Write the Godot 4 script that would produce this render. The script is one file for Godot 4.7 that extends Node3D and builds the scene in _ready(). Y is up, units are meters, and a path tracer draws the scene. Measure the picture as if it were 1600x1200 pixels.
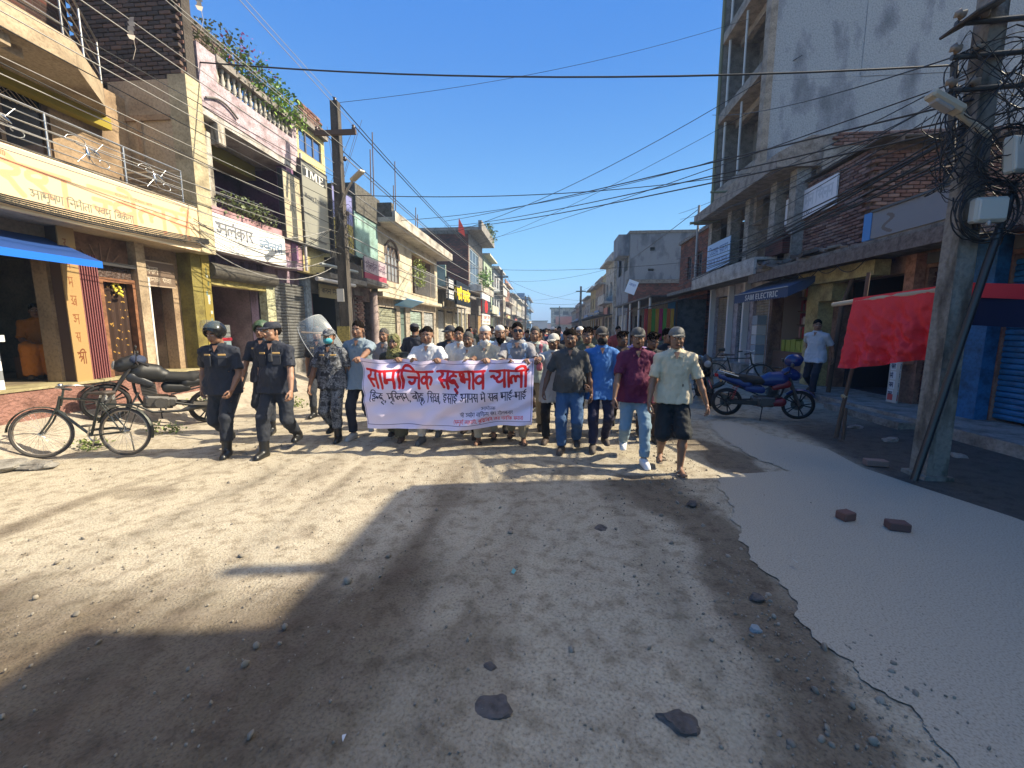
extends Node3D

const TAUF := 6.283185307
var rng := RandomNumberGenerator.new()
var M := {}            # materials by name
var MT := {}           # shared meshes
var fold := FastNoiseLite.new()

# ---------------------------------------------------------------- small helpers
func lin(r: float, g: float, b: float, a := 1.0) -> Color:
	var c := Color(r, g, b).linear_to_srgb()
	c.a = a
	return c

func rr(a: float, b: float) -> float:
	return rng.randf_range(a, b)

class MB:
	var v := PackedVector3Array()
	var n := PackedVector3Array()
	var u := PackedVector2Array()
	var c := PackedColorArray()
	var i := PackedInt32Array()
	var xf := Transform3D()
	var col := Color(1, 1, 1)
	var colored := false

	func vert(p: Vector3, nn: Vector3, uv: Vector2) -> int:
		v.append(xf * p)
		n.append((xf.basis * nn).normalized())
		u.append(uv)
		c.append(col)
		return v.size() - 1

	# corners counter-clockwise seen from outside
	func quad(a: Vector3, b: Vector3, cc: Vector3, d: Vector3, uva := Vector2(0, 1), uvb := Vector2(1, 1), uvc := Vector2(1, 0), uvd := Vector2(0, 0)) -> void:
		var nn := (b - a).cross(d - a)
		if nn.length_squared() < 1e-16:
			nn = (cc - b).cross(d - b)
		nn = nn.normalized()
		var k := vert(a, nn, uva)
		vert(b, nn, uvb)
		vert(cc, nn, uvc)
		vert(d, nn, uvd)
		i.append_array(PackedInt32Array([k, k + 2, k + 1, k, k + 3, k + 2]))

	func tri(a: Vector3, b: Vector3, cc: Vector3) -> void:
		var nn := (b - a).cross(cc - a).normalized()
		var k := vert(a, nn, Vector2(0, 0))
		vert(b, nn, Vector2(1, 0))
		vert(cc, nn, Vector2(0, 1))
		i.append_array(PackedInt32Array([k, k + 2, k + 1]))

	func box(lo: Vector3, hi: Vector3) -> void:
		var a := Vector3(minf(lo.x, hi.x), minf(lo.y, hi.y), minf(lo.z, hi.z))
		var b := Vector3(maxf(lo.x, hi.x), maxf(lo.y, hi.y), maxf(lo.z, hi.z))
		quad(Vector3(a.x, a.y, b.z), Vector3(b.x, a.y, b.z), Vector3(b.x, b.y, b.z), Vector3(a.x, b.y, b.z))
		quad(Vector3(b.x, a.y, a.z), Vector3(a.x, a.y, a.z), Vector3(a.x, b.y, a.z), Vector3(b.x, b.y, a.z))
		quad(Vector3(b.x, a.y, b.z), Vector3(b.x, a.y, a.z), Vector3(b.x, b.y, a.z), Vector3(b.x, b.y, b.z))
		quad(Vector3(a.x, a.y, a.z), Vector3(a.x, a.y, b.z), Vector3(a.x, b.y, b.z), Vector3(a.x, b.y, a.z))
		quad(Vector3(a.x, b.y, b.z), Vector3(b.x, b.y, b.z), Vector3(b.x, b.y, a.z), Vector3(a.x, b.y, a.z))
		quad(Vector3(a.x, a.y, a.z), Vector3(b.x, a.y, a.z), Vector3(b.x, a.y, b.z), Vector3(a.x, a.y, b.z))

	func obox(center: Vector3, size: Vector3, b := Basis()) -> void:
		var keep := xf
		xf = xf * Transform3D(b, center)
		box(-size / 2, size / 2)
		xf = keep

	# box with chamfered edges, e = chamfer
	func cbox(center: Vector3, size: Vector3, e: float, b := Basis()) -> void:
		var keep := xf
		xf = xf * Transform3D(b, center)
		var h := size / 2
		var poly := PackedVector2Array([Vector2(-h.x + e, -h.y), Vector2(h.x - e, -h.y), Vector2(h.x, -h.y + e), Vector2(h.x, h.y - e), Vector2(h.x - e, h.y), Vector2(-h.x + e, h.y), Vector2(-h.x, h.y - e), Vector2(-h.x, -h.y + e)])
		var inner := PackedVector2Array()
		for p in poly:
			inner.append(Vector2(p.x * (h.x - e) / h.x, p.y * (h.y - e) / h.y))
		for k in 8:
			var p := poly[k]
			var q := poly[(k + 1) % 8]
			var pi_ := inner[k]
			var qi := inner[(k + 1) % 8]
			quad(Vector3(p.x, p.y, h.z - e), Vector3(q.x, q.y, h.z - e), Vector3(qi.x, qi.y, h.z), Vector3(pi_.x, pi_.y, h.z))
			quad(Vector3(q.x, q.y, h.z - e), Vector3(p.x, p.y, h.z - e), Vector3(p.x, p.y, -h.z + e), Vector3(q.x, q.y, -h.z + e))
			quad(Vector3(q.x, q.y, -h.z + e), Vector3(p.x, p.y, -h.z + e), Vector3(pi_.x, pi_.y, -h.z), Vector3(qi.x, qi.y, -h.z))
		for k in range(1, 7):
			tri(Vector3(inner[0].x, inner[0].y, h.z), Vector3(inner[k].x, inner[k].y, h.z), Vector3(inner[k + 1].x, inner[k + 1].y, h.z))
			tri(Vector3(inner[0].x, inner[0].y, -h.z), Vector3(inner[k + 1].x, inner[k + 1].y, -h.z), Vector3(inner[k].x, inner[k].y, -h.z))
		xf = keep

	# tube through points; r is a number or an array of radii
	func tube(pts: Array, r, sides := 8, caps := true, closed := false) -> void:
		var m := pts.size()
		if m < 2:
			return
		var base := v.size()
		var up := Vector3.UP
		var t0: Vector3 = (pts[1] - pts[0]).normalized()
		if absf(t0.dot(up)) > 0.9:
			up = Vector3.RIGHT
		var nx := t0.cross(up).normalized()
		var along := 0.0
		for k in m:
			var p: Vector3 = pts[k]
			var a: Vector3 = pts[(k - 1 + m) % m] if (k > 0 or closed) else p
			var b: Vector3 = pts[(k + 1) % m] if (k < m - 1 or closed) else p
			var t := (b - a).normalized()
			nx = (nx - t * nx.dot(t)).normalized()
			var ny := t.cross(nx)
			var rad: float = r[k] if r is Array or r is PackedFloat32Array else r
			if k > 0:
				along += p.distance_to(pts[k - 1])
			for s in sides + 1:
				var an := TAU * s / sides
				var d := nx * cos(an) + ny * sin(an)
				vert(p + d * rad, d, Vector2(float(s) / sides, along))
		var rings := m if closed else m - 1
		for k in rings:
			var k2 := (k + 1) % m
			for s in sides:
				var a := base + k * (sides + 1) + s
				var b := base + k2 * (sides + 1) + s
				i.append_array(PackedInt32Array([a, b, b + 1, a, b + 1, a + 1]))
		if caps and not closed:
			for e in [0, m - 1]:
				var p: Vector3 = pts[e]
				var q: Vector3 = pts[1] if e == 0 else pts[m - 2]
				var nn := (p - q).normalized()
				var k := vert(p, nn, Vector2(0.5, 0.5))
				var first := v.size()
				for s in sides:
					vert(xf.affine_inverse() * v[base + e * (sides + 1) + s], nn, Vector2(0.5, 0.5))
				for s in sides:
					if e == 0:
						i.append_array(PackedInt32Array([k, first + s, first + (s + 1) % sides]))
					else:
						i.append_array(PackedInt32Array([k, first + (s + 1) % sides, first + s]))

	# profile: Vector2(radius, height along local y), smooth normals
	func lathe(prof: Array, sides := 20, arc0 := 0.0, arc1 := TAU) -> void:
		var m := prof.size()
		var base := v.size()
		for k in m:
			var p: Vector2 = prof[k]
			var a: Vector2 = prof[maxi(k - 1, 0)]
			var b: Vector2 = prof[mini(k + 1, m - 1)]
			var t := (b - a).normalized()
			var nn := Vector2(t.y, -t.x)
			for s in sides + 1:
				var an := arc0 + (arc1 - arc0) * s / sides
				vert(Vector3(p.x * cos(an), p.y, p.x * sin(an)), Vector3(nn.x * cos(an), nn.y, nn.x * sin(an)), Vector2(float(s) / sides, float(k) / (m - 1)))
		for k in m - 1:
			for s in sides:
				var a := base + k * (sides + 1) + s
				var b := a + sides + 1
				i.append_array(PackedInt32Array([a, a + 1, b, a + 1, b + 1, b]))

	# polygon in local xy (counter-clockwise), extruded along local z from z0 to z1
	func prism(poly: PackedVector2Array, z0: float, z1: float) -> void:
		var area := 0.0
		for k in poly.size():
			var q := poly[(k + 1) % poly.size()]
			area += poly[k].x * q.y - q.x * poly[k].y
		if area < 0:
			poly = poly.duplicate()
			poly.reverse()
		var ids := Geometry2D.triangulate_polygon(poly)
		for k in range(0, ids.size(), 3):
			var a := poly[ids[k]]
			var b := poly[ids[k + 1]]
			var d := poly[ids[k + 2]]
			if (b - a).cross(d - a) < 0:
				var t := b
				b = d
				d = t
			tri(Vector3(a.x, a.y, z1), Vector3(b.x, b.y, z1), Vector3(d.x, d.y, z1))
			tri(Vector3(a.x, a.y, z0), Vector3(d.x, d.y, z0), Vector3(b.x, b.y, z0))
		for k in poly.size():
			var a := poly[k]
			var b := poly[(k + 1) % poly.size()]
			quad(Vector3(a.x, a.y, z0), Vector3(b.x, b.y, z0), Vector3(b.x, b.y, z1), Vector3(a.x, a.y, z1))

	# wall slab in local xy (0..w, 0..h), front at z=0, back at z=-t, rectangular holes [x0,x1,y0,y1]
	func wall(w: float, h: float, t: float, holes: Array) -> void:
		var xs := [0.0, w]
		var ys := [0.0, h]
		for o in holes:
			for k in [0, 1]:
				if o[k] > 0.001 and o[k] < w - 0.001: xs.append(o[k])
			for k in [2, 3]:
				if o[k] > 0.001 and o[k] < h - 0.001: ys.append(o[k])
		xs.sort()
		ys.sort()
		var nx := xs.size() - 1
		var ny := ys.size() - 1
		var solid := func(a: int, b: int) -> bool:
			if a < 0 or b < 0 or a >= nx or b >= ny: return false
			var mx: float = (xs[a] + xs[a + 1]) / 2
			var my: float = (ys[b] + ys[b + 1]) / 2
			for o in holes:
				if mx > o[0] and mx < o[1] and my > o[2] and my < o[3]: return false
			return true
		for a in nx:
			if xs[a + 1] - xs[a] < 1e-4: continue
			for b in ny:
				if ys[b + 1] - ys[b] < 1e-4 or not solid.call(a, b): continue
				var x0: float = xs[a]
				var x1: float = xs[a + 1]
				var y0: float = ys[b]
				var y1: float = ys[b + 1]
				quad(Vector3(x0, y0, 0), Vector3(x1, y0, 0), Vector3(x1, y1, 0), Vector3(x0, y1, 0))
				quad(Vector3(x1, y0, -t), Vector3(x0, y0, -t), Vector3(x0, y1, -t), Vector3(x1, y1, -t))
				if not solid.call(a + 1, b): quad(Vector3(x1, y0, 0), Vector3(x1, y0, -t), Vector3(x1, y1, -t), Vector3(x1, y1, 0))
				if not solid.call(a - 1, b): quad(Vector3(x0, y0, -t), Vector3(x0, y0, 0), Vector3(x0, y1, 0), Vector3(x0, y1, -t))
				if not solid.call(a, b + 1): quad(Vector3(x0, y1, 0), Vector3(x1, y1, 0), Vector3(x1, y1, -t), Vector3(x0, y1, -t))
				if not solid.call(a, b - 1): quad(Vector3(x0, y0, -t), Vector3(x1, y0, -t), Vector3(x1, y0, 0), Vector3(x0, y0, 0))

	func add(o: MB, t := Transform3D()) -> void:
		var b := v.size()
		for k in o.v.size():
			v.append(xf * (t * o.v[k]))
			n.append((xf.basis * (t.basis * o.n[k])).normalized())
		u.append_array(o.u)
		c.append_array(o.c)
		for k in o.i:
			i.append(k + b)

	func mesh() -> ArrayMesh:
		var a := []
		a.resize(Mesh.ARRAY_MAX)
		a[Mesh.ARRAY_VERTEX] = v
		a[Mesh.ARRAY_NORMAL] = n
		a[Mesh.ARRAY_TEX_UV] = u
		if colored: a[Mesh.ARRAY_COLOR] = c
		a[Mesh.ARRAY_INDEX] = i
		var m := ArrayMesh.new()
		m.add_surface_from_arrays(Mesh.PRIMITIVE_TRIANGLES, a)
		return m

# ---------------------------------------------------------------- scene nodes
func thing(called: String, label: String, category: String, at := Vector3.ZERO, group := "", kind := "") -> Node3D:
	var o := Node3D.new()
	o.name = called
	add_child(o, true)
	o.position = at
	tag(o, label, category, group, kind)
	return o

func tag(o: Node, label: String, category := "", group := "", kind := "") -> void:
	if label: o.set_meta("label", label)
	if category: o.set_meta("category", category)
	if group: o.set_meta("group", group)
	if kind: o.set_meta("kind", kind)

func put(called: String, mesh, mat: Material, parent: Node, at := Transform3D()) -> MeshInstance3D:
	var o := MeshInstance3D.new()
	o.name = called
	o.mesh = mesh.mesh() if mesh is MB else mesh
	o.material_override = mat
	o.transform = at
	parent.add_child(o, true)
	return o

# part built in world coordinates under a thing that stands at its base, without a turn
func part(called: String, mesh, mat: Material, parent: Node3D) -> MeshInstance3D:
	var w := Vector3.ZERO
	var p: Node = parent
	while p is Node3D and p != self:
		w += p.position
		p = p.get_parent()
	return put(called, mesh, mat, parent, Transform3D(Basis(), -w))

func single(called: String, mesh, mat: Material, label: String, category: String, group := "", kind := "") -> MeshInstance3D:
	var o := put(called, mesh, mat, self)
	tag(o, label, category, group, kind)
	return o

func bx(lo: Vector3, hi: Vector3) -> MB:
	var m := MB.new()
	m.box(lo, hi)
	return m

func tb(pts: Array, r, sides := 8) -> MB:
	var m := MB.new()
	m.tube(pts, r, sides)
	return m

func v3(x: float, y: float, z: float) -> Vector3:
	return Vector3(x, y, z)

# frame whose local x runs away from the camera along a left-hand front (facing +x)
func left_frame(x: float, znear: float, y := 0.0) -> Transform3D:
	return Transform3D(Basis(Vector3(0, 0, -1), Vector3.UP, Vector3(1, 0, 0)), Vector3(x, y, znear))
# local x runs towards the camera along a right-hand front (facing -x)
func right_frame(x: float, zfar: float, y := 0.0) -> Transform3D:
	return Transform3D(Basis(Vector3(0, 0, 1), Vector3.UP, Vector3(-1, 0, 0)), Vector3(x, y, zfar))
# facing +z
func cross_frame(x: float, z: float, y := 0.0) -> Transform3D:
	return Transform3D(Basis(), Vector3(x, y, z))

# front of a building along the street: holes given as [znear, zfar, y0, y1]
func front_wall(side: int, x: float, zn: float, zf: float, y0: float, y1: float, t: float, holes: Array) -> MB:
	var m := MB.new()
	var hs := []
	for o in holes:
		if side < 0: hs.append([zn - o[0], zn - o[1], o[2] - y0, o[3] - y0])
		else: hs.append([o[1] - zf, o[0] - zf, o[2] - y0, o[3] - y0])
	m.xf = left_frame(x, zn, y0) if side < 0 else right_frame(x, zf, y0)
	m.wall(zn - zf, y1 - y0, t, hs)
	return m

func cross_wall(x0: float, x1: float, z: float, y0: float, y1: float, t: float, holes := []) -> MB:
	var m := MB.new()
	var hs := []
	for o in holes: hs.append([o[0] - x0, o[1] - x0, o[2] - y0, o[3] - y0])
	m.xf = cross_frame(x0, z, y0)
	m.wall(x1 - x0, y1 - y0, t, hs)
	return m

func gy(x: float, z: float) -> float:   # ground height
	var y := 0.0
	if x < -6.4: y += 0.42 * clampf((-6.4 - x) / 1.0, 0, 1)
	if x > 4.6: y += 0.1 * clampf((x - 4.6) / 1.0, 0, 1)
	return y

# ---------------------------------------------------------------- textures and materials
func noise_tex(sd: int, freq: float, stops: Array, size := 512, oct := 4, type := FastNoiseLite.TYPE_SIMPLEX_SMOOTH, normal := 0.0, constant := false) -> NoiseTexture2D:
	var f := FastNoiseLite.new()
	f.seed = sd
	f.frequency = freq
	f.noise_type = type
	f.fractal_octaves = oct
	f.fractal_gain = 0.55
	var t := NoiseTexture2D.new()
	t.width = size
	t.height = size
	t.seamless = true
	t.noise = f
	if normal > 0.0:
		t.as_normal_map = true
		t.bump_strength = normal
	elif stops.size() > 0:
		var g := Gradient.new()
		var off := PackedFloat32Array()
		var cols := PackedColorArray()
		for s in stops:
			off.append(s[0])
			cols.append(s[1])
		g.offsets = off
		g.colors = cols
		if constant: g.interpolation_mode = Gradient.GRADIENT_INTERPOLATE_CONSTANT
		t.color_ramp = g
	return t

func plain(key: String, c: Color, rough := 0.75, metal := 0.0) -> StandardMaterial3D:
	if M.has(key): return M[key]
	var m := StandardMaterial3D.new()
	m.resource_name = key
	m.albedo_color = c
	m.roughness = rough
	m.metallic = metal
	M[key] = m
	return m

func stain_tex() -> Texture2D:
	if not MT.has("stain"):
		MT.stain = noise_tex(41, 0.007, [[0.0, Color(0.7, 0.68, 0.66)], [0.3, Color(0.85, 0.84, 0.82)], [0.62, Color(0.98, 0.98, 0.97)], [1.0, Color(1, 1, 1)]], 512, 6)
		MT.grain = noise_tex(42, 0.05, [[0.0, Color(0.78, 0.78, 0.78)], [0.5, Color(0.94, 0.94, 0.94)], [1.0, Color(1, 1, 1)]], 512, 5)
		MT.bump = noise_tex(43, 0.06, [[0.0, Color(0, 0, 0)], [1.0, Color(1, 1, 1)]], 512, 4)
		MT.streak = noise_tex(44, 0.01, [[0.0, Color(0.5, 0.48, 0.46)], [0.4, Color(0.85, 0.84, 0.82)], [0.6, Color(1, 1, 1)], [1.0, Color(1, 1, 1)]], 512, 4)
	return MT.stain

# painted or plastered surface: colour (linear), world-mapped grain and stains
func plaster(key: String, c: Color, rough := 0.85, tile := 4.0, bump := 0.6, streaks := false) -> StandardMaterial3D:
	if M.has(key): return M[key]
	stain_tex()
	var m := plain(key, c, rough)
	m.albedo_texture = MT.grain
	m.uv1_triplanar = true
	m.uv1_world_triplanar = true
	m.uv1_scale = Vector3.ONE * (1.0 / 1.7)
	m.detail_enabled = true
	m.detail_blend_mode = BaseMaterial3D.BLEND_MODE_MUL
	m.detail_albedo = MT.streak if streaks else MT.stain
	m.detail_uv_layer = BaseMaterial3D.DETAIL_UV_2
	m.uv2_triplanar = true
	m.uv2_world_triplanar = true
	m.uv2_scale = Vector3(1.0 / tile, 0.25 / tile if streaks else 1.0 / tile, 1.0 / tile)
	if bump > 0:
		m.heightmap_enabled = true
		m.heightmap_texture = MT.bump
		m.heightmap_scale = bump
	return m

# the same paint without world mapping: for things that are copied or small
func grainy(key: String, c: Color, rough := 0.8, metal := 0.0, scale := 3.0) -> StandardMaterial3D:
	if M.has(key): return M[key]
	stain_tex()
	var m := plain(key, c, rough, metal)
	m.albedo_texture = MT.grain
	m.uv1_triplanar = true
	m.uv1_scale = Vector3.ONE * scale
	return m

func brick_tex() -> Texture2D:
	if MT.has("bricks"): return MT.bricks
	var w := 256
	var im := Image.create_empty(w, w, false, Image.FORMAT_RGB8)
	var hm := Image.create_empty(w, w, false, Image.FORMAT_RGB8)
	im.fill(Color(0.62, 0.57, 0.52))
	hm.fill(Color(0.2, 0.2, 0.2))
	var rows := 16
	var per := 4
	for r in rows:
		for k in per + 1:
			var sh := (0.5 if r % 2 else 0.0)
			var x0 := int((k - sh) * w / per) + 2
			var tone := rr(0.6, 1.15)
			var red := rr(-0.06, 0.06)
			var cc := Color((0.66 + red) * tone, 0.42 * tone, 0.35 * tone)
			im.fill_rect(Rect2i(x0, r * 16 + 2, w / per - 4, 12), cc)
			hm.fill_rect(Rect2i(x0, r * 16 + 2, w / per - 4, 12), Color(1, 1, 1) * rr(0.75, 1.0))
	MT.bricks = ImageTexture.create_from_image(im)
	MT.bricksh = ImageTexture.create_from_image(hm)
	return MT.bricks

# brickwork too far off to tell the bricks apart
func brickwork(key: String, tint: Color) -> StandardMaterial3D:
	if M.has(key): return M[key]
	stain_tex()
	var m := plain(key, tint, 0.9)
	m.albedo_texture = brick_tex()
	m.uv1_triplanar = true
	m.uv1_world_triplanar = true
	m.uv1_scale = Vector3.ONE * (1.0 / 1.0)
	m.heightmap_enabled = true
	m.heightmap_texture = MT.bricksh
	m.heightmap_scale = 1.0
	m.detail_enabled = true
	m.detail_blend_mode = BaseMaterial3D.BLEND_MODE_MUL
	m.detail_albedo = MT.stain
	m.detail_uv_layer = BaseMaterial3D.DETAIL_UV_2
	m.uv2_triplanar = true
	m.uv2_world_triplanar = true
	m.uv2_scale = Vector3.ONE * 0.22
	return m

# ---------------------------------------------------------------- real bricks laid one by one
var bricks_left := 300
func brick_meshes() -> Array:
	if MT.has("brickm"): return MT.brickm
	var out := []
	for k in 4:
		var m := MB.new()
		var s := Vector3(0.216 + rr(-0.008, 0.005), 0.063 + rr(-0.004, 0.003), 0.1)
		m.cbox(Vector3.ZERO, s, 0.006)
		out.append(m.mesh())
	MT.brickm = out
	MT.brickc = [grainy("brick_a", lin(0.18, 0.088, 0.068), 0.9, 0, 7), grainy("brick_b", lin(0.23, 0.12, 0.09), 0.9, 0, 7), grainy("brick_c", lin(0.14, 0.075, 0.062), 0.92, 0, 7), grainy("brick_d", lin(0.28, 0.175, 0.14), 0.9, 0, 7), grainy("brick_e", lin(0.21, 0.135, 0.115), 0.92, 0, 7)]
	MT.brickold = [grainy("old_brick_a", lin(0.1, 0.07, 0.06), 0.95, 0, 7), grainy("old_brick_b", lin(0.14, 0.095, 0.075), 0.95, 0, 7), grainy("old_brick_c", lin(0.075, 0.06, 0.055), 0.95, 0, 7), grainy("old_brick_d", lin(0.17, 0.11, 0.085), 0.95, 0, 7), grainy("old_brick_e", lin(0.11, 0.085, 0.075), 0.95, 0, 7)]
	return out

# lays bricks on the face of frame xf (local xy), leaves out holes; at most `own` as parts, the others as one stuff part
func lay_bricks(parent: Node3D, xf: Transform3D, w: float, h: float, holes: Array, own: int, tones: Array) -> void:
	brick_meshes()
	var list := []
	var rows := int(h / 0.079)
	for r in rows:
		var x := -0.12 if r % 2 else 0.0
		while x < w - 0.05:
			var c := Vector3(x + 0.118, r * 0.079 + 0.036, -0.035)
			x += 0.237
			if c.x < 0.1 or c.x > w - 0.1: continue
			var ok := true
			for o in holes:
				if c.x > o[0] - 0.08 and c.x < o[1] + 0.08 and c.y > o[2] - 0.02 and c.y < o[3] + 0.02: ok = false
			if not ok: continue
			c += Vector3(rr(-0.004, 0.004), rr(-0.003, 0.003), rr(-0.007, 0.007))
			var b := Basis(Vector3.FORWARD, rr(-0.015, 0.015)) * Basis(Vector3.UP, rr(-0.02, 0.02))
			list.append(xf * Transform3D(b, c))
	list.sort_custom(func(a, b): return a.origin.length() < b.origin.length())
	var wpos := parent.position
	var rest := [[], [], [], [], []]
	for k in list.size():
		var t: Transform3D = list[k]
		t.origin -= wpos
		if k < own:
			put("brick", MT.brickm[k % 4], tones[rng.randi() % 5], parent, t)
		else:
			rest[rng.randi() % 5].append(t)
	for k in 5:
		if rest[k].is_empty(): continue
		var mm := MultiMesh.new()
		mm.transform_format = MultiMesh.TRANSFORM_3D
		mm.mesh = MT.brickm[k % 4]
		mm.instance_count = rest[k].size()
		for j in rest[k].size():
			mm.set_instance_transform(j, rest[k][j])
		var o := MultiMeshInstance3D.new()
		o.name = "brickwork"
		o.multimesh = mm
		o.material_override = tones[k]
		o.set_meta("kind", "stuff")
		parent.add_child(o, true)

func _ready() -> void:
	rng.seed = 20
	# camera
	var cam := Camera3D.new()
	cam.name = "camera"
	cam.position = Vector3(0, 1.68, 0)
	cam.rotation = Vector3(-0.134566, 0.086682, 0)
	cam.fov = 85.42
	cam.near = 0.05
	cam.far = 5000.0
	add_child(cam)
	cam.current = true
	# sky, air, exposure
	var sky := ProceduralSkyMaterial.new()
	sky.sky_top_color = SKY_TOP
	sky.sky_horizon_color = SKY_LOW
	sky.sky_curve = 0.14
	sky.ground_bottom_color = Color(0.36, 0.33, 0.28)
	sky.ground_horizon_color = Color(0.5, 0.52, 0.54)
	sky.sun_angle_max = 48.0
	sky.sun_curve = 1.5
	var env := Environment.new()
	env.background_mode = Environment.BG_SKY
	env.sky = Sky.new()
	env.sky.sky_material = sky
	env.tonemap_mode = Environment.TONE_MAPPER_LINEAR
	env.tonemap_exposure = 2.25
	env.fog_enabled = true
	env.fog_density = 0.0016
	env.fog_light_color = Color(0.66, 0.79, 0.94)
	env.sdfgi_enabled = true
	env.ssao_enabled = true
	env.ssil_enabled = true
	var we := WorldEnvironment.new()
	we.name = "world"
	we.environment = env
	add_child(we)
	# sun: high on the right, a little beyond the marchers
	var sun := DirectionalLight3D.new()
	sun.name = "sun"
	sun.light_energy = 1.6
	sun.light_color = Color(1.0, 0.95, 0.85)
	sun.light_angular_distance = 0.5
	sun.shadow_enabled = true
	add_child(sun)
	sun.look_at_from_position(Vector3.ZERO, Vector3(-0.748, -0.655, 0.112), Vector3.UP)
	fold.seed = 11
	fold.frequency = 1.0
	fold.fractal_octaves = 2
	brick_meshes()
	build_ground()
	peach_house()
	purple_house()
	left_signs()
	dark_house()
	cream_house()
	left_row()
	tall_house()
	brick_house()
	right_row()
	small_things()

const SKY_TOP := Color(0.02, 0.325, 0.62)
const SKY_LOW := Color(0.47, 0.77, 0.88)

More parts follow.
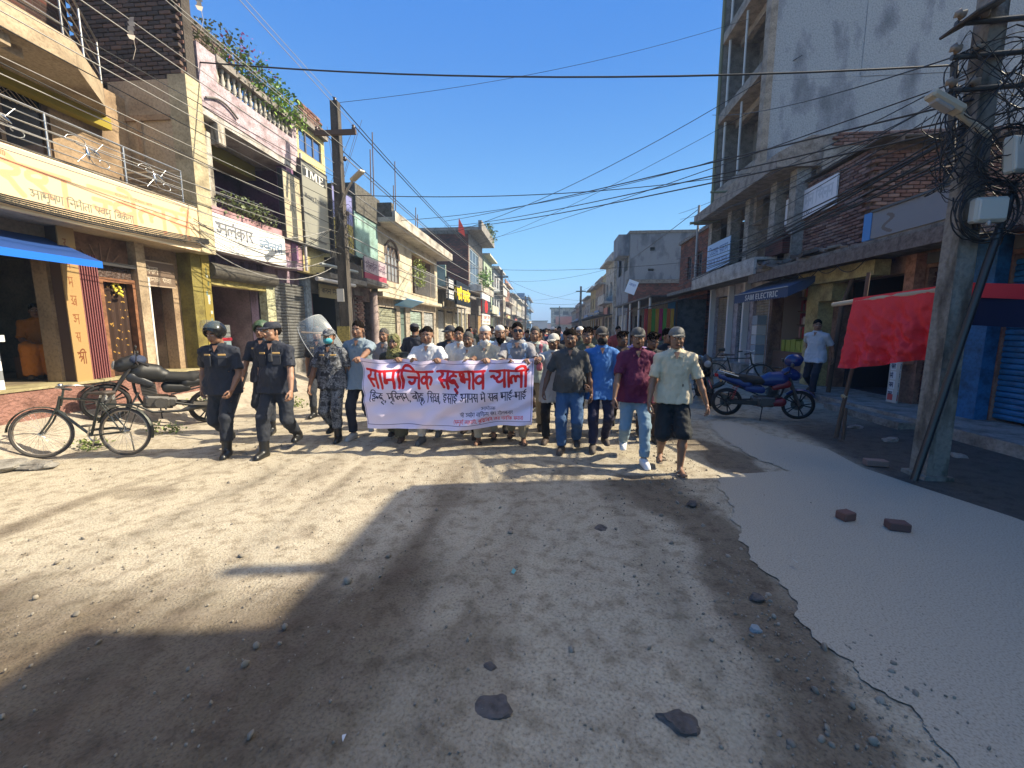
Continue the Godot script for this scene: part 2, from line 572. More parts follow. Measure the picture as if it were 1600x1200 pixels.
# ---------------------------------------------------------------- Devanagari lettering, drawn with strokes
# glyph: width ; strokes separated by |, points x,y (y 0 = foot, 10 = head line); ~ = smooth curve. The head line is drawn over the whole width.
const GLYPH := {
	"k": "8.4;4.4,10 4.4,0|~4.4,5 3.4,6.9 1.8,6.7 0.8,5 1.6,3.3 3.2,3.4 4.4,5 5.6,6.8 7.2,6.6 7.6,5 7,3.4 6.6,2.6",
	"K": "9.6;~1.8,10 3,8.4 2.6,6.9 1.2,6.2 3,5 4,3 4.6,0.8|~4.6,0.8 2.6,2.2 1,1.6|8.8,10 8.8,0|~8.8,5 7.6,6.8 6.2,6.2 6,4.6 7.2,3.6 8.8,4.6|4.6,0.9 8.8,2",
	"g": "6.8;2.2,10 2.2,4.4|~2.2,4.4 1.8,3.2 0.8,3.4 0.7,4.6 1.6,5|5.8,10 5.8,0",
	"G": "8;~1,10 1,7.6 2.4,6.6 3.6,7.2|~2.6,6.6 1,5.8 1,3.8 2.8,2.8 5,3.2 7,4|7,10 7,0",
	"j": "8;0.8,6 7,6|~4.2,6 4,3.4 2.4,2.4 0.9,3.2|7,10 7,0",
	"T": "6.4;3.2,10 3.2,7.8|~5.2,7.2 3.2,7.9 1.2,6.6 0.8,4 1.8,1.8 3.8,1.4 5.4,2.6",
	"D": "6.4;3,10 3,8|~5.4,7.9 3,8 1,7.2 1.2,5.6 3.4,5 5,3.8 4.4,1.8 2.4,1.2 0.8,2.2",
	"N": "8.2;1,10 1,5|~1,5 1.6,3.4 3.2,3.4 4,5|4,10 4,4.6|7.2,10 7.2,0",
	"t": "7;6,10 6,0|~6,6 3,6.2 1.2,5 1.2,3 2.6,1.2",
	"H": "7.8;~2.4,9 1.2,9.2 0.9,8 2,7.4 2.9,8.2 2.4,9|~2.8,7.8 2,6.2 1,5 1.6,3.2 4,3 6.8,4.4|6.8,10 6.8,0",
	"d": "6.2;3.4,10 3.4,8|~5.4,7.6 3.4,8 1.2,7 0.8,5 2,3.4 3.8,3.8 3.6,5.2 2.4,5|~3.8,3.8 4.4,2.2 5.6,0.6",
	"X": "8;~2,9.3 0.9,8.8 1.2,7.4 2.4,7.4|~1.6,7.2 0.9,5.8 1.6,3.6 4,3.2 7,4.6|7,10 7,0",
	"n": "7.2;6.2,10 6.2,0|6.2,5.4 2.4,5.4|~2.4,5.4 1.4,6.2 0.8,5.2 1.6,4.2 2.6,5 2.8,3.6",
	"p": "7;1.2,10 1.2,6|~1.2,6 1.4,4.2 3.4,3.8 6,5.4|6,10 6,0",
	"x": "7;1.2,10 1.2,6|~1.2,6 1.4,4.2 3.4,3.8 6,5.4|6,10 6,0|1.6,7.6 5.8,4.8",
	"P": "8.6;1.2,10 1.2,6|~1.2,6 1.4,4.2 3.4,3.8 5,5.4|5,10 5,0|~5,6.4 6.4,7.2 7.4,6 7,4.6",
	"b": "7;6,10 6,0|~6,6.4 3.6,7.4 1.2,6 1.2,4 3.4,3 6,4.6|1.8,6.6 5.4,4",
	"B": "8.2;7.2,10 7.2,0|~2.6,9.6 1.2,9 1.2,7.2 2.8,7 3.4,8.4|3,7 3,5.6|7.2,5 2.8,5|~2.8,5 1.6,5.8 1,4.6 1.8,3.6 3,4.6 3.2,3.2",
	"m": "7.4;1.6,10 1.6,4.6|6.4,10 6.4,0|6.4,5 1.6,5|~1.6,5 1.2,3.4 2.4,3.2 2.4,4.8",
	"y": "7.4;~1,9.6 2.8,8.8 2.8,6.8 1,5.8 1.4,4 3.4,3.4 6.4,5|6.4,10 6.4,0",
	"r": "5;~2.2,10 4,8.8 3.6,7 1.4,6 2.6,4.8 3.4,3 4.6,0.8",
	"l": "8.8;7.8,10 7.8,0|~0.9,2.2 0.6,5 1.8,6.8 3.4,6.4 3.8,3.4|~3.8,5.2 5,6.8 6.6,6.4 7.8,5.6",
	"v": "7;6,10 6,0|~6,6.4 3.6,7.4 1.2,6 1.2,4 3.4,3 6,4.6",
	"S": "8.6;7.6,10 7.6,0|~1.2,8.8 2.6,9.6 4,8.6 3.6,6.8 2,6.2 3.2,4.8 4.6,2.4|~2,6.2 0.8,6.8 0.8,8",
	"s": "8;~2.2,10 3.4,8.4 2.8,6.9 1.2,6 2.8,4.6 3.8,2.6 4.4,0.8|7,10 7,0|2.8,5 7,5",
	"h": "6.6;3.6,10 3.6,8.4|~5.6,7.4 3.6,8.4 1.4,7.6 1.8,6.2 4,6.2 5.6,5 4.6,3.2 2.4,3.4 1,2.4 2.2,0.8 4,0.9",
	"a": "10;~1,8.8 2.8,9.2 3.6,7.8 2.2,6.4 4,5.6 4,3.2 2.4,2.2 0.8,3.4|4.2,5.6 8.8,5.6|8.8,10 8.8,0",
	"A": "13;~1,8.8 2.8,9.2 3.6,7.8 2.2,6.4 4,5.6 4,3.2 2.4,2.2 0.8,3.4|4.2,5.6 8.6,5.6|8.6,10 8.6,0|12,10 12,0",
	"i": "6.6;3.4,10 3.4,8.6|~5.6,8.2 3.4,8.6 1.4,7.8 1.6,6.2 4,5.8 5.4,4.4 4.2,3 2,3.2 1,4|~2.8,3 2.4,1.4 4.4,0.6",
	"I": "6.6;3.4,10 3.4,8.6|~5.6,8.2 3.4,8.6 1.4,7.8 1.6,6.2 4,5.8 5.4,4.4 4.2,3 2,3.2 1,4|~2.8,3 2.4,1.4 4.4,0.6|~3.4,10 4.8,12 6.4,12.6",
	"u": "6.6;~1.2,9 3.6,9.2 4.6,7.8 2.4,6.4 4.8,5.2 5,3 3,1.6 1,2.8",
	"e": "7;~1.4,10 1.2,7 3,4.6 6,5.6|6,10 6,4|~4,4.8 4.6,2.6 5.8,0.8",
	"`": "1.2;-2.4,-0.4 -0.6,-2.4",
	# signs
	"q": "3;2,10 2,0",
	"w": "3.2;2,10 2,0|~2,10 1.2,12.2 -1.4,12.8 -4.2,11.4 -4.6,10",
	"W": "3.4;1,10 1,0|~1,10 2.4,12.6 6,13 8.4,11.4 8.8,10",
	"o": "3;2,10 2,0|~2,10 0.6,11.6 -1.6,12.6",
	"O": "3;2,10 2,0|~2,10 0.6,11.6 -1.6,12.6|~2,10 0.9,11 -0.6,11.4",
	".": "0;~-3.4,-0.4 -4.6,-1.6 -3.2,-2.4 -1.6,-3.6",
	":": "0;~-0.8,-2.4 -2.4,-2.8 -3.4,-1.6 -2.2,-0.8 -1,-0.2",
	"^": "0;~-1.2,10 -2.6,12 -4.6,12.4",
	"*": "0;-3,11.6 -2.6,12",
	"~": "0;~-1.4,10 -0.4,12 -2,12.8 -2.8,12",
	"-": "4;0.6,5 3.4,5",
	",": "2.4;~1.4,0.8 1.5,-0.4 0.7,-1.6",
	"(": "3;~2.4,11 1,7 1,3 2.4,-1",
	")": "3;~0.6,11 2,7 2,3 0.6,-1",
	# half letters and joined letters
	"1": "4.6;~2.2,10 3.4,8.4 2.8,6.9 1.2,6 2.8,4.6 3.8,2.6|2.8,5 4.8,5",
	"2": "4.4;4.8,5.4 2.2,5.4|~2.2,5.4 1.2,6.2 0.7,5.2 1.4,4.2 2.4,5 2.6,3.6",
	"3": "5;~0.9,2.6 0.6,5 1.6,6.8 3,6.4 3.4,3.4|~3.4,5.2 4,6.6 5,6",
	"4": "6.8;3.4,10 3.4,8|~5.6,7.8 3.4,8 1.2,7 1,5 2.4,4 4,4.6|~3,4 5.4,3.8 6,2 4,0.6 2.2,1.6 3.4,2.6 6,1.4",
	"5": "8.4;3.4,10 3.4,8|~5.2,7.6 3.4,8 1.2,7 0.9,5 2.2,3.8 3.8,4.4|~3.6,4.6 5,3.4 7.4,4.4|7.4,10 7.4,0|~2.4,3.8 3,2.2 4.4,1",
	"6": "8.6;7.6,10 7.6,0|~1.2,8.8 2.6,9.6 4,8.4 3,6.6 1.6,5.4|4,6 7.6,6|~7.6,5 5,4 3.4,2.2",
	"7": "4.6;1,10 1,5|~1,5 1.6,3.4 3.2,3.4 3.8,5|3.8,10 3.8,4.4",
	"8": "4.8;0.8,6 4.8,6|~3.4,6 3.2,3.4 2,2.4 0.7,3.2",
	"9": "4.4;1.6,10 1.6,4.6|4.6,5 1.6,5|~1.6,5 1.2,3.4 2.4,3.2 2.4,4.8",
	"0": "4.6;~4.8,6 3,7 1.2,6 1.2,4 2.8,3.2 4.8,4.4",
	"!": "3.4;~0.6,6.4 2,6.9 2.9,5.6 4.2,5.2",
	"=": "7.2;1,6.6 6,3.4|1,3.4 6,6.6|3.6,8 3.6,2",
	" ": "4.4;"
}
var glyphs := {}

func glyph(ch: String) -> Array:
	if glyphs.has(ch): return glyphs[ch]
	var def: String = GLYPH.get(ch, "5;")
	var cut := def.split(";")
	var lines := []
	for s in cut[1].split("|", false):
		var smooth := s.begins_with("~")
		var pts := PackedVector2Array()
		for w in s.trim_prefix("~").split(" ", false):
			var xy := w.split(",")
			pts.append(Vector2(float(xy[0]), float(xy[1])))
		if smooth and pts.size() > 2:
			var fine := PackedVector2Array()
			for k in pts.size() - 1:
				var a := pts[maxi(k - 1, 0)]
				var d := pts[mini(k + 2, pts.size() - 1)]
				for j in 4:
					fine.append(pts[k].cubic_interpolate(pts[k + 1], a, d, j / 4.0))
			fine.append(pts[-1])
			pts = fine
		lines.append(pts)
	glyphs[ch] = [float(cut[0]), lines, not ch in " ,-().:^*~"]
	return glyphs[ch]

func text_width(s: String) -> float:
	var w := 0.0
	for ch in s: w += glyph(ch)[0]
	return w

func stroke(im: Image, a: Vector2, b: Vector2, r: float, c: Color) -> void:
	var lo := Vector2(minf(a.x, b.x), minf(a.y, b.y)) - Vector2.ONE * (r + 1)
	var hi := Vector2(maxf(a.x, b.x), maxf(a.y, b.y)) + Vector2.ONE * (r + 1)
	var ab := b - a
	var l2 := maxf(ab.length_squared(), 1e-6)
	for y in range(maxi(int(lo.y), 0), mini(int(hi.y) + 1, im.get_height())):
		for x in range(maxi(int(lo.x), 0), mini(int(hi.x) + 1, im.get_width())):
			var p := Vector2(x + 0.5, y + 0.5)
			var t := clampf((p - a).dot(ab) / l2, 0, 1)
			var q := r + 0.5 - p.distance_to(a + ab * t)
			if q > 0:
				im.set_pixel(x, y, im.get_pixel(x, y).lerp(c, minf(q, 1) * c.a))

# x, y: pixel of the left end of the head line; h: pixels from foot to head line; wide: letters stretched sideways
func write(im: Image, s: String, x: float, y: float, h: float, c: Color, bold := 0.1, wide := 1.0, slope := 0.0) -> float:
	var k := h / 10.0
	var r := h * bold / 2
	var pen := x
	for ch in s:
		var g := glyph(ch)
		for pts in g[1]:
			for j in pts.size() - 1:
				var a: Vector2 = pts[j]
				var b: Vector2 = pts[j + 1]
				stroke(im, Vector2(pen + a.x * k * wide, y + h - a.y * k + slope * (pen - x)), Vector2(pen + b.x * k * wide, y + h - b.y * k + slope * (pen - x)), r, c)
		if g[2]:
			stroke(im, Vector2(pen - k * 0.2, y + slope * (pen - x)), Vector2(pen + (g[0] + 0.2) * k * wide, y + slope * (pen - x)), r * 0.85, c)
		pen += g[0] * k * wide
	return pen

# fits the text into a width
func write_fit(im: Image, s: String, x: float, y: float, w: float, h: float, c: Color, bold := 0.1) -> void:
	write(im, s, x, y, h, c, bold, w / (text_width(s) * h / 10.0))

func tex_of(im: Image) -> Texture2D:
	return ImageTexture.create_from_image(im)

func printed(key: String, im: Image, rough := 0.6) -> StandardMaterial3D:
	var m := plain(key, Color(1, 1, 1), rough)
	m.albedo_texture = tex_of(im)
	return m

# Latin lettering as thin raised letters; frame: local x along the text, z outwards
func letters(called: String, s: String, h: float, w: float, mat: Material, parent: Node3D, xf: Transform3D, face := "Droid Sans", weight := 700) -> MeshInstance3D:
	var f := SystemFont.new()
	f.font_names = PackedStringArray([face])
	f.font_weight = weight
	var t := TextMesh.new()
	t.font = f
	t.font_size = 32
	t.text = s
	t.depth = 0.3
	t.pixel_size = 0.01
	t.curve_step = 2.0
	var bb := t.get_aabb()
	var sc := Vector3(w / bb.size.x, h / bb.size.y, 0.012)
	var local := Transform3D(Basis.from_scale(sc), -bb.get_center() * sc)
	return put(called, t, mat, parent, xf * local)

# ---------------------------------------------------------------- ground
func ground_colour(x: float, z: float, f: FastNoiseLite) -> Color:
	var big := f.get_noise_2d(x * 6, z * 6)
	var str_ := f.get_noise_2d(x * 42 + 300, z * 4.5)
	var fine := f.get_noise_2d(x * 40, z * 40 + 90)
	var dust := Color(0.475, 0.425, 0.325)
	var grey := Color(0.415, 0.372, 0.282)
	var dark := Color(0.185, 0.15, 0.105)
	var c := dust.lerp(grey, smoothstep(-1.6, -0.2, x + big * 1.2))
	# darker earth: tyre lanes near the left, the strip beside the concrete, patches
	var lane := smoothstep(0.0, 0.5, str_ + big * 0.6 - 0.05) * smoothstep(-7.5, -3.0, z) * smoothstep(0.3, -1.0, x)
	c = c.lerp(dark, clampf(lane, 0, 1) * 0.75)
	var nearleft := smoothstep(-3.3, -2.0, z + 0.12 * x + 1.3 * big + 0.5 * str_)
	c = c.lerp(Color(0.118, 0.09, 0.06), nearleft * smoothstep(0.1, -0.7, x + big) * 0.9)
	var edge := 1.45 + 0.18 * sin(z * 1.7) + big * 0.25
	if z < -4.7: edge = 2.3 + 0.3 * sin(z)
	var strip := smoothstep(0.34, 0.2, absf(x - edge + 0.2 + 0.25 * f.get_noise_2d(x * 20, z * 20)))
	c = c.lerp(dark * 0.9, strip * 0.95 * smoothstep(-9.5, -7.0, z))
	var patch := smoothstep(0.36, 0.46, f.get_noise_2d(x * 16 + 70, z * 16 - 40))
	c = c.lerp(dark, patch * 0.5)
	# black wet ground before the right-hand shops
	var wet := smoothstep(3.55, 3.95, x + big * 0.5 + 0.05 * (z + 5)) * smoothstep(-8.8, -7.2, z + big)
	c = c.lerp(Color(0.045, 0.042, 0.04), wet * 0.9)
	if z < -9.0: c = c.lerp(Color(0.4, 0.35, 0.28), clampf((-9.0 - z) / 4.0, 0, 1) * 0.7)
	# grey concrete skirt in front of the left-hand shops
	var skirt := smoothstep(-5.9, -6.3, x + big * 0.5)
	c = c.lerp(Color(0.4, 0.36, 0.3), skirt * 0.7)
	for t in [-3.5, -2.15, -0.5, 0.8]:   # wheel tracks
		var xc: float = t + 0.22 * sin(z * 0.32 + t) + big * 0.1
		c *= 1.0 - 0.2 * smoothstep(0.2, 0.06, absf(x - xc)) * clampf(0.6 + str_, 0, 1)
	return c * (1.0 + fine * 0.1)

func build_ground() -> void:
	var f := FastNoiseLite.new()
	f.seed = 5
	f.frequency = 0.045
	f.fractal_octaves = 3
	var m := StandardMaterial3D.new()
	m.resource_name = "dirt"
	m.vertex_color_use_as_albedo = true
	m.roughness = 0.95
	m.albedo_texture = noise_tex(7, 0.055, [[0.0, Color(0.62, 0.6, 0.58)], [0.33, Color(0.9, 0.89, 0.88)], [0.55, Color(0.97, 0.96, 0.95)], [0.75, Color(1, 1, 1)], [1.0, Color(0.8, 0.79, 0.77)]], 1024, 5)
	m.uv1_triplanar = true
	m.uv1_world_triplanar = true
	m.uv1_scale = Vector3.ONE * (1.0 / 1.45)
	m.heightmap_enabled = true
	m.heightmap_texture = noise_tex(8, 0.06, [[0.0, Color(0, 0, 0)], [0.45, Color(0.35, 0.35, 0.35)], [0.62, Color(0.5, 0.5, 0.5)], [0.8, Color(1, 1, 1)], [1, Color(1, 1, 1)]], 1024, 5)
	m.heightmap_scale = 0.55
	m.detail_enabled = true
	m.detail_blend_mode = BaseMaterial3D.BLEND_MODE_MUL
	m.detail_albedo = noise_tex(9, 0.02, [[0.0, Color(0.72, 0.7, 0.67)], [0.4, Color(0.94, 0.93, 0.92)], [0.6, Color(1, 1, 1)], [1.0, Color(0.93, 0.92, 0.9)]], 1024, 6)
	m.detail_uv_layer = BaseMaterial3D.DETAIL_UV_2
	m.uv2_triplanar = true
	m.uv2_world_triplanar = true
	m.uv2_scale = Vector3.ONE * (1.0 / 3.7)
	M.dirt = m
	var patches := [[-7.6, 5.9, -10.0, 2.0, 0.07], [-7.6, 7.2, -60.0, -9.9, 0.3]]
	var b := MB.new()
	b.colored = true
	for p in patches:
		var st: float = p[4]
		var nx := int((p[1] - p[0]) / st)
		var nz := int((p[3] - p[2]) / st)
		var base := b.v.size()
		for zi in nz + 1:
			for xi in nx + 1:
				var x: float = p[0] + xi * st
				var z: float = p[2] + zi * st
				var h := gy(x, z) + 0.006 * f.get_noise_2d(x * 30, z * 30) + 0.012 * f.get_noise_2d(x * 34 + 90, z * 5) + 0.035 * f.get_noise_2d(x * 5, z * 5) * smoothstep(1.5, 0.9, absf(x))
				if x > 1.2: h = lerpf(h, gy(x, z) - 0.004, smoothstep(1.2, 1.45, x))
				if st > 0.2: h -= 0.004
				b.v.append(Vector3(x, h, z))
				b.u.append(Vector2(x, z))
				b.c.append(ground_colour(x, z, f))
		for zi in nz + 1:
			for xi in nx + 1:
				var k := base + zi * (nx + 1) + xi
				var l := b.v[k - 1] if xi > 0 else b.v[k]
				var r := b.v[k + 1] if xi < nx else b.v[k]
				var u_ := b.v[k - nx - 1] if zi > 0 else b.v[k]
				var d := b.v[k + nx + 1] if zi < nz else b.v[k]
				b.n.append((d - u_).cross(r - l).normalized())
				if xi < nx and zi < nz:
					b.i.append_array(PackedInt32Array([k, k + 1, k + nx + 1, k + 1, k + nx + 2, k + nx + 1]))
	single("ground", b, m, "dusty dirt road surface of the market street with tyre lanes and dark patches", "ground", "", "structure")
	var far := MB.new()
	far.quad(v3(-900, -0.05, 60), v3(900, -0.05, 60), v3(900, -0.05, -2500), v3(-900, -0.05, -2500))
	single("terrain", far, plaster("far_earth", lin(0.3, 0.27, 0.21), 0.95, 9.0, 0), "flat earth that runs on below and beyond the market street", "terrain", "", "structure")
	# pale concrete apron on the right, its broken edge against the dirt
	var line := [Vector2(2.9, -7.6), Vector2(2.78, -7.1), Vector2(2.66, -6.5), Vector2(2.68, -5.9), Vector2(2.74, -5.4), Vector2(2.86, -5.0), Vector2(2.3, -4.86), Vector2(1.98, -4.8), Vector2(1.8, -4.3), Vector2(1.66, -3.6), Vector2(1.52, -3.1), Vector2(1.52, -2.6), Vector2(1.49, -2.15), Vector2(1.57, -1.8), Vector2(1.6, -1.4), Vector2(1.75, -0.9), Vector2(1.7, 0.2), Vector2(1.8, 1.5)]
	var poly := PackedVector2Array()
	for k in line.size() - 1:
		for j in 16:
			var q: Vector2 = line[k].lerp(line[k + 1], j / 16.0)
			poly.append(q + Vector2(f.get_noise_2d(q.y * 60 + q.x * 40, 3) * 0.09 + f.get_noise_2d(q.y * 300 + q.x * 200, 13) * 0.03, 0))
	poly.append(Vector2(1.8, 1.6))
	poly.append(Vector2(4.6, 1.6))
	for q in [Vector2(4.4, -1.0), Vector2(4.15, -3.9), Vector2(3.95, -4.6), Vector2(3.8, -5.2), Vector2(3.9, -6.0), Vector2(3.5, -6.7), Vector2(3.45, -7.3), Vector2(3.3, -7.7)]:
		poly.append(q)
	var ap := MB.new()
	ap.xf = Transform3D(Basis(Vector3(1, 0, 0), Vector3(0, 0, 1), Vector3(0, 1, 0)), Vector3.ZERO)
	var flip := PackedVector2Array()
	for q in poly: flip.append(q)
	# prism in (x, z); its depth runs up, so build with mirrored frame by hand
	var ids := Geometry2D.triangulate_polygon(flip)
	if ids.is_empty(): print("apron failed")
	ap.xf = Transform3D()
	var top := 0.005
	for k in range(0, ids.size(), 3):
		var a := flip[ids[k]]
		var b2 := flip[ids[k + 1]]
		var d := flip[ids[k + 2]]
		var va := v3(a.x, top, a.y)
		var vb := v3(b2.x, top, b2.y)
		var vd := v3(d.x, top, d.y)
		if (vb - va).cross(vd - va).y < 0: ap.tri(va, vd, vb)
		else: ap.tri(va, vb, vd)
	var cm := plaster("apron", lin(0.4, 0.362, 0.288), 0.93, 3.1, 0.2)
	cm.detail_enabled = false
	cm.albedo_texture = m.albedo_texture
	cm.uv1_scale = Vector3.ONE * 1.1
	single("pavement", ap, cm, "pale grey concrete apron with a broken edge along the right of the road", "pavement", "", "structure")
	# loose grit and pebbles
	for kind in 2:
		var st := MB.new()
		pebble(st, Vector3.ZERO, 1.0, 40 + kind)
		var mm := MultiMesh.new()
		mm.transform_format = MultiMesh.TRANSFORM_3D
		mm.use_colors = true
		mm.mesh = st.mesh()
		var n := 3200
		mm.instance_count = n
		for k in n:
			var z := 0.2 - pow(rng.randf(), 1.7) * 9.0
			var x := rr(-5.5, 3.4)
			if rng.randf() < 0.35: x = 1.35 + rng.randfn(0, 0.25)
			var s := rr(0.0025, 0.008) + pow(rng.randf(), 16) * 0.018
			if x > 1.9: s *= 0.5 if k % 4 == 0 else 0.15
			var y := gy(x, z) + 0.02 * f.get_noise_2d(x * 34 + 90, z * 5) + 0.035 * f.get_noise_2d(x * 5, z * 5) + (0.015 if x > 1.9 else 0.004)
			mm.set_instance_transform(k, Transform3D(Basis.from_euler(Vector3(rr(0, 6), rr(0, 6), rr(0, 6))) * Basis.from_scale(Vector3(s, s * rr(0.4, 0.8), s)), v3(x, y, z)))
			var g := rr(0.7, 1.15)
			mm.set_instance_color(k, Color(0.25 * g, 0.22 * g, 0.175 * g))
		var o := MultiMeshInstance3D.new()
		o.name = "pebbles"
		o.multimesh = mm
		var pm := plain("pebble", Color(1, 1, 1), 0.9)
		pm.vertex_color_use_as_albedo = true
		o.material_override = pm
		add_child(o, true)
		tag(o, ["loose rounded grit lying on the dirt road", "sharp small gravel scattered over the road and apron"][kind], "gravel", "", "stuff")

func pebble(m: MB, at: Vector3, s: float, sd: int) -> void:
	var f := FastNoiseLite.new()
	f.seed = sd
	f.frequency = 0.9
	var st := SphereMesh.new()
	st.radial_segments = 10
	st.rings = 6
	var a := st.get_mesh_arrays()
	var vs: PackedVector3Array = a[Mesh.ARRAY_VERTEX]
	var ns: PackedVector3Array = a[Mesh.ARRAY_NORMAL]
	for k in vs.size():
		var p := vs[k] * 2.0
		m.vert(at + p * s * (1.0 + 0.45 * f.get_noise_3dv(p)), ns[k], Vector2.ZERO)
	m.i.append_array(a[Mesh.ARRAY_INDEX])

func rock(called: String, at: Vector3, size: Vector3, sd: int, mat: Material, label: String) -> void:
	var f := FastNoiseLite.new()
	f.seed = sd
	f.frequency = 0.8
	f.fractal_octaves = 3
	var st := SphereMesh.new()
	st.radial_segments = 22
	st.rings = 12
	var a := st.get_mesh_arrays()
	var vs: PackedVector3Array = a[Mesh.ARRAY_VERTEX]
	var m := SurfaceTool.new()
	m.begin(Mesh.PRIMITIVE_TRIANGLES)
	var ids: PackedInt32Array = a[Mesh.ARRAY_INDEX]
	m.set_smooth_group(-1)
	var g := RandomNumberGenerator.new()
	g.seed = sd
	var cuts := []
	for k in 9: cuts.append([Vector3(g.randfn(), absf(g.randfn()) * 0.6, g.randfn()).normalized(), g.randf_range(0.55, 0.85)])
	for k in ids.size():
		var p := vs[ids[k]] * 2.0
		for c in cuts: p -= c[0] * maxf(p.dot(c[0]) - c[1], 0.0)
		var q := p * (1.1 + 0.3 * f.get_noise_3dv(p * 1.6))
		q.y = clampf(q.y, -1, 0.55 + 0.15 * f.get_noise_3dv(p * 3.0))
		m.add_vertex(q * size)
	m.generate_normals()
	var o := put(called, m.commit(), mat, self, Transform3D(Basis(), at))
	tag(o, label, "stone")

# ---------------------------------------------------------------- building pieces
# roller shutter in a frame (local x along the front, y up, z out); slats one by one or joined
func shutter(parent: Node3D, xf: Transform3D, w: float, h: float, mat: Material, own: bool, pitch := 0.085) -> void:
	var wpos := Vector3.ZERO
	var q: Node = parent
	while q is Node3D and q != self:
		wpos += q.position
		q = q.get_parent()
	var key := "slat%d_%d" % [roundi(w * 1000), roundi(pitch * 1000)]
	if not MT.has(key):
		var m := MB.new()
		var prof := PackedVector2Array([Vector2(0, 0.002), Vector2(0.016, 0.012), Vector2(0.02, pitch * 0.5), Vector2(0.014, pitch * 0.82), Vector2(0.0, pitch - 0.003), Vector2(-0.012, pitch * 0.5)])
		m.xf = Transform3D(Basis(Vector3(0, 0, 1), Vector3(0, 1, 0), Vector3(1, 0, 0)), Vector3.ZERO)
		# profile (z, y) swept along x
		var n := prof.size()
		m.xf = Transform3D()
		for k in n:
			var a := prof[k]
			var b := prof[(k + 1) % n]
			m.quad(v3(0, a.y, a.x), v3(w, a.y, a.x), v3(w, b.y, b.x), v3(0, b.y, b.x))
		MT[key] = [m, m.mesh()]
	var rows := int(h / pitch)
	if own:
		for k in rows:
			put("slat", MT[key][1], mat, parent, Transform3D(xf.basis, xf * v3(0, k * pitch, rr(-0.002, 0.002)) - wpos))
	else:
		var all := MB.new()
		for k in rows: all.add(MT[key][0], xf * Transform3D(Basis(), v3(0, k * pitch, 0)))
		part("shutter", all, mat, parent)

# a window in a hole of a front: frame bars and glass as one part with a pane below it
func window(parent: Node3D, xf: Transform3D, w: float, h: float, frame: Material, glass: Material, cols := 2, rows := 1, bar := 0.05, called := "window") -> void:
	var m := MB.new()
	m.xf = xf
	m.box(v3(0, 0, -0.04), v3(bar, h, 0.02))
	m.box(v3(w - bar, 0, -0.04), v3(w, h, 0.02))
	m.box(v3(bar, h - bar, -0.04), v3(w - bar, h, 0.02))
	m.box(v3(bar, 0, -0.04), v3(w - bar, bar, 0.02))
	for k in range(1, cols):
		m.box(v3(w * k / cols - bar * 0.4, bar, -0.035), v3(w * k / cols + bar * 0.4, h - bar, 0.015))
	for k in range(1, rows):
		m.box(v3(bar, h * k / rows - bar * 0.35, -0.03), v3(w - bar, h * k / rows + bar * 0.35, 0.012))
	var o := part(called, m, frame, parent)
	var g := MB.new()
	g.xf = xf
	g.box(v3(bar * 0.5, bar * 0.5, -0.02), v3(w - bar * 0.5, h - bar * 0.5, -0.012))
	var gp := put("pane", g, glass, o)
	gp.position = Vector3.ZERO

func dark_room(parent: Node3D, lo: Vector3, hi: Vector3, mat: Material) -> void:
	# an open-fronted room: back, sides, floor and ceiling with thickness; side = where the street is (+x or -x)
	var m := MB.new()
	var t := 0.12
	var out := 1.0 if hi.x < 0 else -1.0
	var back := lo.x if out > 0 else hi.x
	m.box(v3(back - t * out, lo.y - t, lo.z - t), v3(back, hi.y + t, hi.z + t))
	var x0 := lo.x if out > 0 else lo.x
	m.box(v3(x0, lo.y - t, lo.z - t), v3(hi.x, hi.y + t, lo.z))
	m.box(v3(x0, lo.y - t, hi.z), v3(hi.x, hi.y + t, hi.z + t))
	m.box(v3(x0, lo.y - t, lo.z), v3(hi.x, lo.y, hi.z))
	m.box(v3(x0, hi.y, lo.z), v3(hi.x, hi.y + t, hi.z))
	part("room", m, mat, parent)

func railing(parent: Node3D, a: Vector3, b: Vector3, h: float, bars: int, posts: int, mat: Material, r := 0.012) -> void:
	for k in posts + 1:
		var p := a.lerp(b, float(k) / posts)
		part("post", tb([p, p + Vector3.UP * h], r * 1.5, 8), mat, parent)
	for k in bars:
		var y := h * (k + 1.0) / bars
		part("rail", tb([a + Vector3.UP * y, b + Vector3.UP * y], r * (1.6 if k == bars - 1 else 0.8), 8), mat, parent)

